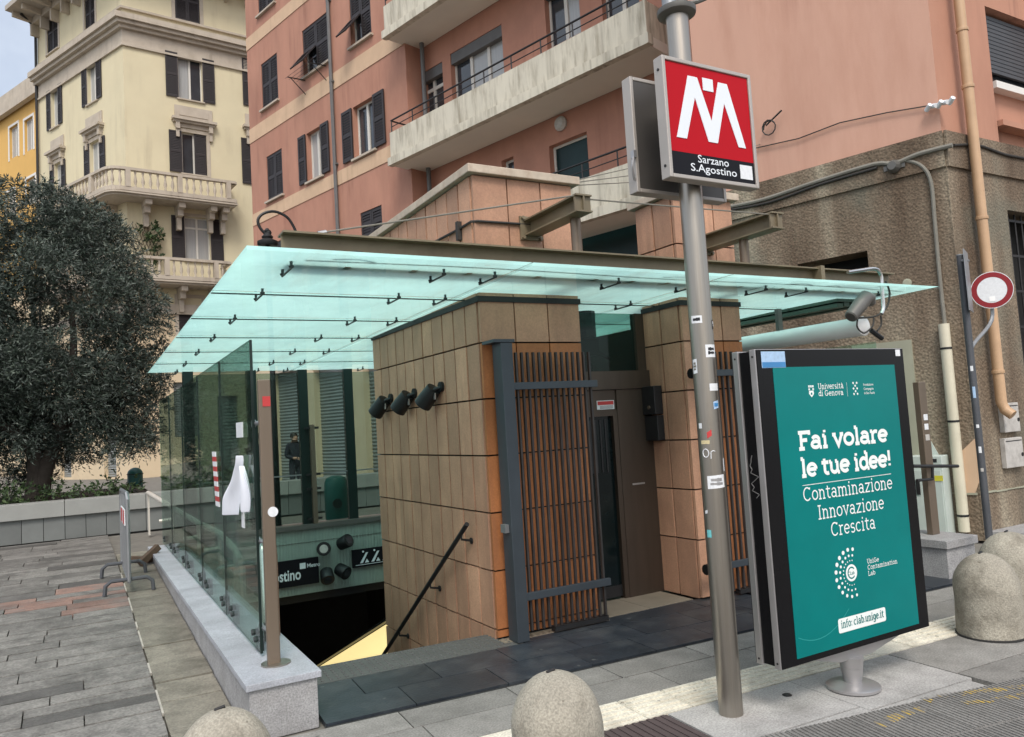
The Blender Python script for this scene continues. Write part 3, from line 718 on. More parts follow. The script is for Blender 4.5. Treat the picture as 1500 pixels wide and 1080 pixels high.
def wall(mb, u0, u1, z0, z1, holes, depth=.24, body=6.0, mi=0):
    us = sorted({u0, u1, *[min(max(h[k], u0), u1) for h in holes for k in (0, 1)]})
    zs = sorted({z0, z1, *[min(max(h[k], z0), z1) for h in holes for k in (2, 3)]})
    for i in range(len(us) - 1):
        for j in range(len(zs) - 1):
            uc, zc = (us[i] + us[i + 1]) / 2, (zs[j] + zs[j + 1]) / 2
            if any(h[0] < uc < h[1] and h[2] < zc < h[3] for h in holes): continue
            mb.quad((us[i], 0, zs[j]), (us[i + 1], 0, zs[j]), (us[i + 1], 0, zs[j + 1]), (us[i], 0, zs[j + 1]), mi)
    for a, b, c, d in holes:
        d = min(d, z1)
        mb.quad((a, 0, c), (a, -depth, c), (a, -depth, d), (a, 0, d), mi); mb.quad((b, 0, c), (b, -depth, c), (b, -depth, d), (b, 0, d), mi)
        mb.quad((a, 0, c), (b, 0, c), (b, -depth, c), (a, -depth, c), mi); mb.quad((a, 0, d), (b, 0, d), (b, -depth, d), (a, -depth, d), mi)
    if body: mb.box(u0, u1, -body, -depth - .01, z0, z1, mi)
    # returns that close the sheet to the body
    for u in (u0, u1): mb.quad((u, 0, z0), (u, -depth - .01, z0), (u, -depth - .01, z1), (u, 0, z1), mi)
    mb.quad((u0, 0, z1), (u1, 0, z1), (u1, -depth - .01, z1), (u0, -depth - .01, z1), mi)

def shutter_leaf(mb, u0, u1, z0, z1, n0, rails=1, pitch=.075):
    t = .038; s = min(.07, (u1 - u0) * .18)
    mb.box(u0, u0 + s, n0, n0 + t, z0, z1); mb.box(u1 - s, u1, n0, n0 + t, z0, z1)
    cuts = [z0] + [z0 + (z1 - z0) * (k + 1) / (rails + 1) for k in range(rails)] + [z1]
    for k, zc in enumerate(cuts):
        a, b_ = (zc, zc + .09) if k == 0 else ((zc - .09, zc) if k == len(cuts) - 1 else (zc - .05, zc + .05))
        mb.box(u0 + s, u1 - s, n0 + .001, n0 + t - .001, a, b_)
    for k in range(len(cuts) - 1):
        za, zb = cuts[k] + (.09 if k == 0 else .05), cuts[k + 1] - (.09 if k == len(cuts) - 2 else .05)
        m = max(2, int((zb - za) / pitch)); h = (zb - za) / m
        for q in range(m):
            zq = za + q * h
            mb.add([(u0 + s, n0 + t - .004, zq), (u1 - s, n0 + t - .004, zq), (u1 - s, n0 + .004, zq + h * 1.05), (u0 + s, n0 + .004, zq + h * 1.05),
                    (u0 + s, n0 + t - .004, zq + .012), (u1 - s, n0 + t - .004, zq + .012), (u1 - s, n0 + .004, zq + h * 1.05 + .012), (u0 + s, n0 + .004, zq + h * 1.05 + .012)],
                   [(0, 1, 2, 3), (4, 5, 6, 7), (0, 1, 5, 4), (3, 2, 6, 7)])

def window(root, fr, r, shut=None, leaves=2, pane='pane', sill=True, smat='shutter', fmat='winframe', depth=.24, transom=False, curtain=0.0, sw=None):
    u0, u1, z0, z1 = r
    f = MB(fr); d0, d1 = -depth + .03, -depth + .09; w = .055
    f.box(u0, u0 + w, d0, d1, z0, z1); f.box(u1 - w, u1, d0, d1, z0, z1)
    f.box(u0 + w, u1 - w, d0 + .001, d1 - .001, z0, z0 + w); f.box(u0 + w, u1 - w, d0 + .001, d1 - .001, z1 - w, z1)
    for k in range(1, leaves):
        c = u0 + (u1 - u0) * k / leaves
        f.box(c - .045, c + .045, d0 + .002, d1 + .008, z0 + w, z1 - w)
    if transom: f.box(u0 + w, u1 - w, d0 + .003, d1 + .004, z1 - .55, z1 - .46)
    o = f.build('window', MT[fmat], root)
    for k in range(leaves):
        a, b_ = u0 + (u1 - u0) * k / leaves, u0 + (u1 - u0) * (k + 1) / leaves
        p = MB(fr); p.box(a + w, b_ - w, d0 + .02, d0 + .032, z0 + w, z1 - w)
        cur = rs.random() < curtain
        p.build('pane', MT['curtain' if cur else pane], o)
    if sill:
        s = MB(fr); s.box(u0 - .08, u1 + .08, -.05, .09, z0 - .06, z0); s.build('sill', MT['moulding'], o)
    hw = sw or (u1 - u0) / 2
    m = (u0 + u1) / 2
    def leaf(a, b_, n0, zz0=z0 + .01, zz1=z1 - .01, rails=1):
        q = MB(fr); shutter_leaf(q, a, b_, zz0, zz1, n0, rails); q.build('shutter', MT[smat], o)
    if shut in ('closed', 'lo_open', 'hi_open', 'prop_hi'):
        if shut != 'lo_open': leaf(u0 + .01, m - .006, -.06)
        if shut not in ('hi_open', 'prop_hi'): leaf(m + .006, u1 - .01, -.06)
    if shut in ('open', 'lo_open'): leaf(u0 - hw - .02, u0 - .02, .025)
    if shut in ('open', 'hi_open'): leaf(u1 + .02, u1 + hw + .02, .025)
    if shut == 'prop_hi':
        zm = z0 + (z1 - z0) * .5
        leaf(m + .006, u1 - .01, -.06, zm + .01, z1 - .01, 0)
        # lower flap pushed out from its hinge at mid height
        q = MB(fr); hgt = zm - z0
        shutter_leaf(q, m + .006, u1 - .01, -hgt, 0, 0, 0)
        rot = fr.M @ Matrix.Translation((0, .0, zm)) @ Matrix.Rotation(R(38), 4, 'X') @ Matrix.Translation((0, -.02, 0))
        q2 = MB(rot); shutter_leaf(q2, m + .006, u1 - .01, -hgt, 0, 0, 0); q2.build('shutter', MT[smat], o)
    return o

# ---------------------------------------------------------------- terracotta apartment building
pink = thing('apartment_building', 'terracotta apartment building with dark louvred shutters and long pale balconies', 'building', (FP.p0.x, FP.p0.y, 0))
uL = FP.at(366, 200)[0]; uR = FP.at(602, 240)[0]           # left end and the pipe corner of the shuttered block
uS = FS.at(1012, 60)[0]
TOPZ = 27.0
PW = [((377, 402, -45, 15), 'closed'), ((383, 407, 85, 155), 'closed'), ((391, 414, 223, 291), 'closed'),
      ((443, 482, 30, 103), 'prop_hi'), ((450, 472, 189, 263), 'open'), ((512, 543, -22, 62), 'prop_hi'),
      ((518, 549, 148, 227), 'open'), ((528, 560, 306, 346), 'closed'), ((400, 422, 352, 420), 'closed'), ((452, 482, 345, 415), 'closed'),
      ((436, 474, -120, -48), 'closed')]
pw = [(FP.win(*a), s) for a, s in PW]
ZG = 4.9                                                   # top of the cream ground floor
SH = [(401, 447), (461, 511), (534, 580)]
shops = [(lambda a, b: (min(a, b), max(a, b), .2, FP.at(430, 542)[1]))(FP.at(x0, 600)[0], FP.at(x1, 600)[0]) for x0, x1 in SH]
m = MB(FP); wall(m, uR, uL, ZG, TOPZ, [r for r, s in pw], body=8); m.build('wall', MT['terracotta'], pink)
m = MB(FP); wall(m, uR, uL, 0, ZG - .002, shops, .3, body=0); m.build('ground_floor_wall', MT['cream_low'], pink)
for u0, u1, z0, z1 in shops:
    q = MB(FP); n_ = int((z1 - z0) / .10)
    for k in range(n_):
        za = z0 + k * (z1 - z0) / n_; zb = z0 + (k + 1) * (z1 - z0) / n_
        q.add([(u0, -.22, za), (u1, -.22, za), (u1, -.19, (za + zb) / 2), (u0, -.19, (za + zb) / 2), (u1, -.22, zb), (u0, -.22, zb)], [(0, 1, 2, 3), (3, 2, 4, 5)])
    o = q.build('roller_shutter', MT['roller'], pink)
    q = MB(FP); q.box(u0 - .02, u1 + .02, -.2, .06, z1 - .02, z1 + .28); q.build('shutter_box', MT['moulding'], o)
q = MB(FP)
q.box(uR + .01, uL - .01, .004, .10, ZG - .1, ZG + .22); q.build('string_course', MT['moulding'], pink)
for (xa, ya, yb) in ((361, 58, 76), (367, 190, 211), (560, 219, 241)):
    za, zb = FP.at(xa, yb)[1], FP.at(xa, ya)[1]
    q = MB(FP); q.box(uR + .004, uL - .004, -.02, .018, za, zb); q.build('band', MT['band'], pink)
for (r, s), kw in zip(pw, [dict(), dict(), dict(), dict(leaves=2), dict(curtain=1, sw=None), dict(), dict(), dict(), dict(), dict(), dict()]):
    window(pink, FP, r, s, **kw)
# loggia
RWIN = [((612, 650, 100, 172), 2), ((660, 738, 56, 136), 3), ((798, 849, -34, 62), 2), ((807, 864, 202, 322), 1), ((735, 753, 232, 258), 1),
        ((612, 650, -70, 0), 2), ((690, 742, -120, -40), 2), ((660, 725, 268, 340), 2), ((880, 935, -70, 40), 2), ((836, 936, 316, 400), 1)]
rw = [FR.win(*a) for a, n_ in RWIN]
u_end = FR.at(1040, 100)[0]
m = MB(FR); wall(m, u_end - 6, uR + .6, 0, TOPZ, rw, body=5); m.build('loggia_wall', MT['terracotta_in'], pink)
for k, (r, (a, n_)) in enumerate(zip(rw, RWIN)):
    window(pink, FR, r, None, leaves=n_, pane='pane_green' if k in (3, 9) else 'pane', fmat='pipe_grey' if k == 9 else 'winframe', sill=False, curtain=.35 if k < 3 else 0, transom=k in (0,))
# roller blind boxes over the loggia windows
for k in (0, 1, 2):
    u0, u1, z0, z1 = rw[k]; q = MB(FR); q.box(u0 + .01, u1 - .01, -.20, -.02, z1 - .28, z1 - .005); q.build('blind_box', MT['pipe_grey'], pink)
# balconies
bu0, bu1 = FB.at(947, 42)[0], FB.at(573, 243)[0]
zb1, zt1 = FB.at(573, 243)[1], FB.at(573, 194)[1]
zb2 = FB.at(562, 58)[1]; zb0 = FB.at(900, 312)[1]
bh = zt1 - zb1
for zb in (zb0, zb1, zb2, zb2 + (zb2 - zb1)):
    q = MB(FB); dep = .55 + .55 - .02
    q.box(bu0, bu1, -dep, -.004, zb, zb + .20)
    slab_o = q.build('balcony', MT['soffit'], pink)
    q = MB(FB); q.box(bu0, bu1, -.12, .0, zb + .2, zb + bh); q.box(bu0, bu0 + .12, -dep, -.122, zb + .2, zb + bh - .001); q.box(bu1 - .12, bu1, -dep, -.122, zb + .2, zb + bh - .001)
    q.box(bu0 - .06, bu1 + .06, -.1, .06, zb - .002, zb + .198)
    q.build('parapet', MT['balcony'], slab_o)
    q = MB(FB); zr = zb + bh
    q.tube([(bu0, -.06, zr + .34), (bu1, -.06, zr + .34)], .022, 6); q.tube([(bu0, -.06, zr + .17), (bu1, -.06, zr + .17)], .012, 6)
    n_ = 9
    for k in range(n_ + 1):
        uu = bu0 + .02 + (bu1 - bu0 - .04) * k / n_; q.tube([(uu, -.06, zr - .02), (uu, -.06, zr + .34)], .016, 6)
    q.tube([(bu0, -.06, zr + .34), (bu0, -dep, zr + .34)], .022, 6)
    q.tube([(bu1, -.06, zr + .34), (bu1, -dep, zr + .34)], .022, 6)
    q.build('railing', MT['iron'], slab_o)
# stain-dark pipe in the loggia corner, grey downpipe over the shuttered wall
q = MB(FP); u = FP.at(609, 270)[0]; q.tube([(u - .12, -.35, 2), (u - .12, -.35, 20)], .06, 8); q.build('drain_pipe', MT['pipe_grey'], pink)
q = MB(FP); ua = FP.at(492, 200)[0]; q.tube([(ua, .08, 5.1), (ua, .08, 24)], .055, 8)
for z in (7, 9.5, 12, 14.5, 17): q.box(ua - .08, ua + .08, 0, .1, z, z + .05)
q.build('downpipe', MT['pipe_grey'], pink)
q = MB(FR); 
cz = FR.at(823, 182); q.lathe([(.01, 0.0), (.16, .0), (.17, .06), (.12, .12), (.02, .14)], (cz[0], .0, cz[1]), 12, axis='Y'); q.build('wall_lamp', MT['boxwhite'], pink)
# ledge wires of the loggia
q = MB(FR)
za = FR.at(700, 75)[1]
q.tube([(u_end, .03, za + 1.3), (uR, .03, za + 1.3)], .018, 5); q.build('wall_cable', MT['cable_dark'], pink)
# drying rack bracket under one window
r = pw[3][0]; q = MB(FP)
for uu in (r[0] + .2, r[1] - .1):
    q.tube([(uu, .02, r[2] - .1), (uu, .62, r[2] - .16)], .018, 6); q.tube([(uu, .02, r[2] - .55), (uu, .5, r[2] - .17)], .014, 6)
for k in range(4): q.tube([(r[0] - .1, .2 + k * .13, r[2] - .125), (r[1] + .1, .2 + k * .13, r[2] - .125)], .006, 5)
q.build('drying_rack', MT['iron'], pink)

# ---------------------------------------------------------------- salmon corner building on a rough base
sal = thing('corner_building', 'blank salmon plaster corner building above a stained rough brown base', 'building', (CORNER.x, CORNER.y, 0))
ZB = 4.64
slit = (lambda a: (min(a[0], a[1]), max(a[0], a[1]), a[2] - .55, a[3]))((FS.at(1170, 388)[0], FS.at(1272, 368)[0], FS.at(1240, 385)[1], FS.at(1240, 374)[1]))
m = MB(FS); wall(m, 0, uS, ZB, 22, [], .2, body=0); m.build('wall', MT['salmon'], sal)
m = MB(FS.off(.035)); wall(m, -.0, uS, 0, ZB - .002, [slit], .4, body=0); m.build('rough_base', MT['stonebase'], sal)
m = MB(FS); m.box(slit[0] - .1, slit[1] + .1, -.46, -.40, slit[2] - .1, slit[3] + .1); m.build('dark_opening', MT['dark'], sal)
zg0, zg1 = FS.at(1395, 249)[1], FS.at(1395, 243)[1]
m = MB(FS.off(.035)); m.box(-.02, uS, .0015, .03, zg1, ZB + .02); m.build('base_course', MT['stonebase'], sal)
# solid core, so that the walls are not sheets
core = MB(); c0 = CORNER + DU * .05 - DN * .55; c1 = CORNER + DU * uS - DN * .55
core.slab([(CORNER.x + .25, CORNER.y + .55), (c1.x, c1.y - .1), (c1.x + 3.0, c1.y + .2), (20, 14), (20, CORNER.y + .55)], 0.01, 21.9); core.build('core', MT['salmon'], sal)
# right wall, facing the street
pier = FW.at(1452, 100)[0]
wz = FW.at(1478, 10)[1]; ws = FW.at(1475, 122)[1]
wr = (FW.at(1457, 60)[0], FW.at(1457, 60)[0] + 1.5, ws, wz)
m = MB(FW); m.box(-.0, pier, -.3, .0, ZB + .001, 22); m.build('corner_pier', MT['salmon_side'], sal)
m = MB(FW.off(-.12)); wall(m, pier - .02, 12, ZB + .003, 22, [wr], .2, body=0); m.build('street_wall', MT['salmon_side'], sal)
fo = FW.off(-.12)
q = MB(fo); n_ = int((wr[3] - wr[2] - .25) / .055)
for k in range(n_):
    z0 = wr[2] + .25 + k * .055; q.box(wr[0], wr[1], -.12, -.085, z0, z0 + .046)
o = q.build('rolling_blind', MT['roller_dark'], sal)
q = MB(fo); q.box(wr[0], wr[1], -.19, -.15, wr[2], wr[3]); q.build('pane', MT['pane'], o)
q = MB(fo); q.box(wr[0] - .06, wr[1] + .06, -.1, .12, wr[2] - .09, wr[2]); q.build('sill', MT['white'], o)
gr = (FW.at(1484, 430)[0], FW.at(1484, 430)[0] + 1.2, FW.at(1492, 545)[1], FW.at(1492, 312)[1])
m = MB(FW.off(.035)); wall(m, -.03, 12, 0, ZB - .001, [gr], .35, body=0); m.build('rough_base', MT['stonebase'], sal)
m = MB(FW.off(.035)); m.box(-.03, 12, .0015, .03, zg1, ZB + .02); m.build('base_course', MT['stonebase'], sal)
q = MB(FW); q.box(gr[0] - .1, gr[1] + .1, -.40, -.34, gr[2] - .1, gr[3] + .1); o = q.build('barred_window', MT['dark'], sal)
q = MB(FW)
for k in range(8): uu = gr[0] + .07 + k * .15; q.tube([(uu, -.08, gr[2]), (uu, -.08, gr[3])], .012, 6)
for k in range(5): zz = gr[2] + .1 + k * (gr[3] - gr[2] - .2) / 4; q.box(gr[0], gr[1], -.09, -.07, zz, zz + .03)
q.build('window_bars', MT['iron'], o)
q = MB(FW); zl = FW.at(1480, 186)[1]; q.box(pier + .02, 12, -.10, .06, zl - .03, zl + .04); q.build('ledge', MT['salmon_side'], sal)
# smooth pale render strip and repaired patches on the base
q = MB(FS.off(.037)); u0, u1 = FS.at(1347, 600)[0], FS.at(1322, 600)[0]; zt = FS.at(1335, 498)[1]
q.box(min(u0, u1), max(u0, u1) + .5, -.01, .025, 0, zt); q.build('render_strip', MT['plaster_patch'], sal)
q = MB(FS.off(.037)); a = [FS.at(x, y) for x, y in ((1352, 622), (1362, 640), (1378, 668), (1384, 690), (1350, 690))]; q.prism(a, -.01, .012); q.build('render_patch', MT['cabinet'], sal)
q = MB(FS.off(.037)); a = [FS.at(x, y) for x, y in ((1411, 660), (1432, 640), (1438, 700), (1430, 722), (1412, 722), (1407, 690))]; q.prism(a, -.01, .010); q.build('render_patch', MT['band'], sal)
for fr_, (x0, y0_), (x1, y1_) in ((FS.off(.037), (1385, 722), (1430, 723)), (FW.off(.036), (1440, 722), (1500, 713))):
    a, b_ = fr_.at(x0, y0_), fr_.at(x1, y1_); zz = (a[1] + b_[1]) / 2; q = MB(fr_); ua_, ub_ = (0, 2.2) if fr_.u.y > .5 else (.05, 3.2)
    n_ = 14
    for k in range(n_): q.box(ua_ + (ub_ - ua_) * k / n_, ua_ + (ub_ - ua_) * (k + 1) / n_ - .001, -.005, .012, zz - .012 + rs.uniform(-.006, .006), zz + .008 + rs.uniform(-.006, .006))
    q.build('mortar_line', MT['plaster_patch'], sal)
# downpipe of the corner, cables, conduit, white pipe
q = MB(); pts = []
yw = CORNER.y - .14
for (x, y_) in ((1406, -60), (1414, 60), (1425, 180), (1437, 320), (1448, 450), (1459, 585)): 
    p = at_y(x, y_, yw); pts.append(p)
xm_ = sum(p.x for p in pts) / len(pts)
zbot = at_y(1460, 590, yw).z
q.tube([(xm_, yw, 14), (xm_, yw, zbot), (xm_ + .01, yw - .03, zbot - .09), (xm_ + .02, yw - .10, zbot - .15)], .058, 12)
for (x, y_) in ((1417, 47), (1428, 130), (1441, 320), (1456, 545)):
    z = at_y(x, y_, yw).z; q.lathe([(.066, -.02), (.069, 0), (.066, .02)], (xm_, yw, z), 14)
q.build('downpipe', MT['pipe_tan'], sal, smooth=True)
q = MB(FS.off(.09)); u, zt = FS.at(1388, 474, .09); u2, zb_ = FS.at(1408, 788, .09); ua = (u + u2) / 2
q.tube([(ua, 0, .1), (ua, 0, zt)], .058, 12); q.build('plastic_pipe', MT['pipe_white'], sal, smooth=True)
q = MB(FS.off(.085))
for (x, y_) in ((1391, 510), (1401, 617), (1405, 755)):
    q = MB(FS.off(.085)); z = FS.at(x, y_, .09)[1]; q.lathe([(.061, -.012), (.063, 0), (.061, .012)], (ua, .005, z), 14); q.build('pipe_clip', MT['iron'], sal)
q = MB(FS.off(.06)); pts = [FS.at(x, y_, .06) for x, y_ in ((1300, 239), (1330, 236), (1352, 245), (1364, 268), (1369, 320), (1376, 400), (1384, 474))]
q.tube(smooth_path([(a, 0, b_) for a, b_ in pts], 4), .022, 8); q.build('conduit', MT['cable'], sal)
q = MB(FS.off(.075)); pts = [FS.at(x, y_, .075) for x, y_ in ((1070, 303), (1120, 292), (1200, 265), (1280, 241), (1310, 240), (1345, 226), (1395, 213))]
q.tube(smooth_path([(a, 0, b_) for a, b_ in pts], 4), .028, 8); q.build('wall_cable', MT['cable'], sal)
q = MB(FS.off(.08)); pts = [FS.at(x, y_, .075) for x, y_ in ((1070, 308), (1130, 296), (1200, 271), (1285, 246))]
q.tube(smooth_path([(a, 0, b_) for a, b_ in pts], 4), .018, 8); q.build('wall_cable', MT['cable_dark'], sal)
q = MB(FW.off(.08)); pts = [FW.at(x, y_, .08) for x, y_ in ((1397, 213), (1432, 213), (1470, 226), (1500, 232), (1540, 240))]
q.tube(smooth_path([(a, 0, b_) for a, b_ in pts], 4), .016, 8); q.build('wall_cable', MT['cable_dark'], sal)
q = MB(FS.off(.03)); pts = [FS.at(x, y_, .03) for x, y_ in ((1085, 222), (1170, 203), (1230, 180), (1300, 165), (1372, 153), (1391, 150))]
q.tube([(a, 0, b_) for a, b_ in pts], .008, 6); q.build('thin_wire', MT['cable_dark'], sal)
q = MB(FS.off(.05)); c = FS.at(1376, 154, .05)
for k in range(5): q.tube([(c[0] + .14 - k * .06, .0, c[1] - .02 + .03 * (k % 2)), (c[0] + .08 - k * .06, .05, c[1] + .02 - .03 * (k % 2))], .028, 7)
q.build('wrapped_joint', MT['paper'], sal)
q = MB(FS.off(.04)); c = FS.at(1128, 188, .05)
q.tube([(c[0] + math.cos(k * .6) * .09, .02 + k * .003, c[1] + math.sin(k * .6) * .10) for k in range(16)], .009, 6)
q.tube([(c[0] + .05, .02, c[1] + .05), (c[0] - .2, .05, c[1] + .17)], .012, 6); q.build('wire_coil', MT['cable_dark'], sal)
q = MB(FS.off(.05)); c = FS.at(1311, 245, .05); q.lathe([(.02, 0), (.075, .0), (.08, .05), (.05, .11)], (c[0], .0, c[1]), 12, axis='Y'); q.box(c[0] - .12, c[0] + .12, -.02, .03, c[1] - .03, c[1] + .03)
q.build('junction_box', MT['lamp_grey'], sal)
# meter boxes
for (x0, x1, y0, y1) in ((1471, 1494, 590, 633), (1474, 1500, 641, 685)):
    a = FW.at(x0, (y0 + y1) / 2, .1); b_ = FW.at(x1, (y0 + y1) / 2, .1); zt, zb_ = FW.at((x0 + x1) / 2, y0, .1)[1], FW.at((x0 + x1) / 2, y1, .1)[1]
    q = MB(FW.off(.036)); q.box(a[0], b_[0], 0, .06, zb_, zt); o = q.build('meter_box', MT['boxwhite'], sal, bevel=.006)
    q = MB(FW.off(.036)); q.lathe([(.022, .06), (.022, .066)], (b_[0] - .03, 0, (zb_ + zt) / 2 - .03), 10, axis='Y'); q.box(a[0] + .02, b_[0] - .02, .06, .063, zt - .04, zt - .03); q.build('lock', MT['iron'], o)
q = MB(FS.off(.037)); c = FS.at(1331, 415); q.lathe([(.05, 0), (.05, .02), (.03, .025)], (c[0], 0, c[1]), 12, axis='Y'); q.build('wall_plug', MT['plaster_patch'], sal)
q = MB(); kb = CORNER.y
q.slab([(CORNER.x + .1, kb - .42), (14, kb - .42), (14, kb - .04), (CORNER.x + .0, kb - .04)], 0.0, .10); tag(q.build('kerb', MT['granite'], loc=(10, 4.6, 0)), kind='structure')

# ---------------------------------------------------------------- cream corner building, far left
def dir_of(px, py): d = ray(px, py); d.z = 0; return d.normalized()
YC = EYE + ray(182, 150) * (35 / FPX); YC.z = 0
ur = dir_of(2300, 528.6); ul = dir_of(-800, 714)
def toward(u): 
    n_ = Vector((-u.y, u.x, 0)); return n_ if n_.dot(EYE - YC) > 0 else -n_
YR = Frame(YC, ur, toward(ur)); YL = Frame(YC, ul, toward(ul))
cre = thing('corner_apartment_building', 'cream corner apartment building with stone mouldings and two balustraded balconies', 'building', (YC.x, YC.y, 0))
zc = lambda y_, x=180: YR.at(x, y_)[1]
uE = YL.at(56, 150)[0]; uF = 12.0
RW = [((256, 292, -30, 32), 'closed'), ((261, 296, 82, 147), 'open'), ((267, 303, 196, 256), 'lo_open'), ((271, 308, 319, 383), 'open'), ((370, 400, 207, 273), 'open'),
      ((371, 401, 92, 160), 'open'), ((262, 296, 437, 500), 'closed'), ((255, 290, 560, 640), None), ((320, 350, 580, 690), None)]
LW = [((69, 85, 15, 76), 'closed'), ((124, 139, -5, 42), 'closed'), ((75, 86, 128, 187), 'open'), ((128, 142, 93, 151), 'open'), ((80, 91, 238, 286), 'open'), ((132, 147, 206, 260), 'open'),
      ((84, 95, 345, 395), 'closed'), ((136, 151, 320, 378), 'closed'), ((152, 170, 622, 700), None), ((88, 104, 630, 700), None)]
RWr = [(YR.win(*a), s) for a, s in RW]; LWr = [(YL.win(*a), s) for a, s in LW]
ZE = YL.at(62, 26)[1]
ZLOW = zc(455)
for nm, mt, z0, z1 in (('wall', 'cream', ZLOW, ZE), ('ground_floor_wall', 'cream_low', 0, ZLOW - .003)):
    hs = lambda L_: [r for r, s in L_ if z0 - .1 < (r[2] + r[3]) / 2 < z1]
    m = MB(YR); wall(m, 0, uF, z0, z1, hs(RWr), body=0); m.build(nm, MT[mt], cre)
    m = MB(YL); wall(m, 0, uE, z0, z1, hs(LWr), body=0); m.build(nm, MT[mt], cre)
m = MB(); i0 = YC - YR.n * .4 - YL.n * .4
m.slab([(i0.x, i0.y), *[(p.x, p.y) for p in (YC + ur * uF - YR.n * .45, YC + ur * uF - YR.n * 9, YC + ul * uE - YL.n * 9, YC + ul * uE - YL.n * .45)]], 0, ZE - .01); m.build('core', MT['cream'], cre)
for fr, L_ in ((YR, RWr), (YL, LWr)):
    for r, s in L_:
        low = r[3] < ZLOW
        if s is None:
            q = MB(fr); n_ = 22
            for k in range(n_):
                z0 = r[2] + (r[3] - r[2]) * k / n_; z1 = r[2] + (r[3] - r[2]) * (k + 1) / n_
                q.add([(r[0], -.2, z0), (r[1], -.2, z0), (r[1], -.17, (z0 + z1) / 2), (r[0], -.17, (z0 + z1) / 2), (r[1], -.2, z1), (r[0], -.2, z1)], [(0, 1, 2, 3), (3, 2, 4, 5)])
            q.build('roller_shutter', MT['roller'], cre); continue
        o = window(cre, fr, r, s, curtain=.6, transom=(r == RWr[3][0]), smat='shutter_red' if low else 'shutter')
        # raised surround
        q = MB(fr); u0, u1, z0, z1 = r
        q.box(u0 - .16, u0 - .001, -.002, .022, z0 - .06, z1 + .16); q.box(u1 + .001, u1 + .16, -.002, .022, z0 - .06, z1 + .16); q.box(u0, u1, -.002, .021, z1 + .001, z1 + .16)
        q.build('surround', MT['moulding'], o)
def ornate(fr, r, hood=True):
    u0, u1, z0, z1 = r; w = (u1 - u0)
    q = MB(fr)
    q.box(u0 - .45, u1 + .45, .0, .30, z1 + .50, z1 + .62); q.box(u0 - .38, u1 + .38, .001, .20, z1 + .40, z1 + .50); q.box(u0 - .3, u1 + .3, .002, .06, z1 + .2, z1 + .4)
    for uu in (u0 - .28, u1 + .10):
        q.box(uu, uu + .18, .003, .19, z1 + .08, z1 + .40); q.box(uu + .02, uu + .16, .003, .12, z1 - .30, z1 + .08)
    q.build('window_hood', MT['moulding'], cre)
    q = MB(fr); q.box(u0 - .3, u1 + .3, .0, .05, z1 + .66, z1 + 1.25); q.box(u0 - .1, u1 + .1, .05, .075, z1 + .78, z1 + 1.13); q.build('apron_panel', MT['moulding'], cre)
for r, s in (RWr[2], RWr[4]): ornate(YR, r)
for r, s in (LWr[4], LWr[5]): ornate(YL, r)
# cornice, frieze and small ledges, mitred round the corner
def ring(name, z0, z1, out, mat='moulding', inset=0.0):
    nr, nl = YR.n, YL.n
    k = (1 - nr.dot(nl)); 
    bis = (nr + nl).normalized(); c = bis * (out / bis.dot(nr)); ci = -bis * .1
    pts = [YC + ul * uE + nl * out, YC + c, YC + ur * uF + nr * out, YC + ur * uF - nr * .1, YC + ci, YC + ul * uE - nl * .1]
    q = MB(); q.slab([(p.x, p.y) for p in pts], z0, z1); q.build(name, MT[mat], cre)
ring('cornice', zc(33), zc(25), .50); ring('cornice', zc(38), zc(33) - .002, .38); ring('cornice', zc(43), zc(38) - .002, .22)
ring('frieze', zc(64), zc(43) - .002, .05); ring('frieze', zc(67), zc(64) - .002, .10)
ring('ledge', zc(13), zc(10), .12); ring('plinth_course', ZLOW - .1, ZLOW + .35, .14)
ring('eave', ZE, ZE + .25, 1.5, 'rooftile'); ring('eave', ZE - .35, ZE - .003, .35)
for fr, n_, L_ in ((YR, 12, uF), (YL, 8, uE)):
    for k in range(n_):
        uu = .5 + (L_ - .8) * k / (n_ - 1)
        q = MB(fr); q.box(uu, uu + .16, .36, 1.25, ZE - .28, ZE - .004); q.box(uu + .01, uu + .15, .002, .40, ZE - .95, ZE - .36); q.build('eave_bracket', MT['moulding'], cre)
    for uu in [e for r, s in (RWr if fr is YR else LWr) if zc(170) < r[3] < zc(70) for e in (r[0] - .3, r[1] + .1)]:
        q = MB(fr); q.box(uu, uu + .24, .052, .30, zc(60), zc(46)); q.build('frieze_bracket', MT['moulding'], cre)
q = MB(YL); q.tube([(uE - .1, .12, 1), (uE - .1, .12, ZE - .4), (uE - .35, .9, ZE - .05)], .07, 8); q.build('downpipe', MT['iron'], cre)
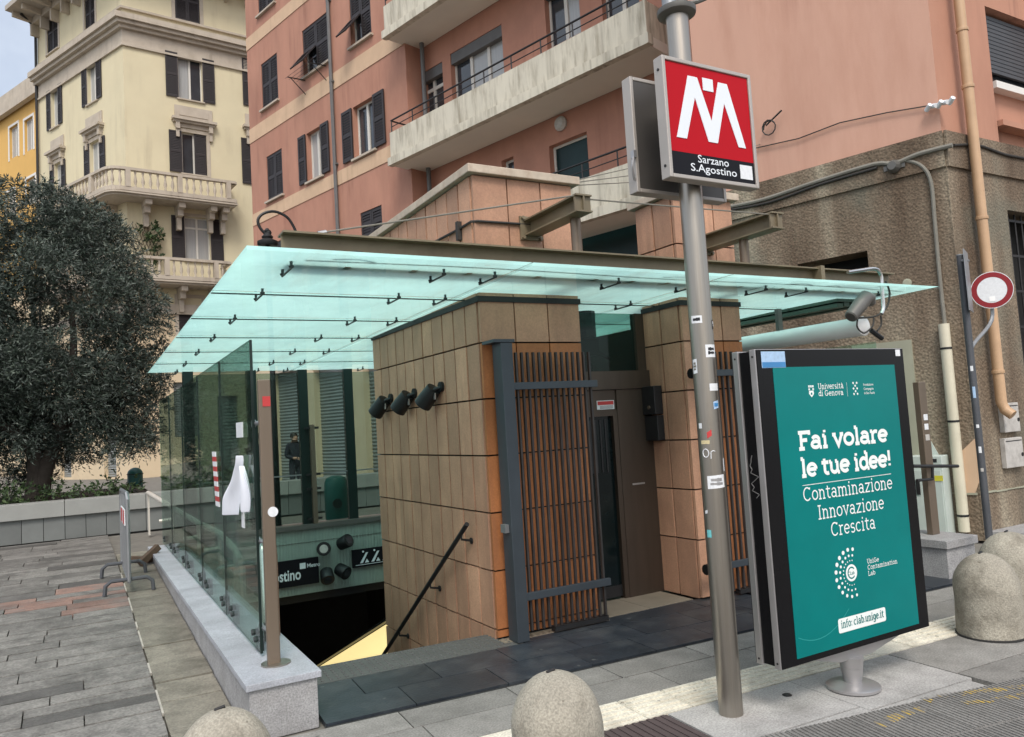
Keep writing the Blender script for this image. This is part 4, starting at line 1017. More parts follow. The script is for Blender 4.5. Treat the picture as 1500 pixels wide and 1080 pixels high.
# balconies with turned balusters
bal_me = None
def balustrade(zr, zf, right_px, out, left_u):
    global bal_me
    bis = (YR.n + YL.n).normalized()
    fr = YR.off(out); u_r = fr.at(*right_px)[0]
    c = bis * (out / bis.dot(YR.n))
    A = YC + ul * left_u + YL.n * out; B = YC + c; D = YC + ur * u_r + YR.n * out
    # rounded corner
    path = [A]; b0 = B + (A - B).normalized() * .5; b2 = B + (D - B).normalized() * .5
    for k in range(7):
        t = k / 6; path.append(b0 * (1 - t) ** 2 + B * 2 * t * (1 - t) + b2 * t * t)
    path.append(D)
    q = MB(); inner = [YC + ur * u_r + YR.n * .02, YC + bis * .02, YC + ul * left_u + YL.n * .02]
    q.slab([(p.x, p.y) for p in path + inner], zf - .18, zf); 
    big = [p + (p - (YC - bis * 2)).normalized() * .14 for p in path]
    q.slab([(p.x, p.y) for p in big + inner], zf - .10, zf - .03)
    slab_o = q.build('balcony', MT['moulding'], cre)
    q = MB()
    for i in range(len(path) - 1):
        a, b_ = path[i].copy(), path[i + 1].copy()
        for z, w, h in ((zr - .06, .22, .12), (zf + .09, .20, .18)):
            a.z = b_.z = z; q.bar(a, b_ + (b_ - a).normalized() * .02, w, h)
    a = YC + ur * u_r + YR.n * .05; b_ = path[-1].copy(); 
    for z, w, h in ((zr - .06, .22, .12), (zf + .09, .20, .18)): a.z = b_.z = z; q.bar(a, b_, w, h)
    q.build('handrail', MT['moulding'], slab_o)
    h = (zr - .12) - (zf + .18)
    me0 = None
    tot = [0]; 
    for i in range(len(path) - 1): tot.append(tot[-1] + (path[i + 1] - path[i]).length)
    n_ = int(tot[-1] / .30)
    for k in range(1, n_):
        s_ = tot[-1] * k / n_
        i = max(j for j in range(len(tot)) if tot[j] <= s_); i = min(i, len(path) - 2)
        p = path[i].lerp(path[i + 1], (s_ - tot[i]) / (tot[i + 1] - tot[i]))
        q = MB()
        if k % 7 == 3:
            d = (path[i + 1] - path[i]).normalized(); a = p.copy(); a.z = zf + .17; b_ = p.copy(); b_.z = zr - .11
            q.bar(a, b_, .24, .20, up=d); q.build('pedestal', MT['moulding'], slab_o)
        elif me0 is None:
            q.lathe([(.05, 0), (.05, h * .08), (.03, h * .14), (.075, h * .36), (.055, h * .55), (.028, h * .78), (.05, h * .88), (.05, h)], (p.x, p.y, zf + .18), 8)
            me0 = q.build('baluster', MT['moulding'], slab_o, smooth=True); me0p = p.copy()
        else:
            c_ = me0.copy(); COL.objects.link(c_); c_.parent = slab_o; c_.location = me0.location + (p - me0p)
    # brackets
    for fr_, us in ((YR, (.6, 2.0, 3.4, u_r - .5)), (YL, (.8, 2.4, 4.0))):
        for uu in us:
            q = MB(fr_)
            q.box(uu, uu + .28, .0, out - .15, zf - .42, zf - .185); q.box(uu + .02, uu + .26, .0, out * .55, zf - .72, zf - .42); q.box(uu + .04, uu + .24, .0, out * .28, zf - 1.3, zf - .72)
            q.build('balcony_bracket', MT['moulding'], slab_o)
o1 = YR.off(1.1)
balustrade(o1.at(250, 254)[1], o1.at(250, 287)[1], (344, 280), 1.1, 6.0)
balustrade(o1.at(270, 379)[1], o1.at(270, 411)[1], (336, 400), 1.1, 6.5)

# ---------------------------------------------------------------- orange house behind
OC = EYE + ray(25, 200) * (50 / FPX); OC.z = 0
FO = Frame(OC, ul, toward(ul))
ora = thing('orange_house', 'orange plastered house with pale blue window panes seen beyond the cream building', 'building', (OC.x, OC.y, 0))
OW = [(14, 27, 184, 231), (36, 49, 173, 221), (39, 52, 260, 300), (10, 22, 280, 320)]
ow = [FO.win(*a) for a in OW]
zo1, zo2 = FO.at(25, 158)[1], FO.at(25, 128)[1]
zol = FO.at(25, 430)[1]
m = MB(FO); wall(m, FO.at(80, 200)[0], FO.at(-60, 200)[0], zol, zo1, ow, .2, body=6); m.build('wall', MT['orange'], ora)
m = MB(FO); m.box(FO.at(80, 200)[0], FO.at(-60, 200)[0], -6, .06, 0, zol - .003); m.build('ground_floor_wall', MT['cream_low'], ora)
m = MB(FO); m.box(FO.at(80, 200)[0], FO.at(-60, 200)[0], -6, .12, zo1 + .002, zo2); m.build('parapet', MT['moulding'], ora)
m = MB(FO); m.box(FO.at(80, 200)[0], FO.at(-60, 200)[0], .13, .45, zo1 - .25, zo1 + .25); m.build('cornice', MT['moulding'], ora)
for r in ow:
    o = window(ora, FO, r, None, pane='curtain', sill=False)
    q = MB(FO); q.box(r[0] - .15, r[0], -.002, .03, r[2] - .1, r[3] + .15); q.box(r[1], r[1] + .15, -.002, .03, r[2] - .1, r[3] + .15); q.box(r[0] - .15, r[1] + .15, -.003, .029, r[3] + .001, r[3] + .15); q.build('surround', MT['white'], o)

# ================================================================== STATION
ROWS = [2.238 - .4335 * k for k in range(-0, 10)]
def clad_tower(x0, x1, y0, y1, ztop, left_cols, front_cols, upper, label, zlow):
    t = thing('clad_tower', label, 'tower', ((x0 + x1) / 2, (y0 + y1) / 2, 0))
    m = MB(); m.box(x0 + .032, x1, y0 + .032, y1, zlow, ztop - .06); m.build('core', MT['joint'], t)
    rows = [zlow] + sorted([z for z in ROWS if z > zlow + .1]) + sorted(upper) + [ztop - .05]
    rows = sorted(set(rows))
    fl = Frame((x0 + .03, y0 + .033, 0), (0, 1, 0), (-1, 0, 0)); ff = Frame((x0, y0 + .03, 0), (1, 0, 0), (0, -1, 0))
    L = y1 - y0 - .033; W_ = x1 - x0
    def tile(fr, a, b_, za, zb, mat):
        g_ = .0065; gv = .0105 if fr is fl else .006; out = .03 + rs.uniform(-.0022, .0022)
        q = MB(fr); q.box(a + gv, b_ - gv, .002, out, za + g_, zb - g_); q.build('cladding_tile', mat, t)
    for za, zb in zip(rows[:-1], rows[1:]):
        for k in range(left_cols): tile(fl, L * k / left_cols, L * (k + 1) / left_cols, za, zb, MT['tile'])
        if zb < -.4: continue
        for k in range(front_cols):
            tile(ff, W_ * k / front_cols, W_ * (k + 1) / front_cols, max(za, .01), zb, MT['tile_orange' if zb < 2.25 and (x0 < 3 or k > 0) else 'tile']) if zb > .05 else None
    q = MB(); q.box(x0 - .05, x1 + .06, y0 - .05, y1 + .05, ztop - .048, ztop + .02); q.build('coping', MT['coping_tile'], t, bevel=.006)
    q = MB(); q.box(x0 - .012, x1 + .01, y0 - .012, y1, 2.555, 2.60); q.build('seal', MT['seal'], t)
    return t
tow1 = clad_tower(2.72, 3.655, 5.24, 7.70, 3.61, 11, 3, [2.67], 'long tile-clad tower beside the stairs, with three black spotlights on its side', -1.66)
tow2 = clad_tower(4.66, 5.38, 5.13, 5.66, 3.60, 2, 3, [2.67, 3.11], 'short tile-clad tower on the right of the lift door', 0.0)
q = MB(); q.box(4.9, 5.38, 5.665, 7.5, 0, 2.48); q.build('rear_core', MT['joint'], tow2)
# conduit over the tower tiles
q = MB(); pts = [at_x(x, y_, 2.705) for x, y_ in ((600, 372), (636, 355), (672, 336), (690, 325))] + [at_y(x, y_, 5.225) for x, y_ in ((700, 324), (760, 328), (800, 331))]
q.tube(pts, .011, 6)
p = at_x(672, 336, 2.70); q.box(p.x - .02, p.x + .02, p.y - .02, p.y + .02, p.z - .09, p.z + .06); q.build('conduit', MT['cable_dark'], tow1)

# wall spotlights
def spotlight(x, y_, z, label):
    t = thing('spotlight', label, 'spotlight', (x, y_, z), 'spotlights on the tower side')
    q = MB(); q.lathe([(.040, -.016), (.045, -.016), (.045, .010), (.040, .010)], (x - .008, y_, z + .03), 14, axis='X'); q.build('wall_plate', MT['black'], t, smooth=True)
    q = MB(); q.tube([(x, y_, z + .03), (x - .06, y_ + .02, z + .012), (x - .08, y_ + .05, z - .02)], .015, 8); q.build('arm', MT['black'], t, smooth=True)
    q = MB(); c = Vector((x - .085, y_ + .10, z - .04)); d = Vector((-.35, .62, -.70)).normalized()
    q.tube([c - d * .09, c - d * .085, c + d * .02, c + d * .10, c + d * .105], [.040, .066, .075, .078, .070], 16); q.build('lamp_body', MT['black'], t, smooth=True)
    q = MB(); q.tube([c + d * .106, c + d * .109], .06, 16); q.build('lens', MT['pane'], t)
    q = MB(); s = Vector((0, .0, 0)); q.box(x - .075, x - .065, y_ - .005, y_ + .02, z - .075, z - .02); q.build('cable_tag', MT['alu'], t)
for (px, py), lb in zip(((574, 588), (609, 581), (648, 572)), ('farthest and leftmost of the three black spotlights on the tiled tower', 'black spotlight between two others on the tiled tower', 'black spotlight nearest the tower corner of the three')):
    p = at_x(px, py, 2.72); spotlight(2.72, p.y, p.z, lb)
# stair handrail fixed to the tower
hr = thing('handrail', 'slanting dark handrail running down the tiled tower beside the stairs', 'handrail', (2.64, 6.5, .1))
a, b_ = at_x(684, 768, 2.63), at_x(571, 945, 2.63); b2 = a + (b_ - a) * 1.9
q = MB(); q.tube([a, b2], .019, 10); q.build('rail', MT['iron'], hr, smooth=True)
for k in (.06, .42, .85, 1.3):
    c = a + (b_ - a) * k; q = MB(); q.tube([c, c + Vector((.0, 0, -.05)), (2.72, c.y, c.z - .07)], .010, 6); q.lathe([(.025, -.006), (.025, .004)], (2.715, c.y, c.z - .07), 10, axis='X'); q.build('bracket', MT['iron'], hr)

# lift entrance between the towers
FD = Frame((3.66, 5.66, 0), (1, 0, 0), (0, -1, 0))
lift = thing('lift_entrance', 'bronze lift entrance with narrow dark glass door between the clad towers', 'lift', (4.15, 5.66, 0))
dl, dr = FD.at(860, 740)[0], FD.at(904, 740)[0]; dt = FD.at(885, 610)[1]
tz0 = FD.at(890, 546)[1]
q = MB(FD); q.box(0, dl - .05, -.05, .02, .0, tz0 - .16); q.box(dr + .05, 1.0, -.05, .035, 0, tz0 - .16); q.box(dl - .05, dr + .05, -.05, .02, dt + .05, tz0 - .16); q.build('door_panel', MT['lift_metal'], lift)
q = MB(FD); q.box(0, 1.0, -.06, .05, tz0 - .155, tz0 + .01); q.build('header_band', MT['lift_metal'], lift)
q = MB(FD); q.box(dl - .05, dl, -.04, .03, 0, dt + .05); q.box(dr, dr + .05, -.04, .03, 0, dt + .05); q.box(dl, dr, -.04, .029, dt, dt + .05); q.build('door_frame', MT['lift_metal'], lift)
q = MB(FD); q.box(dl, dr, -.03, -.012, .02, dt); o = q.build('door_leaf', MT['door_glass'], lift)
q = MB(FD); 
for k in range(5): q = MB(FD); q.box(dl + .03 + k * .055, dl + .045 + k * .055, -.011, -.006, dt - .5, dt - .03); q.build('grille_bar', MT['lift_dark'], o)
q = MB(FD); q.box(dl, dr, -.012, -.004, .02, .12); q.build('kick_plate', MT['lift_dark'], o)
q = MB(FD); q.box(.02, .98, -.03, -.018, tz0 + .012, 2.56); q.build('transom_glass', MT['glass_teal'], lift)
q = MB(FD); q.box(0.0, .02, -.06, .01, tz0 + .011, 2.56); q.box(.90, 1.0, -.06, .012, tz0 + .011, 2.56); q.build('transom_frame', MT['lift_metal'], lift)
q = MB(FD)
q.box(0, 1.0, -1.4, -1.38, 0, 2.55)
q.build('shaft_back', pm('shaft_back_wall', (.22, .31, .28), .6), lift)
q = MB(FD)
q.tube([(.50, -.35, tz0 + .05), (.50, -.35, 2.5)], .07, 10); q.tube([(.54, -.3, tz0 + .35), (.54, -.3, tz0 + .60)], .11, 10); q.box(.36, .66, -.5, -.25, tz0 + .18, tz0 + .34); q.box(.42, .6, -.45, -.28, tz0 + .02, tz0 + .12)
q.tube([(.1, -.4, tz0 + .42), (.46, -.35, tz0 + .46)], .018, 6); q.tube([(.16, -.4, tz0), (.16, -.4, tz0 + .5)], .014, 6); q.tube([(.5, -.35, tz0 + .3), (.85, -.35, tz0 + .16)], .02, 6); q.tube([(.06, -.3, tz0 + .47), (.3, -.3, tz0 + .45)], .012, 6)
q.build('lift_machinery', MT['black'], lift)
q = MB(FD); q.box(.10, .17, -.42, -.36, tz0 + .38, tz0 + .48); q.build('relay_box', MT['cabinet'], lift)
q = MB(FD); q.box(dr + .16, dr + .30, .035, .041, .985, 1.0); q.build('slot', MT['alu'], lift)
# notice above the door
na, nb = FD.at(872, 593), FD.at(897, 593); nz0, nz1 = FD.at(885, 600)[1], FD.at(885, 587)[1]
q = MB(FD); q.box(na[0], nb[0], .021, .026, nz0, nz1); o = q.build('notice_plate', MT['paper'], lift)
q = MB(FD); q.box(na[0] + .006, nb[0] - .006, .0262, .0272, nz0 + (nz1 - nz0) * .5, nz1 - .006); q.build('red_field', MT['sticker_red'], o)
q = MB(FD)
for k in range(3): q.box(na[0] + .03, nb[0] - .012, .0262, .0272, nz0 + .008 + k * .010, nz0 + .012 + k * .010)
q.build('print_line', MT['ink'], o)
# call box on the tower side
a, b_ = at_x(945, 605, 4.655), at_x(972, 605, 4.655); z0, z1 = at_x(958, 645, 4.655).z, at_x(958, 566, 4.655).z; zm = at_x(958, 608, 4.655).z
cb = thing('call_box', 'dark call box with round button on the tiled side beside the lift', 'call box', (4.66, (a.y + b_.y) / 2, z0))
y0, y1 = min(a.y, b_.y), max(a.y, b_.y)
q = MB(); q.box(4.56, 4.655, y0, y1, zm + .005, z1); q.build('upper_case', MT['lift_dark'], cb, bevel=.005)
q = MB(); q.box(4.575, 4.655, y0, y1, z0, zm - .005); q.build('lower_case', MT['lift_dark'], cb, bevel=.005)
q = MB(); q.lathe([(.018, 0), (.018, .01)], (4.55, (y0 + y1) / 2 - .05, zm + .07), 10, axis='X'); q.build('button', MT['post_brown'], cb)

# ---------------------------------------------------------------- gates of upright bars
def gate(x0, x1, yb, n_, z0, z1, rails, rail_x, label, post=None, knobs=False):
    t = thing('bar_gate', label, 'gate', ((x0 + x1) / 2, yb, 0), 'folded bar gates at the lift')
    for k in range(n_):
        c = x0 + (x1 - x0) * k / (n_ - 1)
        q = MB(); q.box(c - .0080, c + .0080, yb, yb + .024, z0, z1); q.build('bar', MT['gate_bar'], t)
    for z in rails:
        q = MB(); q.box(rail_x[0], rail_x[1], yb - .035, yb - .002, z - .028, z + .028); q.build('rail', MT['gate_post'], t, bevel=.003)
    if post:
        q = MB(); q.box(post[0], post[1], yb - .055, yb + .085, 0.003, 2.215); o = q.build('post', MT['gate_post'], t, bevel=.004)
        q = MB(); q.box(post[0] - .06, post[1] + .02, yb - .06, yb + .13, 2.217, 2.24); q.build('hinge_plate', MT['gate_post'], o)
        q = MB(); q.box(post[0] - .035, post[0] - .002, yb - .02, yb + .05, .80, .86); q.build('latch', MT['galv'], o)
    if knobs:
        for z in rails:
            q = MB(); q.tube([(rail_x[0] - .02, yb - .02, z), (rail_x[0] + .05, yb - .02, z)], .045, 10); q.build('hinge_knuckle', MT['black'], t, smooth=True)
    q = MB(); q.box(x0 + .2, x1 + .02, yb + .0, yb + .06, .012, .05); q.build('bottom_stop', MT['iron'], t)
    return t
gate(2.945, 3.625, 5.10, 14, .055, 2.145, (1.885, .315), (2.885, 3.665), 'dark steel bar gate before the orange front of the long tower, on a blue-grey post', post=(2.785, 2.885))
gate(4.80, 5.32, 5.02, 9, .055, 2.13, (1.94, .28), (4.62, 5.36), 'dark steel bar gate before the short tower, half hidden behind the metro pole', knobs=True)

# ---------------------------------------------------------------- glass canopy
can = thing('glass_canopy', 'wide frosted teal glass canopy hung below an olive steel beam', 'canopy', (3.9, 7, 2.5))
cz_ = lambda y_: 2.622 - .017 * (y_ - 4.24)
YE = [4.24, 5.475, 6.525, 7.58, 8.63, 9.70, 10.85]; XE = [.815, 2.62, 4.42, 7.07]
T = .022
for j in range(len(YE) - 1):
    for i in range(3):
        g_ = .006
        a, b_, c, d = XE[i] + g_, XE[i + 1] - g_, YE[j] + g_, YE[j + 1] - g_
        xc0, xc1 = a, b_
        q = MB(); v = [(a, c, cz_(c)), (b_, c, cz_(c)), (b_, d, cz_(d)), (a, d, cz_(d))]
        q.add([(p[0], p[1], p[2]) for p in v] + [(p[0], p[1], p[2] + T) for p in v], [(3, 2, 1, 0), (4, 5, 6, 7), (0, 1, 5, 4), (1, 2, 6, 5), (2, 3, 7, 6), (3, 0, 4, 7)])
        q.mi[:] = [0, 1, 0, 0, 0, 0]; q.build('glass_panel', [MT['glass_face'], MT['frosted']], can)
for y_ in YE[1:-1]:
    q = MB(); zz = cz_(y_); q.box(XE[0], XE[3], y_ - .0085, y_ + .0085, zz - .001, zz + .006); q.build('joint_seal', MT['clamp'], can)
CX = [1.13, 2.12, 2.50, 3.55, 4.3, 5.1, 5.6, 6.6]
for j, y_ in enumerate([4.66] + YE[1:-1] + [10.6]):
    for x in CX:
        if 2.72 < x < 3.66 and 5.2 < y_ < 7.8 or 4.6 < x < 5.4 and 5.1 < y_ < 7.6: continue
        q = MB(); q.bar((x, y_ - .13, cz_(y_ - .13) - .018), (x, y_ + .13, cz_(y_ + .13) - .018), .010, .009)
        for s in (-1, 1): q.lathe([(.015, -.016), (.017, -.005), (.009, .0), (.009, .045), (.012, .05)], (x, y_ + s * .11, cz_(y_ + s * .11) - .0), 8)
        q.build('clamp', MT['clamp'], can)
def ibeam_x(mb, x0, x1, y_, z0, z1, fw=.075, t=.012):
    mb.box(x0, x1, y_ - fw, y_ + fw, z0, z0 + t); mb.box(x0, x1, y_ - fw, y_ + fw, z1 - t, z1); mb.box(x0 + .001, x1 - .001, y_ - t / 2, y_ + t / 2, z0 + t, z1 - t)
def ibeam_y(mb, y0, y1, x, z0, z1, fw=.07, t=.012):
    mb.box(x - fw, x + fw, y0, y1, z0, z0 + t); mb.box(x - fw, x + fw, y0, y1, z1 - t, z1); mb.box(x - t / 2, x + t / 2, y0 + .001, y1 - .001, z0 + t, z1 - t)
q = MB(); ibeam_x(q, 1.10, 6.93, 4.66, 2.705, 2.835); q.build('main_beam', MT['beam'], can)
for x in (1.5, 1.95, 2.35, 2.9, 3.4, 3.75, 4.1, 4.9, 5.4, 6.2, 6.7):
    q = MB(); q.box(x - .02, x + .02, 4.62, 4.70, cz_(4.66) + T, 2.704); q.build('hanger', MT['beam'], can)
q = MB()
for x0, x1 in ((1.35, 1.62), (3.9, 4.2), (5.3, 5.6), (5.75, 5.95)): q.tube(smooth_path([(x0, 4.45, 2.655), ((x0 + x1) / 2, 4.40, 2.68), (x1, 4.47, 2.66)], 4), .010, 5)
q.tube(smooth_path([(1.2, 4.5, 2.66), (2.5, 4.46, 2.655), (4, 4.5, 2.66), (5.5, 4.46, 2.655), (6.9, 4.5, 2.66)], 5), .010, 5); q.build('canopy_cable', MT['cable_dark'], can)
for (x, y0, y1, z0, z1, px) in ((3.225, 4.47, 5.238, 3.095, 3.225, 3.27), (4.985, 4.26, 5.128, 3.05, 3.185, 5.0)):
    q = MB(); ibeam_y(q, y0, y1, x, z0, z1); q.box(x - .069, x + .069, y0 + .02, y0 + .034, z0 + .012, z1 - .012); q.build('bracket_beam', MT['beam'], can)
    q = MB(); q.box(x - .10, x + .10, y1 - .022, y1 - .002, z0 - .03, z1 + .03)
    for s in (-1, 1):
        for zz in (z0 - .015, z1 + .015): q.lathe([(.014, -.035), (.014, 0)], (x + s * .08, y1 - .01, zz), 8, axis='Y')
    q.build('wall_plate', MT['beam'], can)
    q = MB(); yy = 4.66; q.tube([(px, yy, 2.834), (px, yy, z0 + .005)], .040, 14); q.build('drop_post', MT['post_brown'], can, smooth=True)
q = MB(); q.tube([at_y(478, 340, 4.66), (3.16, 4.5, 3.215)], .006, 6); q.build('tie_cable', MT['cable'], can)
q = MB(); q.tube([(4.92, 4.3, 3.17), (3.30, 4.5, 3.20)], .006, 5); q.build('tie_cable', MT['cable'], can)
for a, b_ in (((600, 349), (478, 341)),):
    q = MB(); q.tube([at_y(478, 341, 4.66), at_y(466, 343, 4.66)], .018, 8); q.build('cable_socket', MT['galv'], can)

# ---------------------------------------------------------------- low granite wall, coping, glass parapet
lw = thing('low_wall', 'low granite wall with pale coping along the plaza side of the stairs', 'wall', (.98, 7.5, 0))
hc = lambda y_: .285 + .0075 * (y_ - 4.46)
q = MB(); q.add([(.795, 4.475, -.03), (1.165, 4.475, -.03), (1.165, 11.0, 0.1), (.795, 11.0, .1), (.795, 4.475, hc(4.46) - .038), (1.165, 4.475, hc(4.46) - .038), (1.165, 11.0, hc(11) - .038), (.795, 11, hc(11) - .038)],
      [(3, 2, 1, 0), (4, 5, 6, 7), (0, 1, 5, 4), (1, 2, 6, 5), (2, 3, 7, 6), (3, 0, 4, 7)]); q.build('wall_body', MT['granite'], lw, bevel=.004)
ys = [4.455]
while ys[-1] < 10.9: ys.append(min(11.02, ys[-1] + rs.uniform(.42, .62)))
for a, b_ in zip(ys[:-1], ys[1:]):
    q = MB(); g_ = .002
    v = [(.775, a + g_, hc(a) - .037), (1.185, a + g_, hc(a) - .037), (1.185, b_ - g_, hc(b_) - .037), (.775, b_ - g_, hc(b_) - .037)]
    q.add(v + [(p[0], p[1], p[2] + .037 + rs.uniform(-.001, .001)) for p in v], [(3, 2, 1, 0), (4, 5, 6, 7), (0, 1, 5, 4), (1, 2, 6, 5), (2, 3, 7, 6), (3, 0, 4, 7)]); q.build('coping_stone', MT['granite_cop'], lw, bevel=.003)
gp_ = thing('glass_parapet', 'tall green tinted glass parapet standing along the low granite wall', 'glass parapet', (.96, 8, .3))
gy = [4.95, 6.17, 7.40, 8.62, 9.85, 11.0]
gtop = lambda y_: 2.22 - .0095 * (y_ - 4.95)
for a, b_ in zip(gy[:-1], gy[1:]):
    q = MB(); q.add([(.954, a + .006, hc(a) + .02), (.966, a + .006, hc(a) + .02), (.966, b_ - .006, hc(b_) + .02), (.954, b_ - .006, hc(b_) + .02), (.954, a + .006, gtop(a)), (.966, a + .006, gtop(a)), (.966, b_ - .006, gtop(b_)), (.954, b_ - .006, gtop(b_))],
        [(3, 2, 1, 0), (4, 5, 6, 7), (0, 1, 5, 4), (1, 2, 6, 5), (2, 3, 7, 6), (3, 0, 4, 7)]); q.build('glass_pane', MT['glass'], gp_)
    q = MB(); q.box(.952, .968, a + .0, a + .007, hc(a) + .02, gtop(a)); q.build('glass_edge', MT['greenpost'], gp_)
    for yy in (a + .18, b_ - .22):
        q = MB(); z = hc(yy) + .09
        for s in (-.035, .035): q.lathe([(.017, -.014), (.02, -.008), (.02, .016), (.017, .022)], (.956, yy + s, z + s * .4), 10, axis='X')
        q.box(.97, 1.0, yy - .05, yy + .05, hc(yy), z + .04); q.build('clamp', MT['clamp'], gp_)
# post at the head of the parapet
pt = thing('steel_post', 'slim brownish steel post on the low wall end with round white sticker', 'post', (1.0, 4.75, .29))
q = MB(); q.box(.952, 1.024, 4.735, 4.775, hc(4.75), 1.955); q.build('upright', MT['post_brown'], pt, bevel=.006)
q = MB(); q.lathe([(.085, hc(4.75)), (.085, hc(4.75) + .008)], (1.0, 4.755, 0), 18); q.build('foot_plate', MT['steel'], pt)
for z in (.46, .98, 1.7):
    q = MB(); q.tube([(1.0, 4.775, z), (.975, 4.97, z)], .014, 8); q.lathe([(.024, -.01), (.024, .012)], (.966, 4.98, z), 10, axis='X'); q.build('glass_bracket', MT['galv'], pt)
c = at_y(400, 750, 4.73); q = MB(); q.lathe([(.030, -.002), (.030, .002)], (c.x, 4.733, c.z), 18, axis='Y'); q.build('round_sticker', MT['paper'], pt)
c = at_y(391, 588, 4.73); q = MB(); q.box(c.x - .025, c.x + .02, 4.731, 4.7345, c.z - .03, c.z + .03); q.build('sticker', MT['sticker_red'], pt)
# stainless handrail on the inside
hr2 = thing('handrail', 'brushed steel handrail on posts seen through the green glass parapet', 'handrail', (1.32, 9, 0))
RL = [at_y(217, 722, 13.2), at_y(252, 743, 11.4), at_y(290, 766, 9.8), at_y(321, 781, 8.8), at_y(344, 805, 8.0), (1.30, 7.55, .50)]
q = MB(); q.tube(RL, .032, 10); q.build('rail', MT['steel_pale'], hr2, smooth=True)
for k in (0, 1, 2, 3, 4, 5):
    c = Vector(RL[k]); q = MB(); q.box(c.x - .012, c.x + .012, c.y - .055, c.y + .055, plaza_h(c.y) if c.y > 10.7 else c.z - .42, c.z - .01); q.build('support', MT['steel_pale'], hr2)
    if 0 < k < 5: q = MB(); q.tube([(c.x, c.y, c.z - .16), (c.x - .16, c.y + .02, c.z - .17)], .022, 8); q.build('stub', MT['steel_pale'], hr2)
q = MB(); pb_ = at_y(385, 812, 5.25); q.tube([(pb_.x, 5.25, .30), (pb_.x, 5.25, pb_.z + .02), (pb_.x + .01, 5.28, pb_.z + .07), (pb_.x + .05, 5.32, pb_.z + .09), (pb_.x + .09, 5.36, pb_.z + .06), (pb_.x + .10, 5.38, pb_.z - .04), (pb_.x + .10, 5.38, .1)], .020, 8); q.build('return_bend', MT['steel_bright'], hr2, smooth=True)

# ---------------------------------------------------------------- stairwell and back wall
pit = thing('stairwell', None, None, (2.0, 8, -2)); pit['kind'] = 'structure'
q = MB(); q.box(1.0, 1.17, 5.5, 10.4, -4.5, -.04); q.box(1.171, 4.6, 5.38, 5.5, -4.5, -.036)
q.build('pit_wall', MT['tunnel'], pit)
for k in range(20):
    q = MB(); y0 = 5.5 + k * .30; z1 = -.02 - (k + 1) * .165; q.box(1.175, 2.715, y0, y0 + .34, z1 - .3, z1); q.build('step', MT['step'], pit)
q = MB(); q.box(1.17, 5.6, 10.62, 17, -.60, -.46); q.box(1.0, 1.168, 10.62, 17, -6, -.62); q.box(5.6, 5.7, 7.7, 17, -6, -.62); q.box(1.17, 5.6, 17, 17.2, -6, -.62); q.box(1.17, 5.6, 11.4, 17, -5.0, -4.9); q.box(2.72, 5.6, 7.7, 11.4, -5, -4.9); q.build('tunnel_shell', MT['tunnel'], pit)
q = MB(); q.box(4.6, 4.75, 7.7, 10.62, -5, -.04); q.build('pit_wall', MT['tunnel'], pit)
es = thing('escalator_side', 'yellow lit glass side of the escalator down in the dark stairwell', 'escalator', (2.45, 8, -.6))
XS = 3.3
a, b_ = at_x(585, 896, XS), at_x(490, 957.5, XS); b2 = a + (b_ - a) * 1.6
fe = Frame((XS, 0, 0), (0, 1, 0), (-1, 0, 0))
q = MB(fe); q.prism([(a.y, a.z - .05), (b2.y, b2.z - .05), (b2.y, b2.z - .9), (a.y, a.z - .9)], -.02, .0); q.build('lit_panel', MT['lit'], es)
q = MB(); q.bar(a, b2, .05, .03); q.build('steel_edge', MT['steel_bright'], es)
q = MB(); q.bar(a + Vector((-.06, 0, -.035)), b2 + Vector((-.06, 0, -.035)), .07, .02); q.build('skirt', MT['black'], es)

bw = thing('stairwell_back_wall', 'pale green ribbed wall hanging over the dark stair opening', 'wall', (2.9, 10.5, -.4))
q = MB(); q.box(1.17, 4.6, 10.42, 10.6, -.46, .38); q.build('wall_panel', MT['stairwall'], bw)
for k in range(62):
    pass
q = MB()
for k in range(85): q.box(1.18 + k * .04, 1.20 + k * .04, 10.408, 10.421, -.45, .37)
tag(q.build('rib', MT['stairwall'], bw), kind='stuff')
q = MB(); q.box(1.17, 4.6, 10.36, 10.60, .382, .44); q.build('sill_rail', MT['lamp_grey'], bw)
# black station-name sign on it
FBW = Frame((0, 10.40, 0), (1, 0, 0), (0, -1, 0))
sx0, sx1 = FBW.at(360, 845)[0], FBW.at(466, 838)[0]; sz0, sz1 = FBW.at(466, 853)[1], FBW.at(466, 815)[1]
sg = thing('station_name_sign', 'black station name sign with white lettering on the green stairwell wall', 'sign', ((sx0 + sx1) / 2, 10.40, sz0))
q = MB(FBW); q.box(sx0, sx1, .0, .04, sz0, sz1); q.build('panel', MT['sign_black'], sg)
xa, xb = FBW.at(381, 850)[0], FBW.at(440, 843)[0]
plain_text('lettering', 'Agostino', text_matrix((xa, 10.355, FBW.at(410, 852)[1]), (1, 0, 0), (0, 0, 1)), .20, MT['sign_white'], sg, 'LEFT', .004, xb - xa)
q = MB(FBW); l0 = FBW.at(438, 830); q.box(l0[0], l0[0] + .075, .041, .044, l0[1] - .03, l0[1] + .045); q.build('logo', MT['sign_white'], sg)
plain_text('lettering', 'Metro', text_matrix((l0[0] + .09, 10.355, l0[1] - .02), (1, 0, 0), (0, 0, 1)), .07, MT['sign_white'], sg, 'LEFT', .0015)
px0, px1 = FBW.at(515, 815)[0], FBW.at(580, 815)[0]; pz0, pz1 = FBW.at(515, 832)[1], FBW.at(515, 806)[1]
sg2 = thing('pictogram_sign', 'black pictogram sign with white stair and escalator symbols beside the tower', 'sign', ((px0 + px1) / 2, 10.40, pz0))
q = MB(FBW); q.box(px0, px1, 0, .04, pz0, pz1); q.build('panel', MT['sign_black'], sg2)
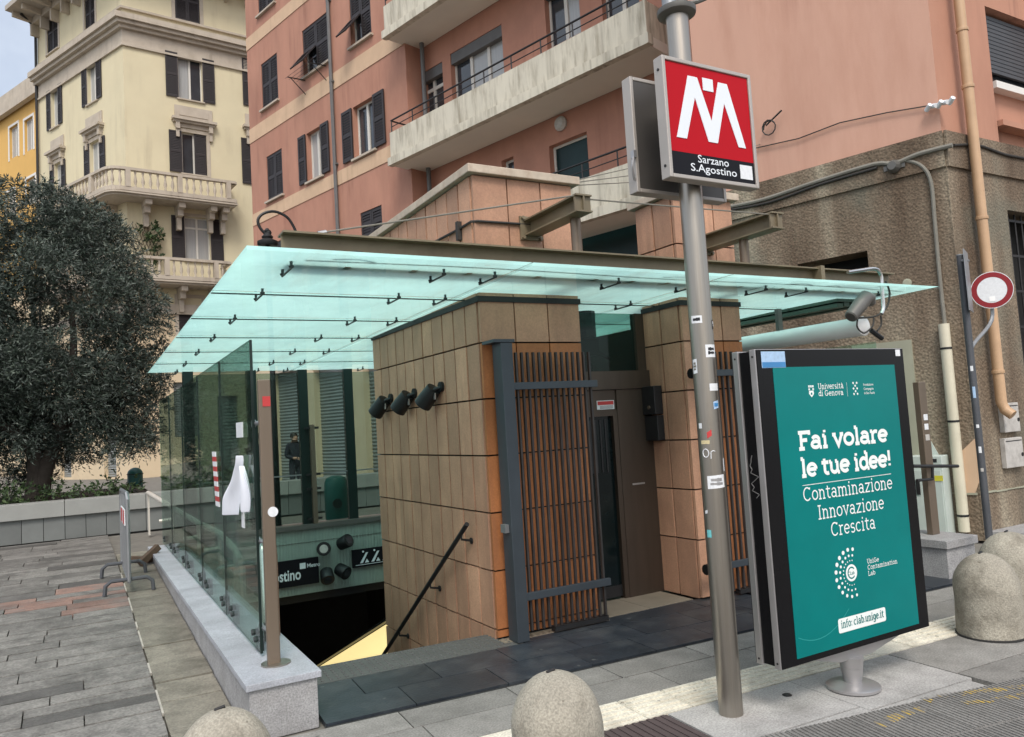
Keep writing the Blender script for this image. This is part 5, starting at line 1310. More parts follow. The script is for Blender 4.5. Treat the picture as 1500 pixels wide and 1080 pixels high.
for k in range(3):
    c = px0 + .10 + k * .16; q = MB(FBW)
    q.prism([(c, pz0 + .05), (c + .04, pz0 + .05), (c + .12, pz1 - .05), (c + .09, pz1 - .05)], .041, .044); q.lathe([(.014, .041), (.014, .044)], (c + .05, 0, pz1 - .035), 8, axis='Y'); q.prism([(c + .07, pz0 + .05), (c + .13, pz0 + .05), (c + .10, pz0 + .10)], .041, .0435)
    q.build('pictogram', MT['sign_white'], sg2)
q = MB(FBW); q.box(px0 + .04, px1 - .04, .041, .043, pz0 + .025, pz0 + .032); q.build('print_line', MT['sign_white'], sg2)
LBS = ('upper left round lamp with pale lens above the station name sign', 'upper right lamp of four, tilted, left of the pictogram sign', 'lower left lamp of four, drooping, beside the name sign', 'lower right lamp of four, drooping, under the tilted one')
for (px, py, dx, dz, fc), lb in zip(((474, 803, -.2, .05, True), (500, 797, .45, .35, False), (478, 838, -.1, -.6, False), (497, 834, .4, -.3, False)), LBS):
    c = at_y(px, py, 10.3)
    t = thing('wall_lamp', lb, 'lamp', (c.x, 10.40, c.z), 'lamps on the stairwell wall')
    q = MB(); q.tube([(c.x, 10.41, c.z), (c.x, 10.33, c.z)], .03, 8); q.build('arm', MT['black'], t)
    d = Vector((dx, -.75, dz)).normalized(); p = Vector((c.x, 10.30, c.z)) + Vector((dx * .05, -.04, dz * .05))
    q = MB(); q.tube([p - d * .07, p - d * .06, p + d * .09, p + d * .10], [.05, .082, .092, .085], 16); q.build('lamp_body', MT['black'], t, smooth=True)
    q = MB(); q.tube([p + d * .101, p + d * .106], .055, 14); q.build('lens', MT['boxwhite' if fc else 'pane'], t)

# glass screen above the back wall
sc_ = thing('glass_screen', 'clear glass screen with dark green posts above the stairwell wall', 'glass screen', (3.1, 10.5, .44))
gx = [1.25, 2.02, 2.69, 3.32, 3.95, 4.58]
for x in gx:
    q = MB(); q.box(x - .062, x + .062, 10.46, 10.54, .441, cz_(10.5) - .01); q.build('post', MT['greenpost'], sc_)
for a, b_ in zip(gx[:-1], gx[1:]):
    q = MB(); q.box(a + .065, b_ - .065, 10.494, 10.506, .46, cz_(10.5) - .05); q.build('glass_pane', MT['glass_clear'], sc_)
q = MB(); q.box(1.2, 4.62, 10.47, 10.53, 1.085, 1.10); q.build('mid_rail', MT['galv'], sc_)
pr = at_y(463, 700, 10.3); t = thing('guard_post', 'brown guard post with stub brackets in front of the glass screen', 'post', (pr.x, 10.3, .44))
q = MB(); q.box(pr.x - .03, pr.x + .03, 10.385, 10.44, .441, at_y(461, 622, 10.4).z); q.build('upright', MT['post_brown'], t)
for yy in (627, 695, 716, 760):
    z = at_y(462, yy, 10.4).z; q = MB(); q.box(pr.x - .10, pr.x + .09, 10.40, 10.43, z - .012, z + .018); q.build('stub', MT['iron'], t)

# ---------------------------------------------------------------- right side: low wall, glass, tube light
rw_ = thing('low_wall', 'short granite wall with dark coping right of the station, behind the bollards', 'wall', (6.95, 6.5, 0))
q = MB(); q.box(6.72, 7.15, 4.21, 9.5, -.03, .262); q.build('wall_body', MT['granite'], rw_, bevel=.004)
ys = [4.185, 4.9, 5.6, 6.4, 7.2, 8.0, 8.8, 9.52]
for a, b_ in zip(ys[:-1], ys[1:]): q = MB(); q.box(6.695, 7.175, a + .002, b_ - .002, .2635, .335); q.build('coping_stone', MT['granite'], rw_, bevel=.004)
yg = at_x(1283, 510, 6.93).y; q = MB(); q.box(6.93, 6.942, yg, 9.4, .336, 2.2); o = q.build('glass_pane', MT['glass'], thing('side_glass', 'dark green glass wall on the right low wall under the canopy', 'glass parapet', (6.94, 7, .336)))
bp = thing('barrier_post', 'brown steel post with a short horizontal latch bar on the right low wall', 'post', (6.8, 4.55, .335))
a, b_ = at_y(1345, 560, 4.5), at_y(1366, 785, 4.5)
xp = (a.x + b_.x) / 2 
q = MB(); q.box(xp - .055, xp + .055, 4.46, 4.52, .336, a.z); q.build('upright', MT['post_brown'], bp, bevel=.005)
z1, z2 = at_y(1365, 683, 4.4).z, at_y(1365, 699, 4.4).z
q = MB(); q.tube([at_y(1337, 683, 4.43), at_y(1403, 683, 4.43)], .016, 8); q.build('latch_bar', MT['iron'], bp)
q = MB(); q.tube([at_y(1343, 704, 4.43), at_y(1366, 702, 4.43), at_y(1366, 684, 4.43)], .014, 8); q.build('latch_hook', MT['iron'], bp)
for y_, w, mt in ((612, .03, 'paper'), (626, .028, 'paper'), (642, .03, 'boxwhite')):
    c = at_y(1348, y_, 4.455); q = MB(); q.box(xp - .03, xp + w, 4.4555, 4.459, c.z - .028, c.z + .028); q.build('sticker', MT[mt], bp)
# utility cabinet at the rough wall
FC = FS.off(.25)
ca = [FC.at(1336, 720)[0], FC.at(1386, 720)[0]]; czt = FC.at(1362, 668)[1]
cbx = thing('utility_cabinet', 'pale green utility cabinet standing against the rough brown wall', 'cabinet', tuple(CORNER + DU * 2 + DN * .2))
q = MB(FS); q.box(min(ca), max(ca), .05, .30, .05, czt); q.build('case', MT['cabinet'], cbx, bevel=.008)
q = MB(FS); um = min(ca) + (max(ca) - min(ca)) * .4
q.box(min(ca) + .02, um - .008, .301, .316, .10, czt - .16); q.build('door', MT['cabinet'], cbx)
q = MB(FS); q.box(um + .008, max(ca) - .02, .301, .318, .10, czt - .16); o = q.build('door', MT['cabinet'], cbx)
q = MB(FS); q.box(um + .10, um + .14, .3185, .33, czt * .55, czt * .72); q.build('handle', MT['iron'], o)
q = MB(FS); q.box(min(ca) + .05, min(ca) + .18, .301, .304, czt - .07, czt - .03); q.build('label_plate', MT['ink'], cbx)
q = MB(FS); c = FC.at(1377, 700); q.box(c[0] - .05, c[0] + .05, .317, .322, c[1] - .03, c[1] + .03); q.build('yellow_tag', pm('yellow_tag_paint', (.6, .55, .05), .5), cbx)
# white tube fitting, green case above it
tb = thing('tube_light', 'long white tube light fitting hanging below the canopy right of the short tower', 'light fitting', (6.2, 6.2, 2.2))
q = MB(); q.tube([(6.2, 4.43, 2.29), (6.2, 4.45, 2.29), (6.2, 8.6, 2.29), (6.2, 8.62, 2.29)], [.06, .088, .088, .06], 20); q.build('tube_cover', MT['tube'], tb, smooth=True)
q = MB()
zz = at_x(1150, 468, 6.62).z
for k in range(4): q.box(6.46 + k * .10, 6.54 + k * .10, 4.9, 9.0, zz + .012 * (k % 2), zz + .04 + .012 * (k % 2))
q.box(6.45, 6.85, 4.89, 9.0, zz + .055, zz + .085); q.build('ribbed_case', MT['awning'], tb)
for y_ in (5.4, 6.8, 8.2): q = MB(); q.box(6.17, 6.23, y_ - .02, y_ + .02, 2.38, cz_(y_) - .005); q.build('bracket', MT['lamp_grey'], tb)
fl = thing('floodlight', 'grey floodlight on a bent chrome pipe at the right end of the canopy beam', 'floodlight', (6.5, 4.4, 2.4))
YF = 4.34
q = MB(); P = lambda x, y_: at_y(x, y_, YF)
q.tube(smooth_path([P(1242, 399), P(1262, 396), P(1281, 394), P(1290, 402), P(1292, 425), P(1294, 450), P(1291, 460)], 4), .017, 8); q.build('pipe', MT['steel_bright'], fl, smooth=True)
q = MB(); q.tube(smooth_path([P(1252, 466), P(1275, 465), P(1289, 460), P(1300, 448), P(1303, 428), P(1297, 412)], 4), .009, 6); q.tube(smooth_path([P(1256, 468), P(1256, 480), P(1266, 488), P(1278, 478), P(1280, 466)], 4), .008, 6); q.tube(smooth_path([P(1290, 462), P(1291, 475), P(1285, 485)], 4), .009, 6); q.build('cable', MT['cable_dark'], fl)
a, b_ = P(1248, 462), P(1268, 436); d = (b_ - a).normalized()
q = MB(); q.tube([a - d * .03, a - d * .02, a + (b_ - a) * .6, b_, b_ + Vector((.05, 0, -.01)), b_ + Vector((.085, 0, -.06))], [.045, .055, .065, .065, .06, .03], 14); q.build('lamp_body', MT['lamp_grey'], fl, smooth=True)
q = MB(); q.tube([P(1276, 484), P(1292, 496)], .022, 8); q.build('connector', MT['black'], fl)
q = MB(); q.box(P(1238, 399).x - .03, P(1238, 399).x + .02, 4.56, 4.76, 2.69, 2.85); q.build('end_bracket', MT['beam'], fl)

# ================================================================== STREET OBJECTS
# ---------------------------------------------------------------- metro sign on its pole
PX, PY, PR = 3.005, 3.155, .0635
ms = thing('metro_sign', 'steel pole with red metro sign box and a second box on its back', 'metro sign', (PX, PY, 0))
q = MB(); q.lathe([(PR, -.02), (PR, 3.86)], (PX, PY, 0), 32); q.build('pole', MT['steel'], ms, smooth=True)
q = MB(); q.lathe([(PR + .004, 3.835), (.106, 3.85), (.110, 3.862), (.110, 3.878), (PR, 3.89)], (PX, PY, 0), 28); q.build('flange', MT['lamp_grey'], ms, smooth=True)
q = MB(); q.lathe([(.042, 3.87), (.042, 6.2)], (PX - .03, PY + .02, 0), 18); q.build('mast', MT['galv'], ms, smooth=True)
q = MB(); q.tube(smooth_path([(PX + .03, PY - .05, 3.90), (PX + .11, PY - .08, 3.92), (PX + .17, PY - .09, 3.99), (PX + .17, PY - .09, 4.3)], 4), .013, 8); q.tube([(PX + .045, PY, 3.88), (PX + .045, PY + .02, 6.0)], .022, 8); q.build('stay', MT['lamp_grey'], ms, smooth=True)
bk_ = []
def sign_box(x0, x1, y0, y1, z0, z1, front):
    q = MB(); t = .022
    q.box(x0, x0 + t, y0, y1, z0, z1); q.box(x1 - t, x1, y0, y1, z0, z1); q.box(x0 + t, x1 - t, y0, y1, z1 - t, z1); q.box(x0 + t, x1 - t, y0, y1, z0, z0 + t)
    yb = (y0 + .012, y1 - .004) if front else (y0 + .004, y1 - .012)
    return_box = (x0 + t + .001, x1 - t - .001, yb[0], yb[1], z0 + t + .001, z1 - t - .001)
    o = MB(); o.box(*return_box); bk_.append(o)
    return q.build('sign_case', MT['signbox'], ms, bevel=.004)
SX0, SX1, SZ0, SZ1, SY = 2.715, 3.365, 2.832, 3.49, 2.985
b1 = sign_box(SX0, SX1, SY, 3.056, SZ0, SZ1, True)
b2 = sign_box(SX0 - .0, SX1 + .02, 3.256, 3.33, SZ0, SZ1, False)
bk_[0].build('back_plate', MT['signback_shade'], b1); bk_[1].build('back_plate', MT['signback_shade'], b2)
q = MB(); q.box(SX0 + .2, SX1 - .2, 3.057, 3.255, 2.95, 3.02); q.box(SX0 + .2, SX1 - .2, 3.057, 3.255, 3.30, 3.37); q.build('mounting_arm', MT['signbox'], ms)
fx0, fx1, fz0, fz1 = SX0 + .024, SX1 - .024, SZ0 + .024, SZ1 - .024
U = lambda u: fx0 + (fx1 - fx0) * u
V = lambda v: fz1 - (fz1 - fz0) * v
ff = Frame((0, SY + .010, 0), (1, 0, 0), (0, -1, 0))
q = MB(ff); q.box(fx0, fx1, 0, .002, V(.8), fz1); q.build('red_face', MT['sign_red'], b1)
q = MB(ff); q.box(fx0, fx1, 0, .002, fz0, V(.8) - .0005); q.build('name_strip', MT['sign_black'], b1)
ML = [(.074, .675), (.256, .096), (.366, .096), (.505, .475), (.622, .097), (.732, .097), (.912, .673), (.82, .673), (.678, .285), (.56, .67), (.449, .67), (.322, .285), (.19, .675)]
q = MB(ff); q.prism([(U(a), V(b_)) for a, b_ in ML], .0025, .005); q.build('letter', MT['sign_white'], b1)
q = MB(ff); q.box(U(.43), U(.556), .0025, .005, V(.20), V(.085)); q.build('letter_dot', MT['sign_white'], b1)
q = MB(ff); q.box(U(.815), U(.97), .0025, .0045, V(.965), V(.835)); q.build('white_sticker', MT['paper'], b1)
TM = lambda u, v: text_matrix((U(u), SY + .0065, V(v)), (1, 0, 0), (0, 0, 1))
plain_text('lettering', 'Sarzano', TM(.49, .872), .060, MT['sign_white'], b1, 'CENTER', .0003, .225)
plain_text('lettering', 'S.Agostino', TM(.49, .955), .060, MT['sign_white'], b1, 'CENTER', .0003, .335)
for z in (2.90, 3.42): q = MB(); q.lathe([(.008, -.003), (.008, .003)], (SX0 - .001, 3.02, z), 8, axis='X'); q.build('screw', MT['iron'], b1)
q = MB(); q.box(SX0 - .022, SX0 - .001, 3.24, 3.27, 3.02, 3.06); q.tube(smooth_path([(SX0 - .015, 3.25, 3.03), (SX0 - .03, 3.25, 2.98), (SX0 - .02, 3.26, 2.93), (SX0 - .005, 3.27, 2.90)], 4), .007, 6); q.build('cable_bracket', MT['alu'], b2)
# stickers and scribbles on the pole
def pole_hit(px, py):
    d = ray(px, py); a = d.x ** 2 + d.y ** 2; ox, oy = EYE.x - PX, EYE.y - PY
    b_ = 2 * (ox * d.x + oy * d.y); c = ox * ox + oy * oy - PR * PR
    D = b_ * b_ - 4 * a * c
    if D < 0: D = 0
    t = (-b_ - math.sqrt(D)) / (2 * a); p = EYE + d * t
    return math.atan2(p.y - PY, p.x - PX), p.z
def pole_sticker(px, py, w, h, mat, tilt=0.0, lines=0, name='sticker', ink='ink'):
    a0, z0 = pole_hit(px, py); r = PR + .0012; q = MB(); n_ = 6
    for k in range(n_):
        for (sgn) in (0,):
            t0, t1 = a0 + (k / n_ - .5) * w / PR, a0 + ((k + 1) / n_ - .5) * w / PR
            s0, s1 = tilt * (k / n_ - .5) * w, tilt * ((k + 1) / n_ - .5) * w
            q.quad((PX + r * math.cos(t0), PY + r * math.sin(t0), z0 - h / 2 + s0), (PX + r * math.cos(t1), PY + r * math.sin(t1), z0 - h / 2 + s1), (PX + r * math.cos(t1), PY + r * math.sin(t1), z0 + h / 2 + s1), (PX + r * math.cos(t0), PY + r * math.sin(t0), z0 + h / 2 + s0))
    o = q.build(name, MT[mat], ms)
    if lines:
        q = MB(); r2 = r + .0008; rr = random.Random(int(px * 7 + py))
        for k in range(lines):
            zz = z0 - h * .3 + h * .6 * (k + .5) / lines; hw = w * rr.uniform(.25, .42)
            for j in range(4):
                t0, t1 = a0 + (j / 4 - .5) * 2 * hw / PR, a0 + ((j + 1) / 4 - .5) * 2 * hw / PR
                hh = h * .6 / lines * rr.uniform(.25, .48)
                q.quad((PX + r2 * math.cos(t0), PY + r2 * math.sin(t0), zz - hh), (PX + r2 * math.cos(t1), PY + r2 * math.sin(t1), zz - hh), (PX + r2 * math.cos(t1), PY + r2 * math.sin(t1), zz + hh), (PX + r2 * math.cos(t0), PY + r2 * math.sin(t0), zz + hh))
        q.build('sticker_print', MT[ink], o)
pole_sticker(1020, 468, 0.061, 0.041, 'paper', -.05, 1)
pole_sticker(1044, 475, 0.037, 0.051, 'ink', .3, 2, ink='paper')
pole_sticker(1042, 514, 0.070, 0.069, 'paper', 0, 2)
pole_sticker(1018, 537, 0.033, 0.078, 'paper', .1, 3, ink='cable')
pole_sticker(1047, 567, 0.066, 0.039, 'paper')
pole_sticker(1049, 593, 0.037, 0.041, 'sticker_lblue', .2, 1, ink='sticker_blue')
pole_sticker(1026, 624, 0.021, 0.028, 'paper')
pole_sticker(1033, 648, 0.049, 0.020, 'sticker_tan')
pole_sticker(1039, 636, 0.025, 0.032, 'sticker_red', .6)
pole_sticker(1062, 680, 0.049, 0.069, 'paper', .12)
pole_sticker(1050, 706, 0.098, 0.069, 'paper', .06, 2, ink='alu')
pole_sticker(1035, 750, 0.018, 0.017, 'paper', .3)
pole_sticker(1039, 782, 0.028, 0.040, 'sticker_teal')
# painted ring and hook scribble ("Or")
for kind, px, py in (('O', 1034, 664), ('r', 1044, 666)):
    a0, z0 = pole_hit(px, py); q = MB(); r = PR + .002
    pts = arc_pts(0, 0, .016, .022, 0, 360, 12) if kind == 'O' else [(-.01, -.022), (-.008, .015)] + arc_pts(.004, .008, .012, .012, 150, 40, 4)
    q.tube([(PX + r * math.cos(a0 + u / PR), PY + r * math.sin(a0 + u / PR), z0 + v) for u, v in pts], .0026, 5, caps=False); q.build('scribble', MT['paper'], ms)

# ---------------------------------------------------------------- advertising panel
BX0, BX1, BZ0, BZ1, BY = 3.175, 4.447, .238, 1.922, 2.945
ad = thing('advertising_panel', 'double sided advertising panel with a teal university poster on a round foot', 'advertising panel', (3.79, 3.03, 0))
def ring_frame(y0, y1, name):
    q = MB(); t = .034
    q.box(BX0, BX0 + t, y0, y1, BZ0, BZ1); q.box(BX1 - t, BX1, y0, y1, BZ0, BZ1); q.box(BX0 + t, BX1 - t, y0, y1, BZ1 - t, BZ1); q.box(BX0 + t, BX1 - t, y0, y1, BZ0, BZ0 + t)
    return q.build(name, MT['alu'], ad, bevel=.004)
f1 = ring_frame(BY, BY + .042, 'front_frame'); f2 = ring_frame(BY + .125, BY + .167, 'rear_frame')
q = MB(); q.box(BX0 + .012, BX1 - .012, BY + .043, BY + .124, BZ0 + .008, BZ1 - .008); q.build('body', MT['frame_black'], ad)
q = MB(); q.box(BX0 + .006, BX1 - .004, BY - .006, BY - .0005, BZ0 + .004, BZ1 - .004); gl_ = q.build('glass_border', MT['frame_black'], ad)
q = MB(); q.box(BX0 + .006, BX1 - .004, BY + .1675, BY + .173, BZ0 + .004, BZ1 - .004); q.build('glass_border', MT['frame_black'], ad)
for z in (BZ0 + .03, BZ1 - .04):
    for y_ in (BY + .02, BY + .146): q = MB(); q.lathe([(.006, -.002), (.006, .002)], (BX0 - .0005, y_, z), 8, axis='X'); q.build('screw', MT['iron'], ad)
# scratched scribble on the dark side channel
q = MB(); yy = BY + .082; zc_ = at_x(1106, 695, BX0).z; rr = random.Random(5)
pts = [(BX0 + .0105, yy + rr.uniform(-.03, .03), zc_ + .10 - k * .019) for k in range(13)]
for a, b_ in zip(pts[:-1], pts[1:]): q.tube([a, b_], .0022, 4)
q.build('scratched_scribble', MT['alu'], ad)
# foot: tapering tray, column, disc
q = MB(); y0, y1 = BY + .02, BY + .147
q.add([(BX0 + .25, y0, BZ0 - .001), (BX1 - .22, y0, BZ0 - .001), (BX1 - .22, y1, BZ0 - .001), (BX0 + .25, y1, BZ0 - .001), (BX0 + .5, y0 + .01, BZ0 - .065), (BX1 - .5, y0 + .01, BZ0 - .065), (BX1 - .5, y1 - .01, BZ0 - .065), (BX0 + .5, y1 - .01, BZ0 - .065)],
      [(3, 2, 1, 0), (4, 5, 6, 7), (0, 1, 5, 4), (1, 2, 6, 5), (2, 3, 7, 6), (3, 0, 4, 7)]); q.build('tray', MT['alu'], ad)
CXb, CYb = 3.80, BY + .060
q = MB(); q.lathe([(.060, .12), (.068, .178)], (CXb, CYb, 0), 24); q.build('column', MT['alu'], ad, smooth=True)
q = MB(); q.lathe([(.048, .036), (.050, .05), (.060, .117), (.060, .119)], (CXb, CYb, 0), 24); q.build('column', MT['alu'], ad, smooth=True)
q = MB(); q.lathe([(.140, .003), (.145, .006), (.145, .02), (.135, .026), (.05, .040)], (CXb, CYb, 0), 36); q.build('foot_disc', MT['alu'], ad, smooth=True)
# poster
pa, pb = at_y(1130, 540, BY - .007), at_y(1309, 533, BY - .007); pc, pd = at_y(1169, 960, BY - .007), at_y(1347, 918, BY - .007)
QX0, QX1 = (pa.x + pc.x) / 2, (pb.x + pd.x) / 2; QZ1, QZ0 = (pa.z + pb.z) / 2, (pc.z + pd.z) / 2
q = MB(); q.box(QX0, QX1, BY - .0085, BY - .0062, QZ0, QZ1); po = q.build('poster', MT['poster'], ad)
QW, QH = QX1 - QX0, QZ1 - QZ0
fp = Frame((0, BY - .0088, 0), (1, 0, 0), (0, -1, 0))
def PU_(u, v, k=0): return (QX0 + QW * u, BY - .0092 - .00003 * k, QZ1 - QH * v)
def poster_text(txt, uc, v, xh, weight, width, align='C', track=.08):
    q = MB(); slab_text(q, txt, 0, 0, xh, weight, lambda a, b_, k: (QX0 + QW * uc + a, BY - .0092 - .00003 * k, QZ1 - QH * v + b_), track, width * QW, align)
    return q.build('lettering', MT['poster_lines'], po)
poster_text('Fai volare', .510, .292, .062, .34, .735, track=.0)
poster_text('le tue idee!', .515, .388, .062, .34, .745, track=.0)
q = MB(fp); q.box(QX0 + QW * .145, QX0 + QW * .875, 0, .0006, QZ1 - QH * .4215, QZ1 - QH * .4195); q.build('rule', MT['poster_lines'], po)
poster_text('Contaminazione', .51, .475, .050, .145, .735)
poster_text('Innovazione', .515, .545, .050, .145, .545)
poster_text('Crescita', .515, .612, .050, .145, .365)
poster_text('Università', .33, .083, .021, .19, .205, 'L')
poster_text('di Genova', .33, .108, .021, .19, .20, 'L')
# crest with drop and bars, and the block emblem beside it
q = MB(fp); c = PU_(.275, .09)
for du, dv, w, h in ((-.022, .028, .012, .012), (-.006, .028, .012, .012), (.010, .028, .012, .012), (-.022, .012, .012, .010), (.010, .012, .012, .010)):
    q.box(c[0] + du, c[0] + du + w, 0, .0006, c[2] + dv - h / 2, c[2] + dv + h / 2)
q.prism([(c[0] - .018, c[2] + .004), (c[0] + .018, c[2] + .004), (c[0] + .020, c[2] - .014), (c[0], c[2] - .034), (c[0] - .020, c[2] - .014)], 0, .0005); q.build('crest', MT['poster_lines'], po)
q = MB(fp); q.lathe([(.007, .0007), (.007, .0011)], (c[0], 0, c[2] - .013), 10, axis='Y'); q.build('crest', MT['poster'], po)
q = MB(fp); q.box(PU_(.565, 0)[0] - .0006, PU_(.565, 0)[0] + .0006, 0, .0005, PU_(0, .115)[2], PU_(0, .062)[2]); q.build('divider', MT['poster_lines'], po)
q = MB(fp); c = PU_(.635, .088)
for i in range(5):
    for j in range(3):
        if (i + j) % 2 == 0:
            a, b_ = c[0] - .024 + j * .016, c[2] + .034 - i * .016
            q.prism([(a + .008, b_ + .008), (a + .016, b_), (a + .008, b_ - .008), (a, b_)], 0, .0005)
q.build('emblem', MT['poster_lines'], po)
TP = lambda u, v: text_matrix((PU_(u, v)[0], BY - .0095, PU_(u, v)[2]), (1, 0, 0), (0, 0, 1))
for k, s in enumerate(('Fondazione', 'Compagnia', 'di San Paolo')): plain_text('lettering', s, TP(.705, .078 + k * .016), .020, MT['poster_lines'], po, 'LEFT', .0001, None)
# dotted half ring emblem
cc = PU_(.465, .755)
q = MB(fp); q.lathe([(.047, 0), (.047, .0006)], (cc[0], 0, cc[2]), 28, axis='Y'); q.build('emblem', MT['poster_lines'], po)
q = MB(fp); q.add([(cc[0] + r_ * math.cos(R(a)), .0009, cc[2] + r_ * math.sin(R(a))) for a in range(40, 321, 14) for r_ in (.026, .034)], [(2 * i, 2 * i + 1, 2 * i + 3, 2 * i + 2) for i in range(20)]); q.build('emblem', MT['poster'], po)
plain_text('lettering', 'CLab', text_matrix((cc[0] - .004, BY - .0101, cc[2] - .010), (1, 0, 0), (0, 0, 1)), .027, MT['poster'], po, 'CENTER', .0003)
q = MB(fp)
for ri, (rad, n_, s0) in enumerate(((.068, 13, .0045), (.096, 12, .0085), (.130, 12, .0125))):
    for k in range(n_):
        a = 78 + (205) * k / (n_ - 1); s_ = s0 * (1 - .55 * abs(k / (n_ - 1) - .35) ** 1.2)
        q.lathe([(s_, 0), (s_, .0006)], (cc[0] + rad * math.cos(R(a)), 0, cc[2] + rad * math.sin(R(a))), 10, axis='Y')
q.build('dot_ring', MT['poster_lines'], po)
poster_text('UniGe', .60, .735, .017, .19, .10, 'L'); poster_text('Contamination', .60, .757, .017, .19, .255, 'L'); poster_text('Lab', .60, .779, .017, .19, .06, 'L')
q = MB(fp); a, b_ = PU_(.325, .955), PU_(.715, .905); r_ = .012
pl = [(b_[0] - r_ + r_ * math.cos(R(t)), b_[2] - r_ + r_ * math.sin(R(t))) for t in range(0, 91, 30)] + [(a[0] + r_ + r_ * math.cos(R(t)), b_[2] - r_ + r_ * math.sin(R(t))) for t in range(90, 181, 30)] + \
     [(a[0] + r_ + r_ * math.cos(R(t)), a[2] + r_ + r_ * math.sin(R(t))) for t in range(180, 271, 30)] + [(b_[0] - r_ + r_ * math.cos(R(t)), a[2] + r_ + r_ * math.sin(R(t))) for t in range(270, 361, 30)]
q.prism(pl, 0, .0006); bx_ = q.build('address_box', MT['poster_lines'], po)
q = MB(); slab_text(q, 'info: clab.unige.it', 0, 0, .027, .2, lambda u, v, k: (PU_(.52, 0)[0] + u, BY - .0102 - .00003 * k, PU_(0, .938)[2] + v), .1, QW * .35); q.build('lettering', MT['poster'], po)
# soft darker sweep of the poster design
q = MB(fp); q.add([(QX0 + QW * (.02 + .40 * k / 10), .0003, QZ0 + QH * (.045 + .045 * ((k / 10 - .35) ** 2) * 4 + t_)) for k in range(11) for t_ in (0, .0028)], [(2 * i, 2 * i + 1, 2 * i + 3, 2 * i + 2) for i in range(10)]); q.build('sweep_line', MT['poster_soft'], po)
# stickers on the glass border
a, b_ = at_y(1115, 527, BY - .008), at_y(1150, 527, BY - .008)
q = MB(); zt, zb_ = at_y(1132, 515, BY - .008).z, at_y(1133, 539, BY - .008).z
q.box(a.x, b_.x, BY - .0095, BY - .0088, zb_, zt); o = q.build('sticker', MT['sticker_lblue'], ad)
q = MB(); q.box(a.x + .004, b_.x - .002, BY - .0105, BY - .0096, zb_ + .002, zb_ + (zt - zb_) * .35); q.build('sticker_print', MT['sticker_blue'], o)
c = at_y(1315, 517, BY - .008); q = MB(); q.box(c.x - .022, c.x + .022, BY - .009, BY - .0068, c.z - .02, c.z + .02); q.build('sticker', MT['paper'], ad)
q = MB(); p = at_z(1153, 1018, .003); q.lathe([(.026, .001), (.028, .003), (.02, .008), (.008, .010)], (p.x, p.y, 0), 12); tag(q.build('ground_stud', MT['iron'], loc=(p.x, p.y, 0)), 'small dark metal stud in the pale concrete left of the panel foot', 'stud')

# ---------------------------------------------------------------- stone bollards
def bollard(x, y_, h, r, label, seed):
    rr = random.Random(seed); q = MB(); n_, mth = 40, 22
    prof = []
    for i in range(mth + 1):
        t = i / mth
        if t < .5: zz = h * .56 * (t / .5); r_ = r * (1.0 - .03 * (t / .5))
        else:
            a = (t - .5) / .5 * math.pi / 2; zz = h * .56 + h * .44 * math.sin(a); r_ = r * .97 * math.cos(a) + .001
        prof.append((r_, zz - .01))
    vs = []
    for r_, zz in prof:
        for k in range(n_):
            a = 2 * math.pi * k / n_; p = Vector((math.cos(a), math.sin(a), zz * 3))
            d = 1 + .030 * mnoise.noise(p * 1.7 + Vector((seed, 0, 0))) + .016 * mnoise.noise(p * 5 + Vector((0, seed, 0))) - .03 * max(0, mnoise.noise(p * 3.3 + Vector((seed, seed, 0))) - .35)
            vs.append((x + r_ * d * math.cos(a), y_ + r_ * d * math.sin(a), zz))
    fs = [(i * n_ + k, i * n_ + (k + 1) % n_, (i + 1) * n_ + (k + 1) % n_, (i + 1) * n_ + k) for i in range(mth) for k in range(n_)] + [tuple(range(n_ - 1, -1, -1)), tuple(range(mth * n_, (mth + 1) * n_))]
    q.add(vs, fs)
    t = thing('bollard', label, 'bollard', (x, y_, 0), 'domed concrete bollards')
    q.build('dome', MT['bollard'], t, smooth=True)
    q = MB(); q.lathe([(r * 1.03, .0), (r * 1.03, .012), (r * .98, .014)], (x, y_, 0), 36); q.build('base_dark_ring', MT['drain'], t)  # dark ring added for base dirt and contact shade at the foot
    q = MB(); q.tube([(x - .03, y_ + .01, h - .012), (x + .01, y_ + .015, h - .006)], .008, 6); q.build('lifting_eye', MT['iron'], t)
bollard(1.80, 2.955, .525, .205, 'speckled domed concrete bollard in the middle foreground, left of the metro pole', 3)
bollard(.485, 3.30, .568, .20, 'domed concrete bollard at the bottom edge before the low granite wall', 11)
bollard(5.335, 3.09, .55, .205, 'front domed concrete bollard right of the advertising panel, stained dark on top', 23)
bollard(5.98, 3.26, .60, .23, 'domed concrete bollard partly hidden behind another, in front of the road sign', 31)

# ---------------------------------------------------------------- no-entry road sign
YS = 3.95
rsn = thing('road_sign', 'grey post with a round red-rimmed white road sign on a bent arm', 'road sign', (6.9, YS, 0))
a, b_ = at_y(1410, 375, YS), at_y(1447, 805, YS); xs = (a.x + b_.x) / 2
q = MB(); q.tube([(xs, YS, -.02), (xs, YS, a.z)], .031, 14); q.build('post', MT['greypole'], rsn, smooth=True)
q = MB(); q.tube([(xs, YS, a.z - .001), (xs, YS, a.z + .01)], .034, 14); q.tube([(xs - .03, YS - .03, a.z - .05), (xs + .07, YS - .03, a.z - .05)], .012, 6); q.build('cap', MT['galv'], rsn)
c = at_y(1453, 425, YS - .06); rad = .168
q = MB(); q.tube(smooth_path([(xs, YS, at_y(1430, 515, YS).z), (xs + .07, YS - .01, at_y(1430, 507, YS).z + .03), (c.x + .02, YS - .02, c.z - rad - .10), (c.x + .025, YS - .025, c.z - .02)], 5), .017, 8); q.build('arm', MT['galv'], rsn, smooth=True)
d = (EYE - c); d.z = 0; d.normalize()
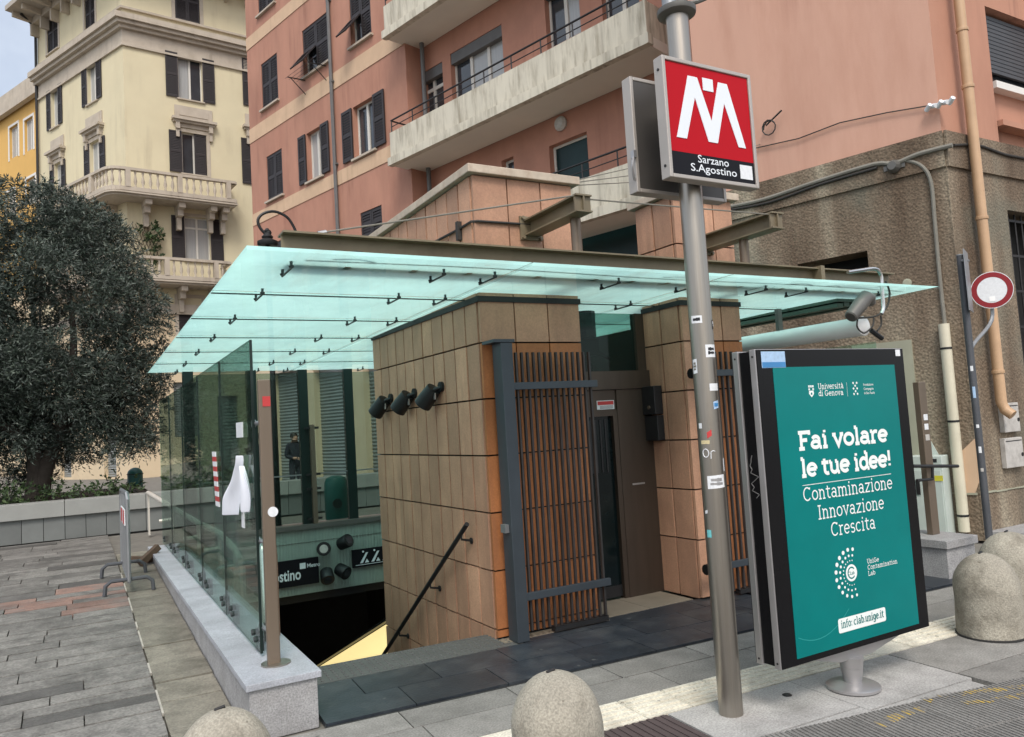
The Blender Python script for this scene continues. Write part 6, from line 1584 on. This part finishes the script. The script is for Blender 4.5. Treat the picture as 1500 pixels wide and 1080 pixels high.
Mx = Matrix.Translation(c) @ d.to_track_quat('Z', 'Y').to_matrix().to_4x4()
q = MB(Mx); q.lathe([(rad, -.004), (rad, .003)], (0, 0, 0), 40); dsk = q.build('disc', MT['paper'], rsn)
q = MB(Mx); 
for r0, r1, z in ((rad * .70, rad * .965, .0042),):
    vs = [(r_ * math.cos(2 * math.pi * k / 48), r_ * math.sin(2 * math.pi * k / 48), zz) for k in range(48) for r_, zz in ((r0, z), (r1, z))]
    q.add(vs, [(2 * k, 2 * k + 1, (2 * k + 3) % 96, (2 * k + 2) % 96) for k in range(48)])
q.build('red_rim', pm('road_sign_red', (.24, .006, .012), .4, var=.05), dsk)
q = MB(Mx); q.box(-.028, .018, -rad * .62, -rad * .62 + .045, .0045, .006); q.build('sticker', MT['tube'], dsk)
# plate seen edge-on at the top of the post
q = MB(); e = (Vector((xs, YS, 2)) - EYE); e.z = 0; e.normalize(); sd = Vector((e.y, -e.x, 0))
p0 = Vector((xs, YS, 0)) + sd * .042 - e * .04; zt, zb_ = at_y(1416, 371, YS).z, at_y(1422, 458, YS).z
ed = (e + sd * .10).normalized(); nn = Vector((ed.y, -ed.x, 0))
q.add([p0 - ed * .14 + nn * s * .004 + Vector((0, 0, z)) for z in (zb_, zt) for s in (-1, 1)] + [p0 + ed * .14 + nn * s * .004 + Vector((0, 0, z)) for z in (zb_, zt) for s in (-1, 1)], [(0, 1, 3, 2), (4, 5, 7, 6), (0, 1, 5, 4), (2, 3, 7, 6), (0, 2, 6, 4), (1, 3, 7, 5)]); q.build('side_plate', MT['galv'], rsn)
for (py, h, mt) in ((540, .045, 'paper'), (575, .10, 'sticker_lblue'), (625, .03, 'paper'), (660, .055, 'paper'), (690, .03, 'boxwhite')):
    z = at_y(1425, py, YS).z; q = MB(); d2 = Vector((EYE.x - xs, EYE.y - YS, 0)).normalized(); t2 = Vector((-d2.y, d2.x, 0)); r_ = .0318; w = .7
    for k in range(4):
        a0, a1 = -w / 2 + w * k / 4, -w / 2 + w * (k + 1) / 4; f = lambda a: Vector((xs, YS, 0)) + (d2 * math.cos(a) + t2 * math.sin(a)) * r_
        q.quad(f(a0) + Vector((0, 0, z - h / 2)), f(a1) + Vector((0, 0, z - h / 2)), f(a1) + Vector((0, 0, z + h / 2)), f(a0) + Vector((0, 0, z + h / 2)))
    q.build('sticker', MT[mt], rsn)

# ---------------------------------------------------------------- crowd barrier, wooden block, cloth, tape
cbz = lambda y_: plaza_h(y_)
cr_ = thing('crowd_barrier', 'grey steel crowd barrier seen end on beside the low wall', 'barrier', (.45, 9.4, .2))
xb_ = .445; y0, y1 = 8.72, 10.0
q = MB(); q.tube([(xb_, y0, cbz(y0) + .12), (xb_, y0, cbz(y0) + .93), (xb_, y0 + .06, cbz(y0) + .99), (xb_, y1 - .06, cbz(y1) + .93), (xb_, y1, cbz(y1) + .88), (xb_, y1, cbz(y1) + .12), (xb_, y0, cbz(y0) + .12)], .019, 8); q.build('frame', MT['galv'], cr_, smooth=True)
for k in range(1, 14): yy = y0 + (y1 - y0) * k / 14; q = MB(); q.tube([(xb_, yy, cbz(yy) + .13), (xb_, yy, cbz(yy) + .93)], .009, 6); q.build('bar', MT['galv'], cr_)
for yy in (y0 + .02, y1 - .25):
    z = cbz(yy); q = MB(); q.tube([(xb_ - .22, yy, z + .005), (xb_ - .21, yy, z + .10), (xb_ - .16, yy, z + .14), (xb_ + .16, yy, z + .14), (xb_ + .21, yy, z + .10), (xb_ + .22, yy, z + .005)], .020, 8); q.build('foot', MT['greypole'], cr_, smooth=True)
q = MB(); q.box(xb_ - .03, xb_ - .02, y0 + .05, y0 + .72, cbz(9.5) + .64, cbz(9.5) + .80); o = q.build('board', MT['paper'], cr_)
for k in range(2): q = MB(); yy = y0 + .08 + k * .36; q.box(xb_ - .033, xb_ - .0305, yy, yy + .2, cbz(9.5) + .65, cbz(9.5) + .79); q.build('red_stripe', MT['tape_red'], o)
wb = MB(); a, b_ = at_z(212, 830, .26), at_z(230, 806, .36); wb.bar((.63, 10.15, .235), (.84, 10.25, .40), .07, .07); wb.bar((.55, 10.55, .26), (.76, 10.30, .25), .07, .06)
tag(wb.build('wooden_block', MT['wood']), 'brown wooden block propped against the far end of the low granite wall', 'wooden block')

# white cloth tied over the glass parapet: narrow neck, two hanging lobes
X0 = .93
ctop = at_x(350, 670, X0); cl_ = thing('white_cloth', 'white cloth tied on the green glass parapet, hanging in two lobes', 'cloth', (X0, ctop.y, at_x(350, 752, X0).z))
def cloth_lobe(L, seed):
    """L: rows of (left px, right px, y px)."""
    q = MB(); n_ = 9; rows = []
    for (xa, xb, yy) in L:
        for k in range(n_):
            t = k / (n_ - 1); p = at_x(xa + (xb - xa) * t, yy, X0)
            p.x += .016 * math.sin(t * 7 + seed + yy * .02) - .01; rows.append(p)
    m_ = len(L); nv = m_ * n_
    vs = rows + [p + Vector((.004, 0, 0)) for p in rows]
    fs = [(i * n_ + k, i * n_ + k + 1, (i + 1) * n_ + k + 1, (i + 1) * n_ + k) for i in range(m_ - 1) for k in range(n_ - 1)]
    fs += [tuple(v + nv for v in f) for f in fs]
    fs += [(k, k + 1, k + 1 + nv, k + nv) for k in range(n_ - 1)] + [((m_ - 1) * n_ + k, (m_ - 1) * n_ + k + 1, (m_ - 1) * n_ + k + 1 + nv, (m_ - 1) * n_ + k + nv) for k in range(n_ - 1)]
    fs += [(i * n_, (i + 1) * n_, (i + 1) * n_ + nv, i * n_ + nv) for i in range(m_ - 1)] + [(i * n_ + n_ - 1, (i + 1) * n_ + n_ - 1, (i + 1) * n_ + n_ - 1 + nv, i * n_ + n_ - 1 + nv) for i in range(m_ - 1)]
    q.add(vs, fs); o = q.build('lobe', MT['cloth'], cl_, smooth=True); ss = o.modifiers.new('soft', 'SUBSURF'); ss.levels = ss.render_levels = 2
cloth_lobe([(346, 355, 667), (346, 355, 680), (342, 354, 688), (337, 354, 705), (330, 353, 718), (324, 353, 730), (325, 352, 742), (325, 352, 755)], 0)
cloth_lobe([(355.3, 356, 682), (355, 361, 692), (355, 367, 706), (356, 372, 722), (357, 373, 738), (358, 371, 751)], 2)
q = MB(); p = at_x(356, 762, .95); q.box(.949, .953, p.y - .04, p.y + .05, p.z - .05, p.z + .06); tag(q.build('torn_paper', MT['paper'], loc=(.95, p.y, p.z - .05)), 'torn white paper stuck on the glass under the white cloth', 'paper')
q = MB(); p = at_x(350.5, 630, .95); q.box(.949, .953, p.y - .11, p.y + .11, p.z - .05, p.z + .05); tag(q.build('paper_note', MT['paper'], loc=(.95, p.y, p.z - .05)), 'small square white note on the glass above the white cloth', 'paper')
q = MB(); pts_ = []
a, b_ = at_x(313, 662, .95), at_x(319, 742, .95)
tp = thing('warning_tape', 'strip of red and white warning tape stuck upright on the glass parapet', 'tape', (.95, a.y, b_.z))
for k in range(11):
    p0, p1 = a.lerp(b_, k / 11), a.lerp(b_, (k + 1) / 11 - .001); q = MB(); w = .085
    q.add([(.948, p0.y - w, p0.z), (.948, p0.y + w, p0.z), (.948, p1.y + w, p1.z), (.948, p1.y - w, p1.z), (.952, p0.y - w, p0.z), (.952, p0.y + w, p0.z), (.952, p1.y + w, p1.z), (.952, p1.y - w, p1.z)],
          [(3, 2, 1, 0), (4, 5, 6, 7), (0, 1, 5, 4), (1, 2, 6, 5), (2, 3, 7, 6), (3, 0, 4, 7)]); q.build('stripe', MT['tape_red' if k % 2 else 'paper'], tp)

# ---------------------------------------------------------------- planter, olive tree, shrubs
pz = .245
pln = thing('planter_wall', 'long grey stone planter wall with a pale coping across the plaza', 'wall', (-1, 14, pz))
x = -7.0
q = MB(); q.box(-7, 5.0, 14.03, 14.3, pz - .05, .60); q.build('wall_core', MT['drain'], pln)
while x < 4.9:
    w = .285; q = MB(); q.box(x + .004, x + w - .004, 13.995 + rs.uniform(-.003, .003), 14.03, pz, .598); q.build('stone_panel', MT['planter'], pln); x += w
x = -7.0
while x < 4.9:
    w = 1.14; q = MB(); q.box(x + .003, min(x + w, 5.0) - .003, 13.94, 14.36, .60, .835); q.build('coping_stone', MT['planter_cop'], pln, bevel=.006); x += w
q = MB(); q.box(-7, 1.2, 14.36, 19, .3, .74); q.box(1.0, 1.2, 14.37, 19, .3, .76); q.build('soil', MT['soil'], pln)
def leaf_mat(name, top, under):
    m, nt, N, L, b = new_mat(name)
    geo = N.new("ShaderNodeNewGeometry"); mx = N.new("ShaderNodeMixRGB"); mx.inputs[1].default_value = rgba(top); mx.inputs[2].default_value = rgba(under)
    L.new(geo.outputs['Backfacing'], mx.inputs[0]); L.new(mx.outputs[0], b.inputs['Base Color']); b.inputs['Roughness'].default_value = .6
    return m
LEAF = [leaf_mat('olive_leaf_dark', (.020, .036, .025), (.050, .066, .056)), leaf_mat('olive_leaf_mid', (.036, .056, .040), (.072, .092, .078)), leaf_mat('olive_leaf_pale', (.085, .112, .084), (.14, .165, .142))]
BUSH = [leaf_mat('bush_leaf_dark', (.018, .040, .012), (.035, .06, .025)), leaf_mat('bush_leaf_mid', (.035, .070, .018), (.05, .085, .03)), leaf_mat('bush_leaf_light', (.06, .10, .028), (.07, .11, .04))]
def foliage(name, clumps, per, ln, wd, mats, parent, seed, droop=0.0, loc=None):
    rr = random.Random(seed); V_ = []; F_ = []; MI = []
    for c, r_, pale in clumps:
        n_ = int(per * (r_ / .4) ** 2)
        # twigs from the clump's heart outwards with paired leaves
        k = 0
        while k < n_:
            d = Vector((rr.gauss(0, 1), rr.gauss(0, 1), rr.gauss(0, .8) + .15)).normalized()
            L0 = r_ * rr.uniform(.25, .6); L1 = r_ * rr.uniform(.8, 1.15)
            bend = Vector((rr.gauss(0, .25), rr.gauss(0, .25), rr.gauss(0, .2) - droop))
            m_ = 9
            for j in range(m_):
                t = j / (m_ - 1); p = c + d * (L0 + (L1 - L0) * t) + bend * (t * t * r_ * .4)
                a = (d + Vector((rr.gauss(0, .7), rr.gauss(0, .7), rr.gauss(0, .7)))).normalized()
                b_ = a.cross(Vector((rr.gauss(0, 1), rr.gauss(0, 1), rr.gauss(0, 1)))).normalized()
                l = ln * rr.uniform(.7, 1.3); w = wd * rr.uniform(.7, 1.3); i0 = len(V_)
                V_ += [p, p + a * l * .45 + b_ * w / 2, p + a * l, p + a * l * .45 - b_ * w / 2]; F_.append((i0, i0 + 1, i0 + 2, i0 + 3))
                u = rr.random(); MI.append(2 if u < pale else (1 if u < pale + .4 else 0))
            k += m_
    me = bpy.data.meshes.new(name); o0 = ORIGIN[parent] if parent is not None else Vector(loc)
    me.from_pydata([p - o0 for p in V_], [], F_)
    for m in mats: me.materials.append(m)
    me.polygons.foreach_set('material_index', MI); me.update()
    o = bpy.data.objects.new(name, me); COL.objects.link(o); ORIGIN[o] = o0
    if parent is not None: o.parent = parent
    else: o.location = o0
    return o
TY = 16.0
tb_ = at_y(50, 722, TY); tb_.z = .72
tree = thing('olive_tree', 'large dense olive tree with several dark stems in the stone planter', 'tree', tuple(tb_))
EDGE = [(-330, 300), (-250, 230), (-120, 235), (-40, 262), (30, 262), (85, 278), (110, 300), (165, 318), (190, 345), (205, 375), (214, 410), (238, 440), (240, 480), (246, 520), (243, 560), (238, 600), (228, 640), (205, 662), (150, 640), (120, 655), (60, 650), (10, 668), (-60, 660), (-160, 668), (-300, 640), (-350, 480)]
def inside(x, y_):
    c = False; j = len(EDGE) - 1
    for i in range(len(EDGE)):
        xi, yi = EDGE[i]; xj, yj = EDGE[j]
        if (yi > y_) != (yj > y_) and x < (xj - xi) * (y_ - yi) / (yj - yi) + xi: c = not c
        j = i
    return c
rt = random.Random(42); clumps = []; tries = 0
while len(clumps) < 640 and tries < 20000:
    tries += 1
    px, py = rt.uniform(-345, 246), rt.uniform(232, 668)
    if not inside(px, py): continue
    # crown is roughly round in depth too
    lim = 2.0 * math.sqrt(max(.05, 1 - ((px + 60) / 310) ** 2)) * math.sqrt(max(.1, 1 - ((py - 470) / 240) ** 2))
    dy = rt.uniform(-lim, lim); p = at_y(px, py, TY + dy * .9)
    r_ = rt.uniform(.24, .44)
    if any((p - c[0]).length < .15 for c in clumps): continue
    if not inside(px + 16, py) or not inside(px, py - 16): r_ *= .7
    clumps.append((p, r_, rt.choice((.05, .12, .30, .38)) if py < 470 else rt.choice((.03, .10, .2))))
for (px, py) in ((10, 672), (30, 655), (75, 668), (95, 650), (118, 672), (140, 655), (165, 668), (188, 650), (-20, 660), (205, 640), (222, 615), (60, 640), (240, 560), (233, 470), (95, 290), (60, 275), (150, 325)):
    clumps.append((at_y(px, py, TY + rt.uniform(-1.0, .6)), rt.uniform(.20, .34), .25))
foliage('crown', clumps, 800, .078, .019, LEAF, tree, 9, .55)
def limb(name, pts, r0, r1):
    P_ = smooth_path(pts, 5); q = MB(); n_ = len(P_); q.tube(P_, [r0 + (r1 - r0) * i / (n_ - 1) for i in range(n_)], 9); return q.build(name, MT['bark'], tree, smooth=True)
pa_ = lambda x, y_, dy=0: at_y(x, y_, TY + dy)
limb('trunk', [pa_(52, 735), pa_(55, 700), pa_(50, 660), pa_(28, 610, .2), pa_(8, 550, .4), pa_(0, 470, .5)], .20, .05)
limb('trunk', [pa_(60, 730), pa_(66, 690, -.1), pa_(84, 640, -.2), pa_(100, 575, -.3), pa_(108, 500, -.2), pa_(100, 420, 0)], .15, .035)
limb('limb', [pa_(50, 668), pa_(30, 640, -.3), pa_(0, 620, -.5), pa_(-40, 590, -.6), pa_(-90, 520, -.6)], .11, .03)
limb('limb', [pa_(84, 640, -.2), pa_(130, 600, .1), pa_(160, 560, .3), pa_(180, 500, .4), pa_(190, 430, .4)], .075, .02)
limb('limb', [pa_(55, 690), pa_(50, 620, .5), pa_(60, 550, .7), pa_(50, 470, .8), pa_(40, 360, .6)], .10, .025)
limb('limb', [pa_(160, 560, .3), pa_(195, 560, .4), pa_(222, 590, .4)], .035, .012)
t2 = thing('olive_tree', 'smaller dark tree behind the big olive, low at the left picture edge', 'tree', tuple(at_y(-60, 720, 18.8)))
rt = random.Random(77); cl5 = []
for k in range(70):
    c = at_y(rt.uniform(-330, 120), rt.uniform(540, 705), 18.8 + rt.uniform(-.7, .7)); cl5.append((c, rt.uniform(.30, .5), .08))
foliage('crown', cl5, 600, .085, .022, LEAF, t2, 12, .3)
q = MB(); q.tube([at_y(-60, 735, 18.8), at_y(-55, 680, 18.8), at_y(-75, 600, 18.9)], [.16, .12, .05], 8); q.build('trunk', MT['bark'], t2, smooth=True)
rb_ = random.Random(8); cl2 = []
for k in range(44):
    px = rb_.uniform(-120, 205); c = at_y(px, 700, 14.9 + rb_.uniform(-.35, .9)); c.z = .80 + rb_.uniform(0, .16); cl2.append((c, rb_.uniform(.16, .30), .22))
tag(foliage('planter_shrubs', cl2, 150, .075, .035, BUSH, None, 4, .1, loc=(0, 15, .74)), kind='stuff')
cl3 = []
for k in range(16):
    c = at_y(rb_.uniform(240, 330), 695, 15.2 + rb_.uniform(-.3, .6)); c.z = .84 + rb_.uniform(0, .2); cl3.append((c, rb_.uniform(.15, .26), .2))
tag(foliage('planter_shrubs', cl3, 140, .075, .035, BUSH, None, 5, .1, loc=(2, 15, .74)), kind='stuff')
# climbing plant and pots on the lower balcony of the cream building
vp = thing('balcony_plant', 'tall leafy climbing plant on a trellis on the lower cream balcony', 'plant', tuple(o1.off(-.5).p0 + ur * 1.2))
fb_ = YR.off(.35); cl4 = []
for (px, py) in ((220, 330), (224, 342), (218, 352), (226, 360), (222, 370), (229, 378), (214, 338), (232, 350)):
    u, z = fb_.at(px, py); cl4.append((fb_.p0 + fb_.u * u + Vector((0, 0, z)), .32, .25))
foliage('leaves', cl4, 60, .18, .09, BUSH, vp, 6)
q = MB(fb_); u0, z0 = fb_.at(196, 380); u1, z1 = fb_.at(236, 330)
for k in range(9):
    t = k / 8; q.bar((u0 + (u1 - u0) * t, -.2, z0), (min(u1, u0 + (u1 - u0) * (t + .5)), -.2, z0 + (z1 - z0) * min(1, (1 - t) * 2 if t > .5 else 1)), .03, .02); q.bar((u1 - (u1 - u0) * t, -.22, z0), (max(u0, u1 - (u1 - u0) * (t + .5)), -.22, z0 + (z1 - z0) * min(1, (1 - t) * 2 if t > .5 else 1)), .03, .02)
q.build('trellis', MT['wood'], vp)

# green dome and recycling container behind the planter / screen
c = at_y(198, 702, 19); dm = thing('green_dome', 'small green dome-topped street bin beyond the plaza planter', 'bin', (c.x, 19, .3))
rd = (at_y(209, 695, 19) - at_y(186, 695, 19)).length / 2; zt = at_y(198, 685, 19).z
q = MB(); q.lathe([(rd, .3), (rd, zt - rd * .9)] + [(rd * math.cos(R(a)), zt - rd * .9 + rd * .9 * math.sin(R(a))) for a in range(10, 90, 10)] + [(.01, zt)], (c.x, 19, 0), 24); q.build('body', MT['bin'], dm, smooth=True)
q = MB(); q.lathe([(rd + .015, zt - rd * .95), (rd + .015, zt - rd * .85)], (c.x, 19, 0), 24); q.build('rim', MT['greenpost'], dm)
c0, c1 = at_y(476, 735, 12.2), at_y(510, 735, 12.2); zt = at_y(493, 697, 12.2).z; rc = thing('recycling_container', 'rounded dark teal recycling container behind the glass screen', 'container', ((c0.x + c1.x) / 2, 12.2, .2))
q = MB(); w = (c1.x - c0.x) / 2; xm = (c0.x + c1.x) / 2
q.lathe([(w * .86, .22), (w * .97, .3), (w, zt - .25), (w * .96, zt - .1), (w * .8, zt - .03), (w * .4, zt)], (xm, 12.2, 0), 24); q.build('body', MT['bin'], rc, smooth=True)
q = MB(); q.lathe([(.075, -.03), (.075, .0)], (xm - .05, 12.2 - w - .0, zt - .42), 16, axis='Y'); q.build('opening', MT['black'], rc)
# wall lamp post: curved arm lamp behind the canopy
YLm = 11.6
lp = thing('street_lamp', 'black street lamp top with curved iron arm showing above the canopy', 'street lamp', (at_y(392, 360, YLm).x, YLm, .2))
c = at_y(392, 356, YLm)
q = MB(); q.lathe([(.13, c.z - .05), (.15, c.z - .02), (.15, c.z + .02), (.07, c.z + .06), (.085, c.z + .09), (.06, c.z + .12), (.035, c.z + .15), (.05, c.z + .18), (.02, c.z + .22)], (c.x, YLm, 0), 16); q.build('finial', MT['iron'], lp, smooth=True)
q = MB(); q.lathe([(.05, .2), (.045, 1.0), (.035, c.z - .05)], (c.x, YLm, 0), 12); q.build('column', MT['iron'], lp, smooth=True)
q = MB(); q.tube(smooth_path([at_y(x, y_, YLm) for x, y_ in ((391, 345), (381, 334), (378, 322), (386, 313), (402, 310), (420, 318), (431, 334), (436, 350))], 4), .022, 8); q.lathe([(.04, -.03), (.05, 0), (.04, .03)], tuple(at_y(393, 341, YLm)), 10); q.build('arm', MT['iron'], lp, smooth=True)
q = MB(); e_ = at_y(436, 350, YLm); q.lathe([(.04, e_.z), (.12, e_.z - .12), (.15, e_.z - .2), (.10, e_.z - .45), (.03, e_.z - .5)], (e_.x, YLm, 0), 12); q.build('lantern', MT['iron'], lp, smooth=True)

# ---------------------------------------------------------------- people beyond the glass
def person(x, y_, z, h, face, label, hands):
    t = thing('person', label, 'person', (x, y_, z))
    s = h / 1.72
    J = {'pel': (0, 0, .92), 'waist': (0, 0, 1.08), 'chest': (0, .01, 1.30), 'neck': (0, .0, 1.47), 'jaw': (0, -.02, 1.55), 'head': (0, -.01, 1.63), 'top': (0, .01, 1.70)}
    Rd = {'pel': .15, 'waist': .145, 'chest': .165, 'neck': .058, 'jaw': .070, 'head': .092, 'top': .06}
    Ed = [('pel', 'waist'), ('waist', 'chest'), ('chest', 'neck'), ('neck', 'jaw'), ('jaw', 'head'), ('head', 'top')]
    for sd, n_ in ((-1, 'l'), (1, 'r')):
        hx, hy, hz = hands
        J.update({n_ + 'sh': (.19 * sd, .01, 1.40), n_ + 'el': (.25 * sd, .02, 1.13), n_ + 'wr': (hx * sd, hy, hz), n_ + 'ha': (hx * sd * .7, hy - .06, hz + .01),
                  n_ + 'hip': (.095 * sd, 0, .86), n_ + 'kn': (.11 * sd, -.015, .48), n_ + 'an': (.115 * sd, .02, .09), n_ + 'to': (.13 * sd, -.14, .04)})
        Rd.update({n_ + 'sh': .075, n_ + 'el': .058, n_ + 'wr': .042, n_ + 'ha': .036, n_ + 'hip': .10, n_ + 'kn': .072, n_ + 'an': .055, n_ + 'to': .042})
        Ed += [('chest', n_ + 'sh'), (n_ + 'sh', n_ + 'el'), (n_ + 'el', n_ + 'wr'), (n_ + 'wr', n_ + 'ha'), ('pel', n_ + 'hip'), (n_ + 'hip', n_ + 'kn'), (n_ + 'kn', n_ + 'an'), (n_ + 'an', n_ + 'to')]
    names = list(J); me = bpy.data.meshes.new('body')
    rot = Matrix.Rotation(face, 3, 'Z')
    me.from_pydata([rot @ Vector(J[k]) * s for k in names], [(names.index(a), names.index(b_)) for a, b_ in Ed], [])
    ob = bpy.data.objects.new('body_skin', me); COL.objects.link(ob)
    sk = ob.modifiers.new('skin', 'SKIN'); sb_ = ob.modifiers.new('sub', 'SUBSURF'); sb_.levels = 2
    if not me.skin_vertices: 
        bm = bmesh.new(); bm.from_mesh(me); bm.verts.layers.skin.verify(); bm.to_mesh(me); bm.free()
    for i, k in enumerate(names): me.skin_vertices[0].data[i].radius = (Rd[k] * s, Rd[k] * s * (.75 if k in ('chest', 'waist', 'pel') else 1))
    me.skin_vertices[0].data[0].use_root = True
    bpy.context.view_layer.update()
    m2 = bpy.data.meshes.new_from_object(ob.evaluated_get(bpy.context.evaluated_depsgraph_get()))
    bpy.data.objects.remove(ob)
    for m in ('coat', 'skin', 'trousers', 'iron'): m2.materials.append(MT[m])
    wz = hands[2]
    for p in m2.polygons:
        c = p.center / s; loc = rot.inverted() @ c; p.use_smooth = True
        p.material_index = 1 if (c.z > 1.49 or (loc.y < hands[1] + .01 and abs(c.z - wz) < .06 and loc.y < -.15)) else (3 if c.z < .10 else (2 if c.z < .80 else 0))
    m2.name = 'body'; o = bpy.data.objects.new('body', m2); COL.objects.link(o); o.parent = t; ORIGIN[o] = ORIGIN[t]
    q = MB(Matrix.Translation((x, y_, z)) @ rot.to_4x4() @ Matrix.Scale(s, 4)); 
    q.lathe([(.099, 1.60), (.103, 1.64), (.098, 1.69), (.075, 1.735), (.03, 1.755)], (0, .022, 0), 14); q.build('hair', MT['hair'], t, smooth=True)
    q = MB(Matrix.Translation((x, y_, z)) @ rot.to_4x4() @ Matrix.Scale(s, 4)); q.add([(-.016, -.098, 1.585), (.016, -.098, 1.585), (0, -.125, 1.59), (0, -.10, 1.635)], [(0, 1, 2), (0, 2, 3), (1, 3, 2), (0, 3, 1)]); 
    for sd in (-1, 1): q.lathe([(.012, -.01), (.018, 0), (.012, .01)], (.092 * sd, .005, 1.61), 8, axis='X')
    q.build('nose_and_ears', MT['skin'], t)
    for sd in (-1, 1):
        for k in range(4):
            q = MB(Matrix.Translation((x, y_, z)) @ rot.to_4x4() @ Matrix.Scale(s, 4)); hx, hy, hz = hands
            b0 = Vector((hx * sd * .7, hy - .07, hz + .025 - k * .017)); q.tube([b0, b0 + Vector((-.03 * sd, -.03, -.01)), b0 + Vector((-.055 * sd, -.02, -.02))], [.010, .009, .007], 6); q.build('finger', MT['skin'], t)
    return t
c = at_y(432, 665, 17.5); person(c.x, 17.5, .245, 1.44, R(18), 'person in a dark navy coat standing before a grey shutter, hands held together', (.13, -.20, 1.06))
c = at_y(376, 665, 17.0); person(c.x, 17.0, .245, 1.46, R(-60), 'person in dark clothes seen behind the glass edge and steel post, turned sideways', (.12, -.22, 1.38))

# overhead wires between the tower and the building
w1 = MB()
for k, (a, b_) in enumerate((((3.66, 5.3, 3.60), (8.2, 7.2, 5.2)), ((3.66, 5.35, 3.62), (8.15, 7.4, 5.5)), ((3.66, 5.3, 3.58), (8.2, 7.3, 5.0)))):
    w1.tube(smooth_path([a, tuple((Vector(a) + Vector(b_)) / 2 - Vector((0, 0, .08))), b_], 5), .005, 5)
tag(w1.build('overhead_wires', MT['cable'], loc=(5, 6, 3.6)), 'thin grey wires strung from the long tower top to the salmon wall', 'wires')

# ================================================================== the place in metres: a lift door here is about two metres
SCALE = 1.22
bpy.context.view_layer.update()
for o in list(scene.objects):
    if o.parent is None and o is not sun:
        o.location = o.location * SCALE
        if o is not cam: o.scale = o.scale * SCALE
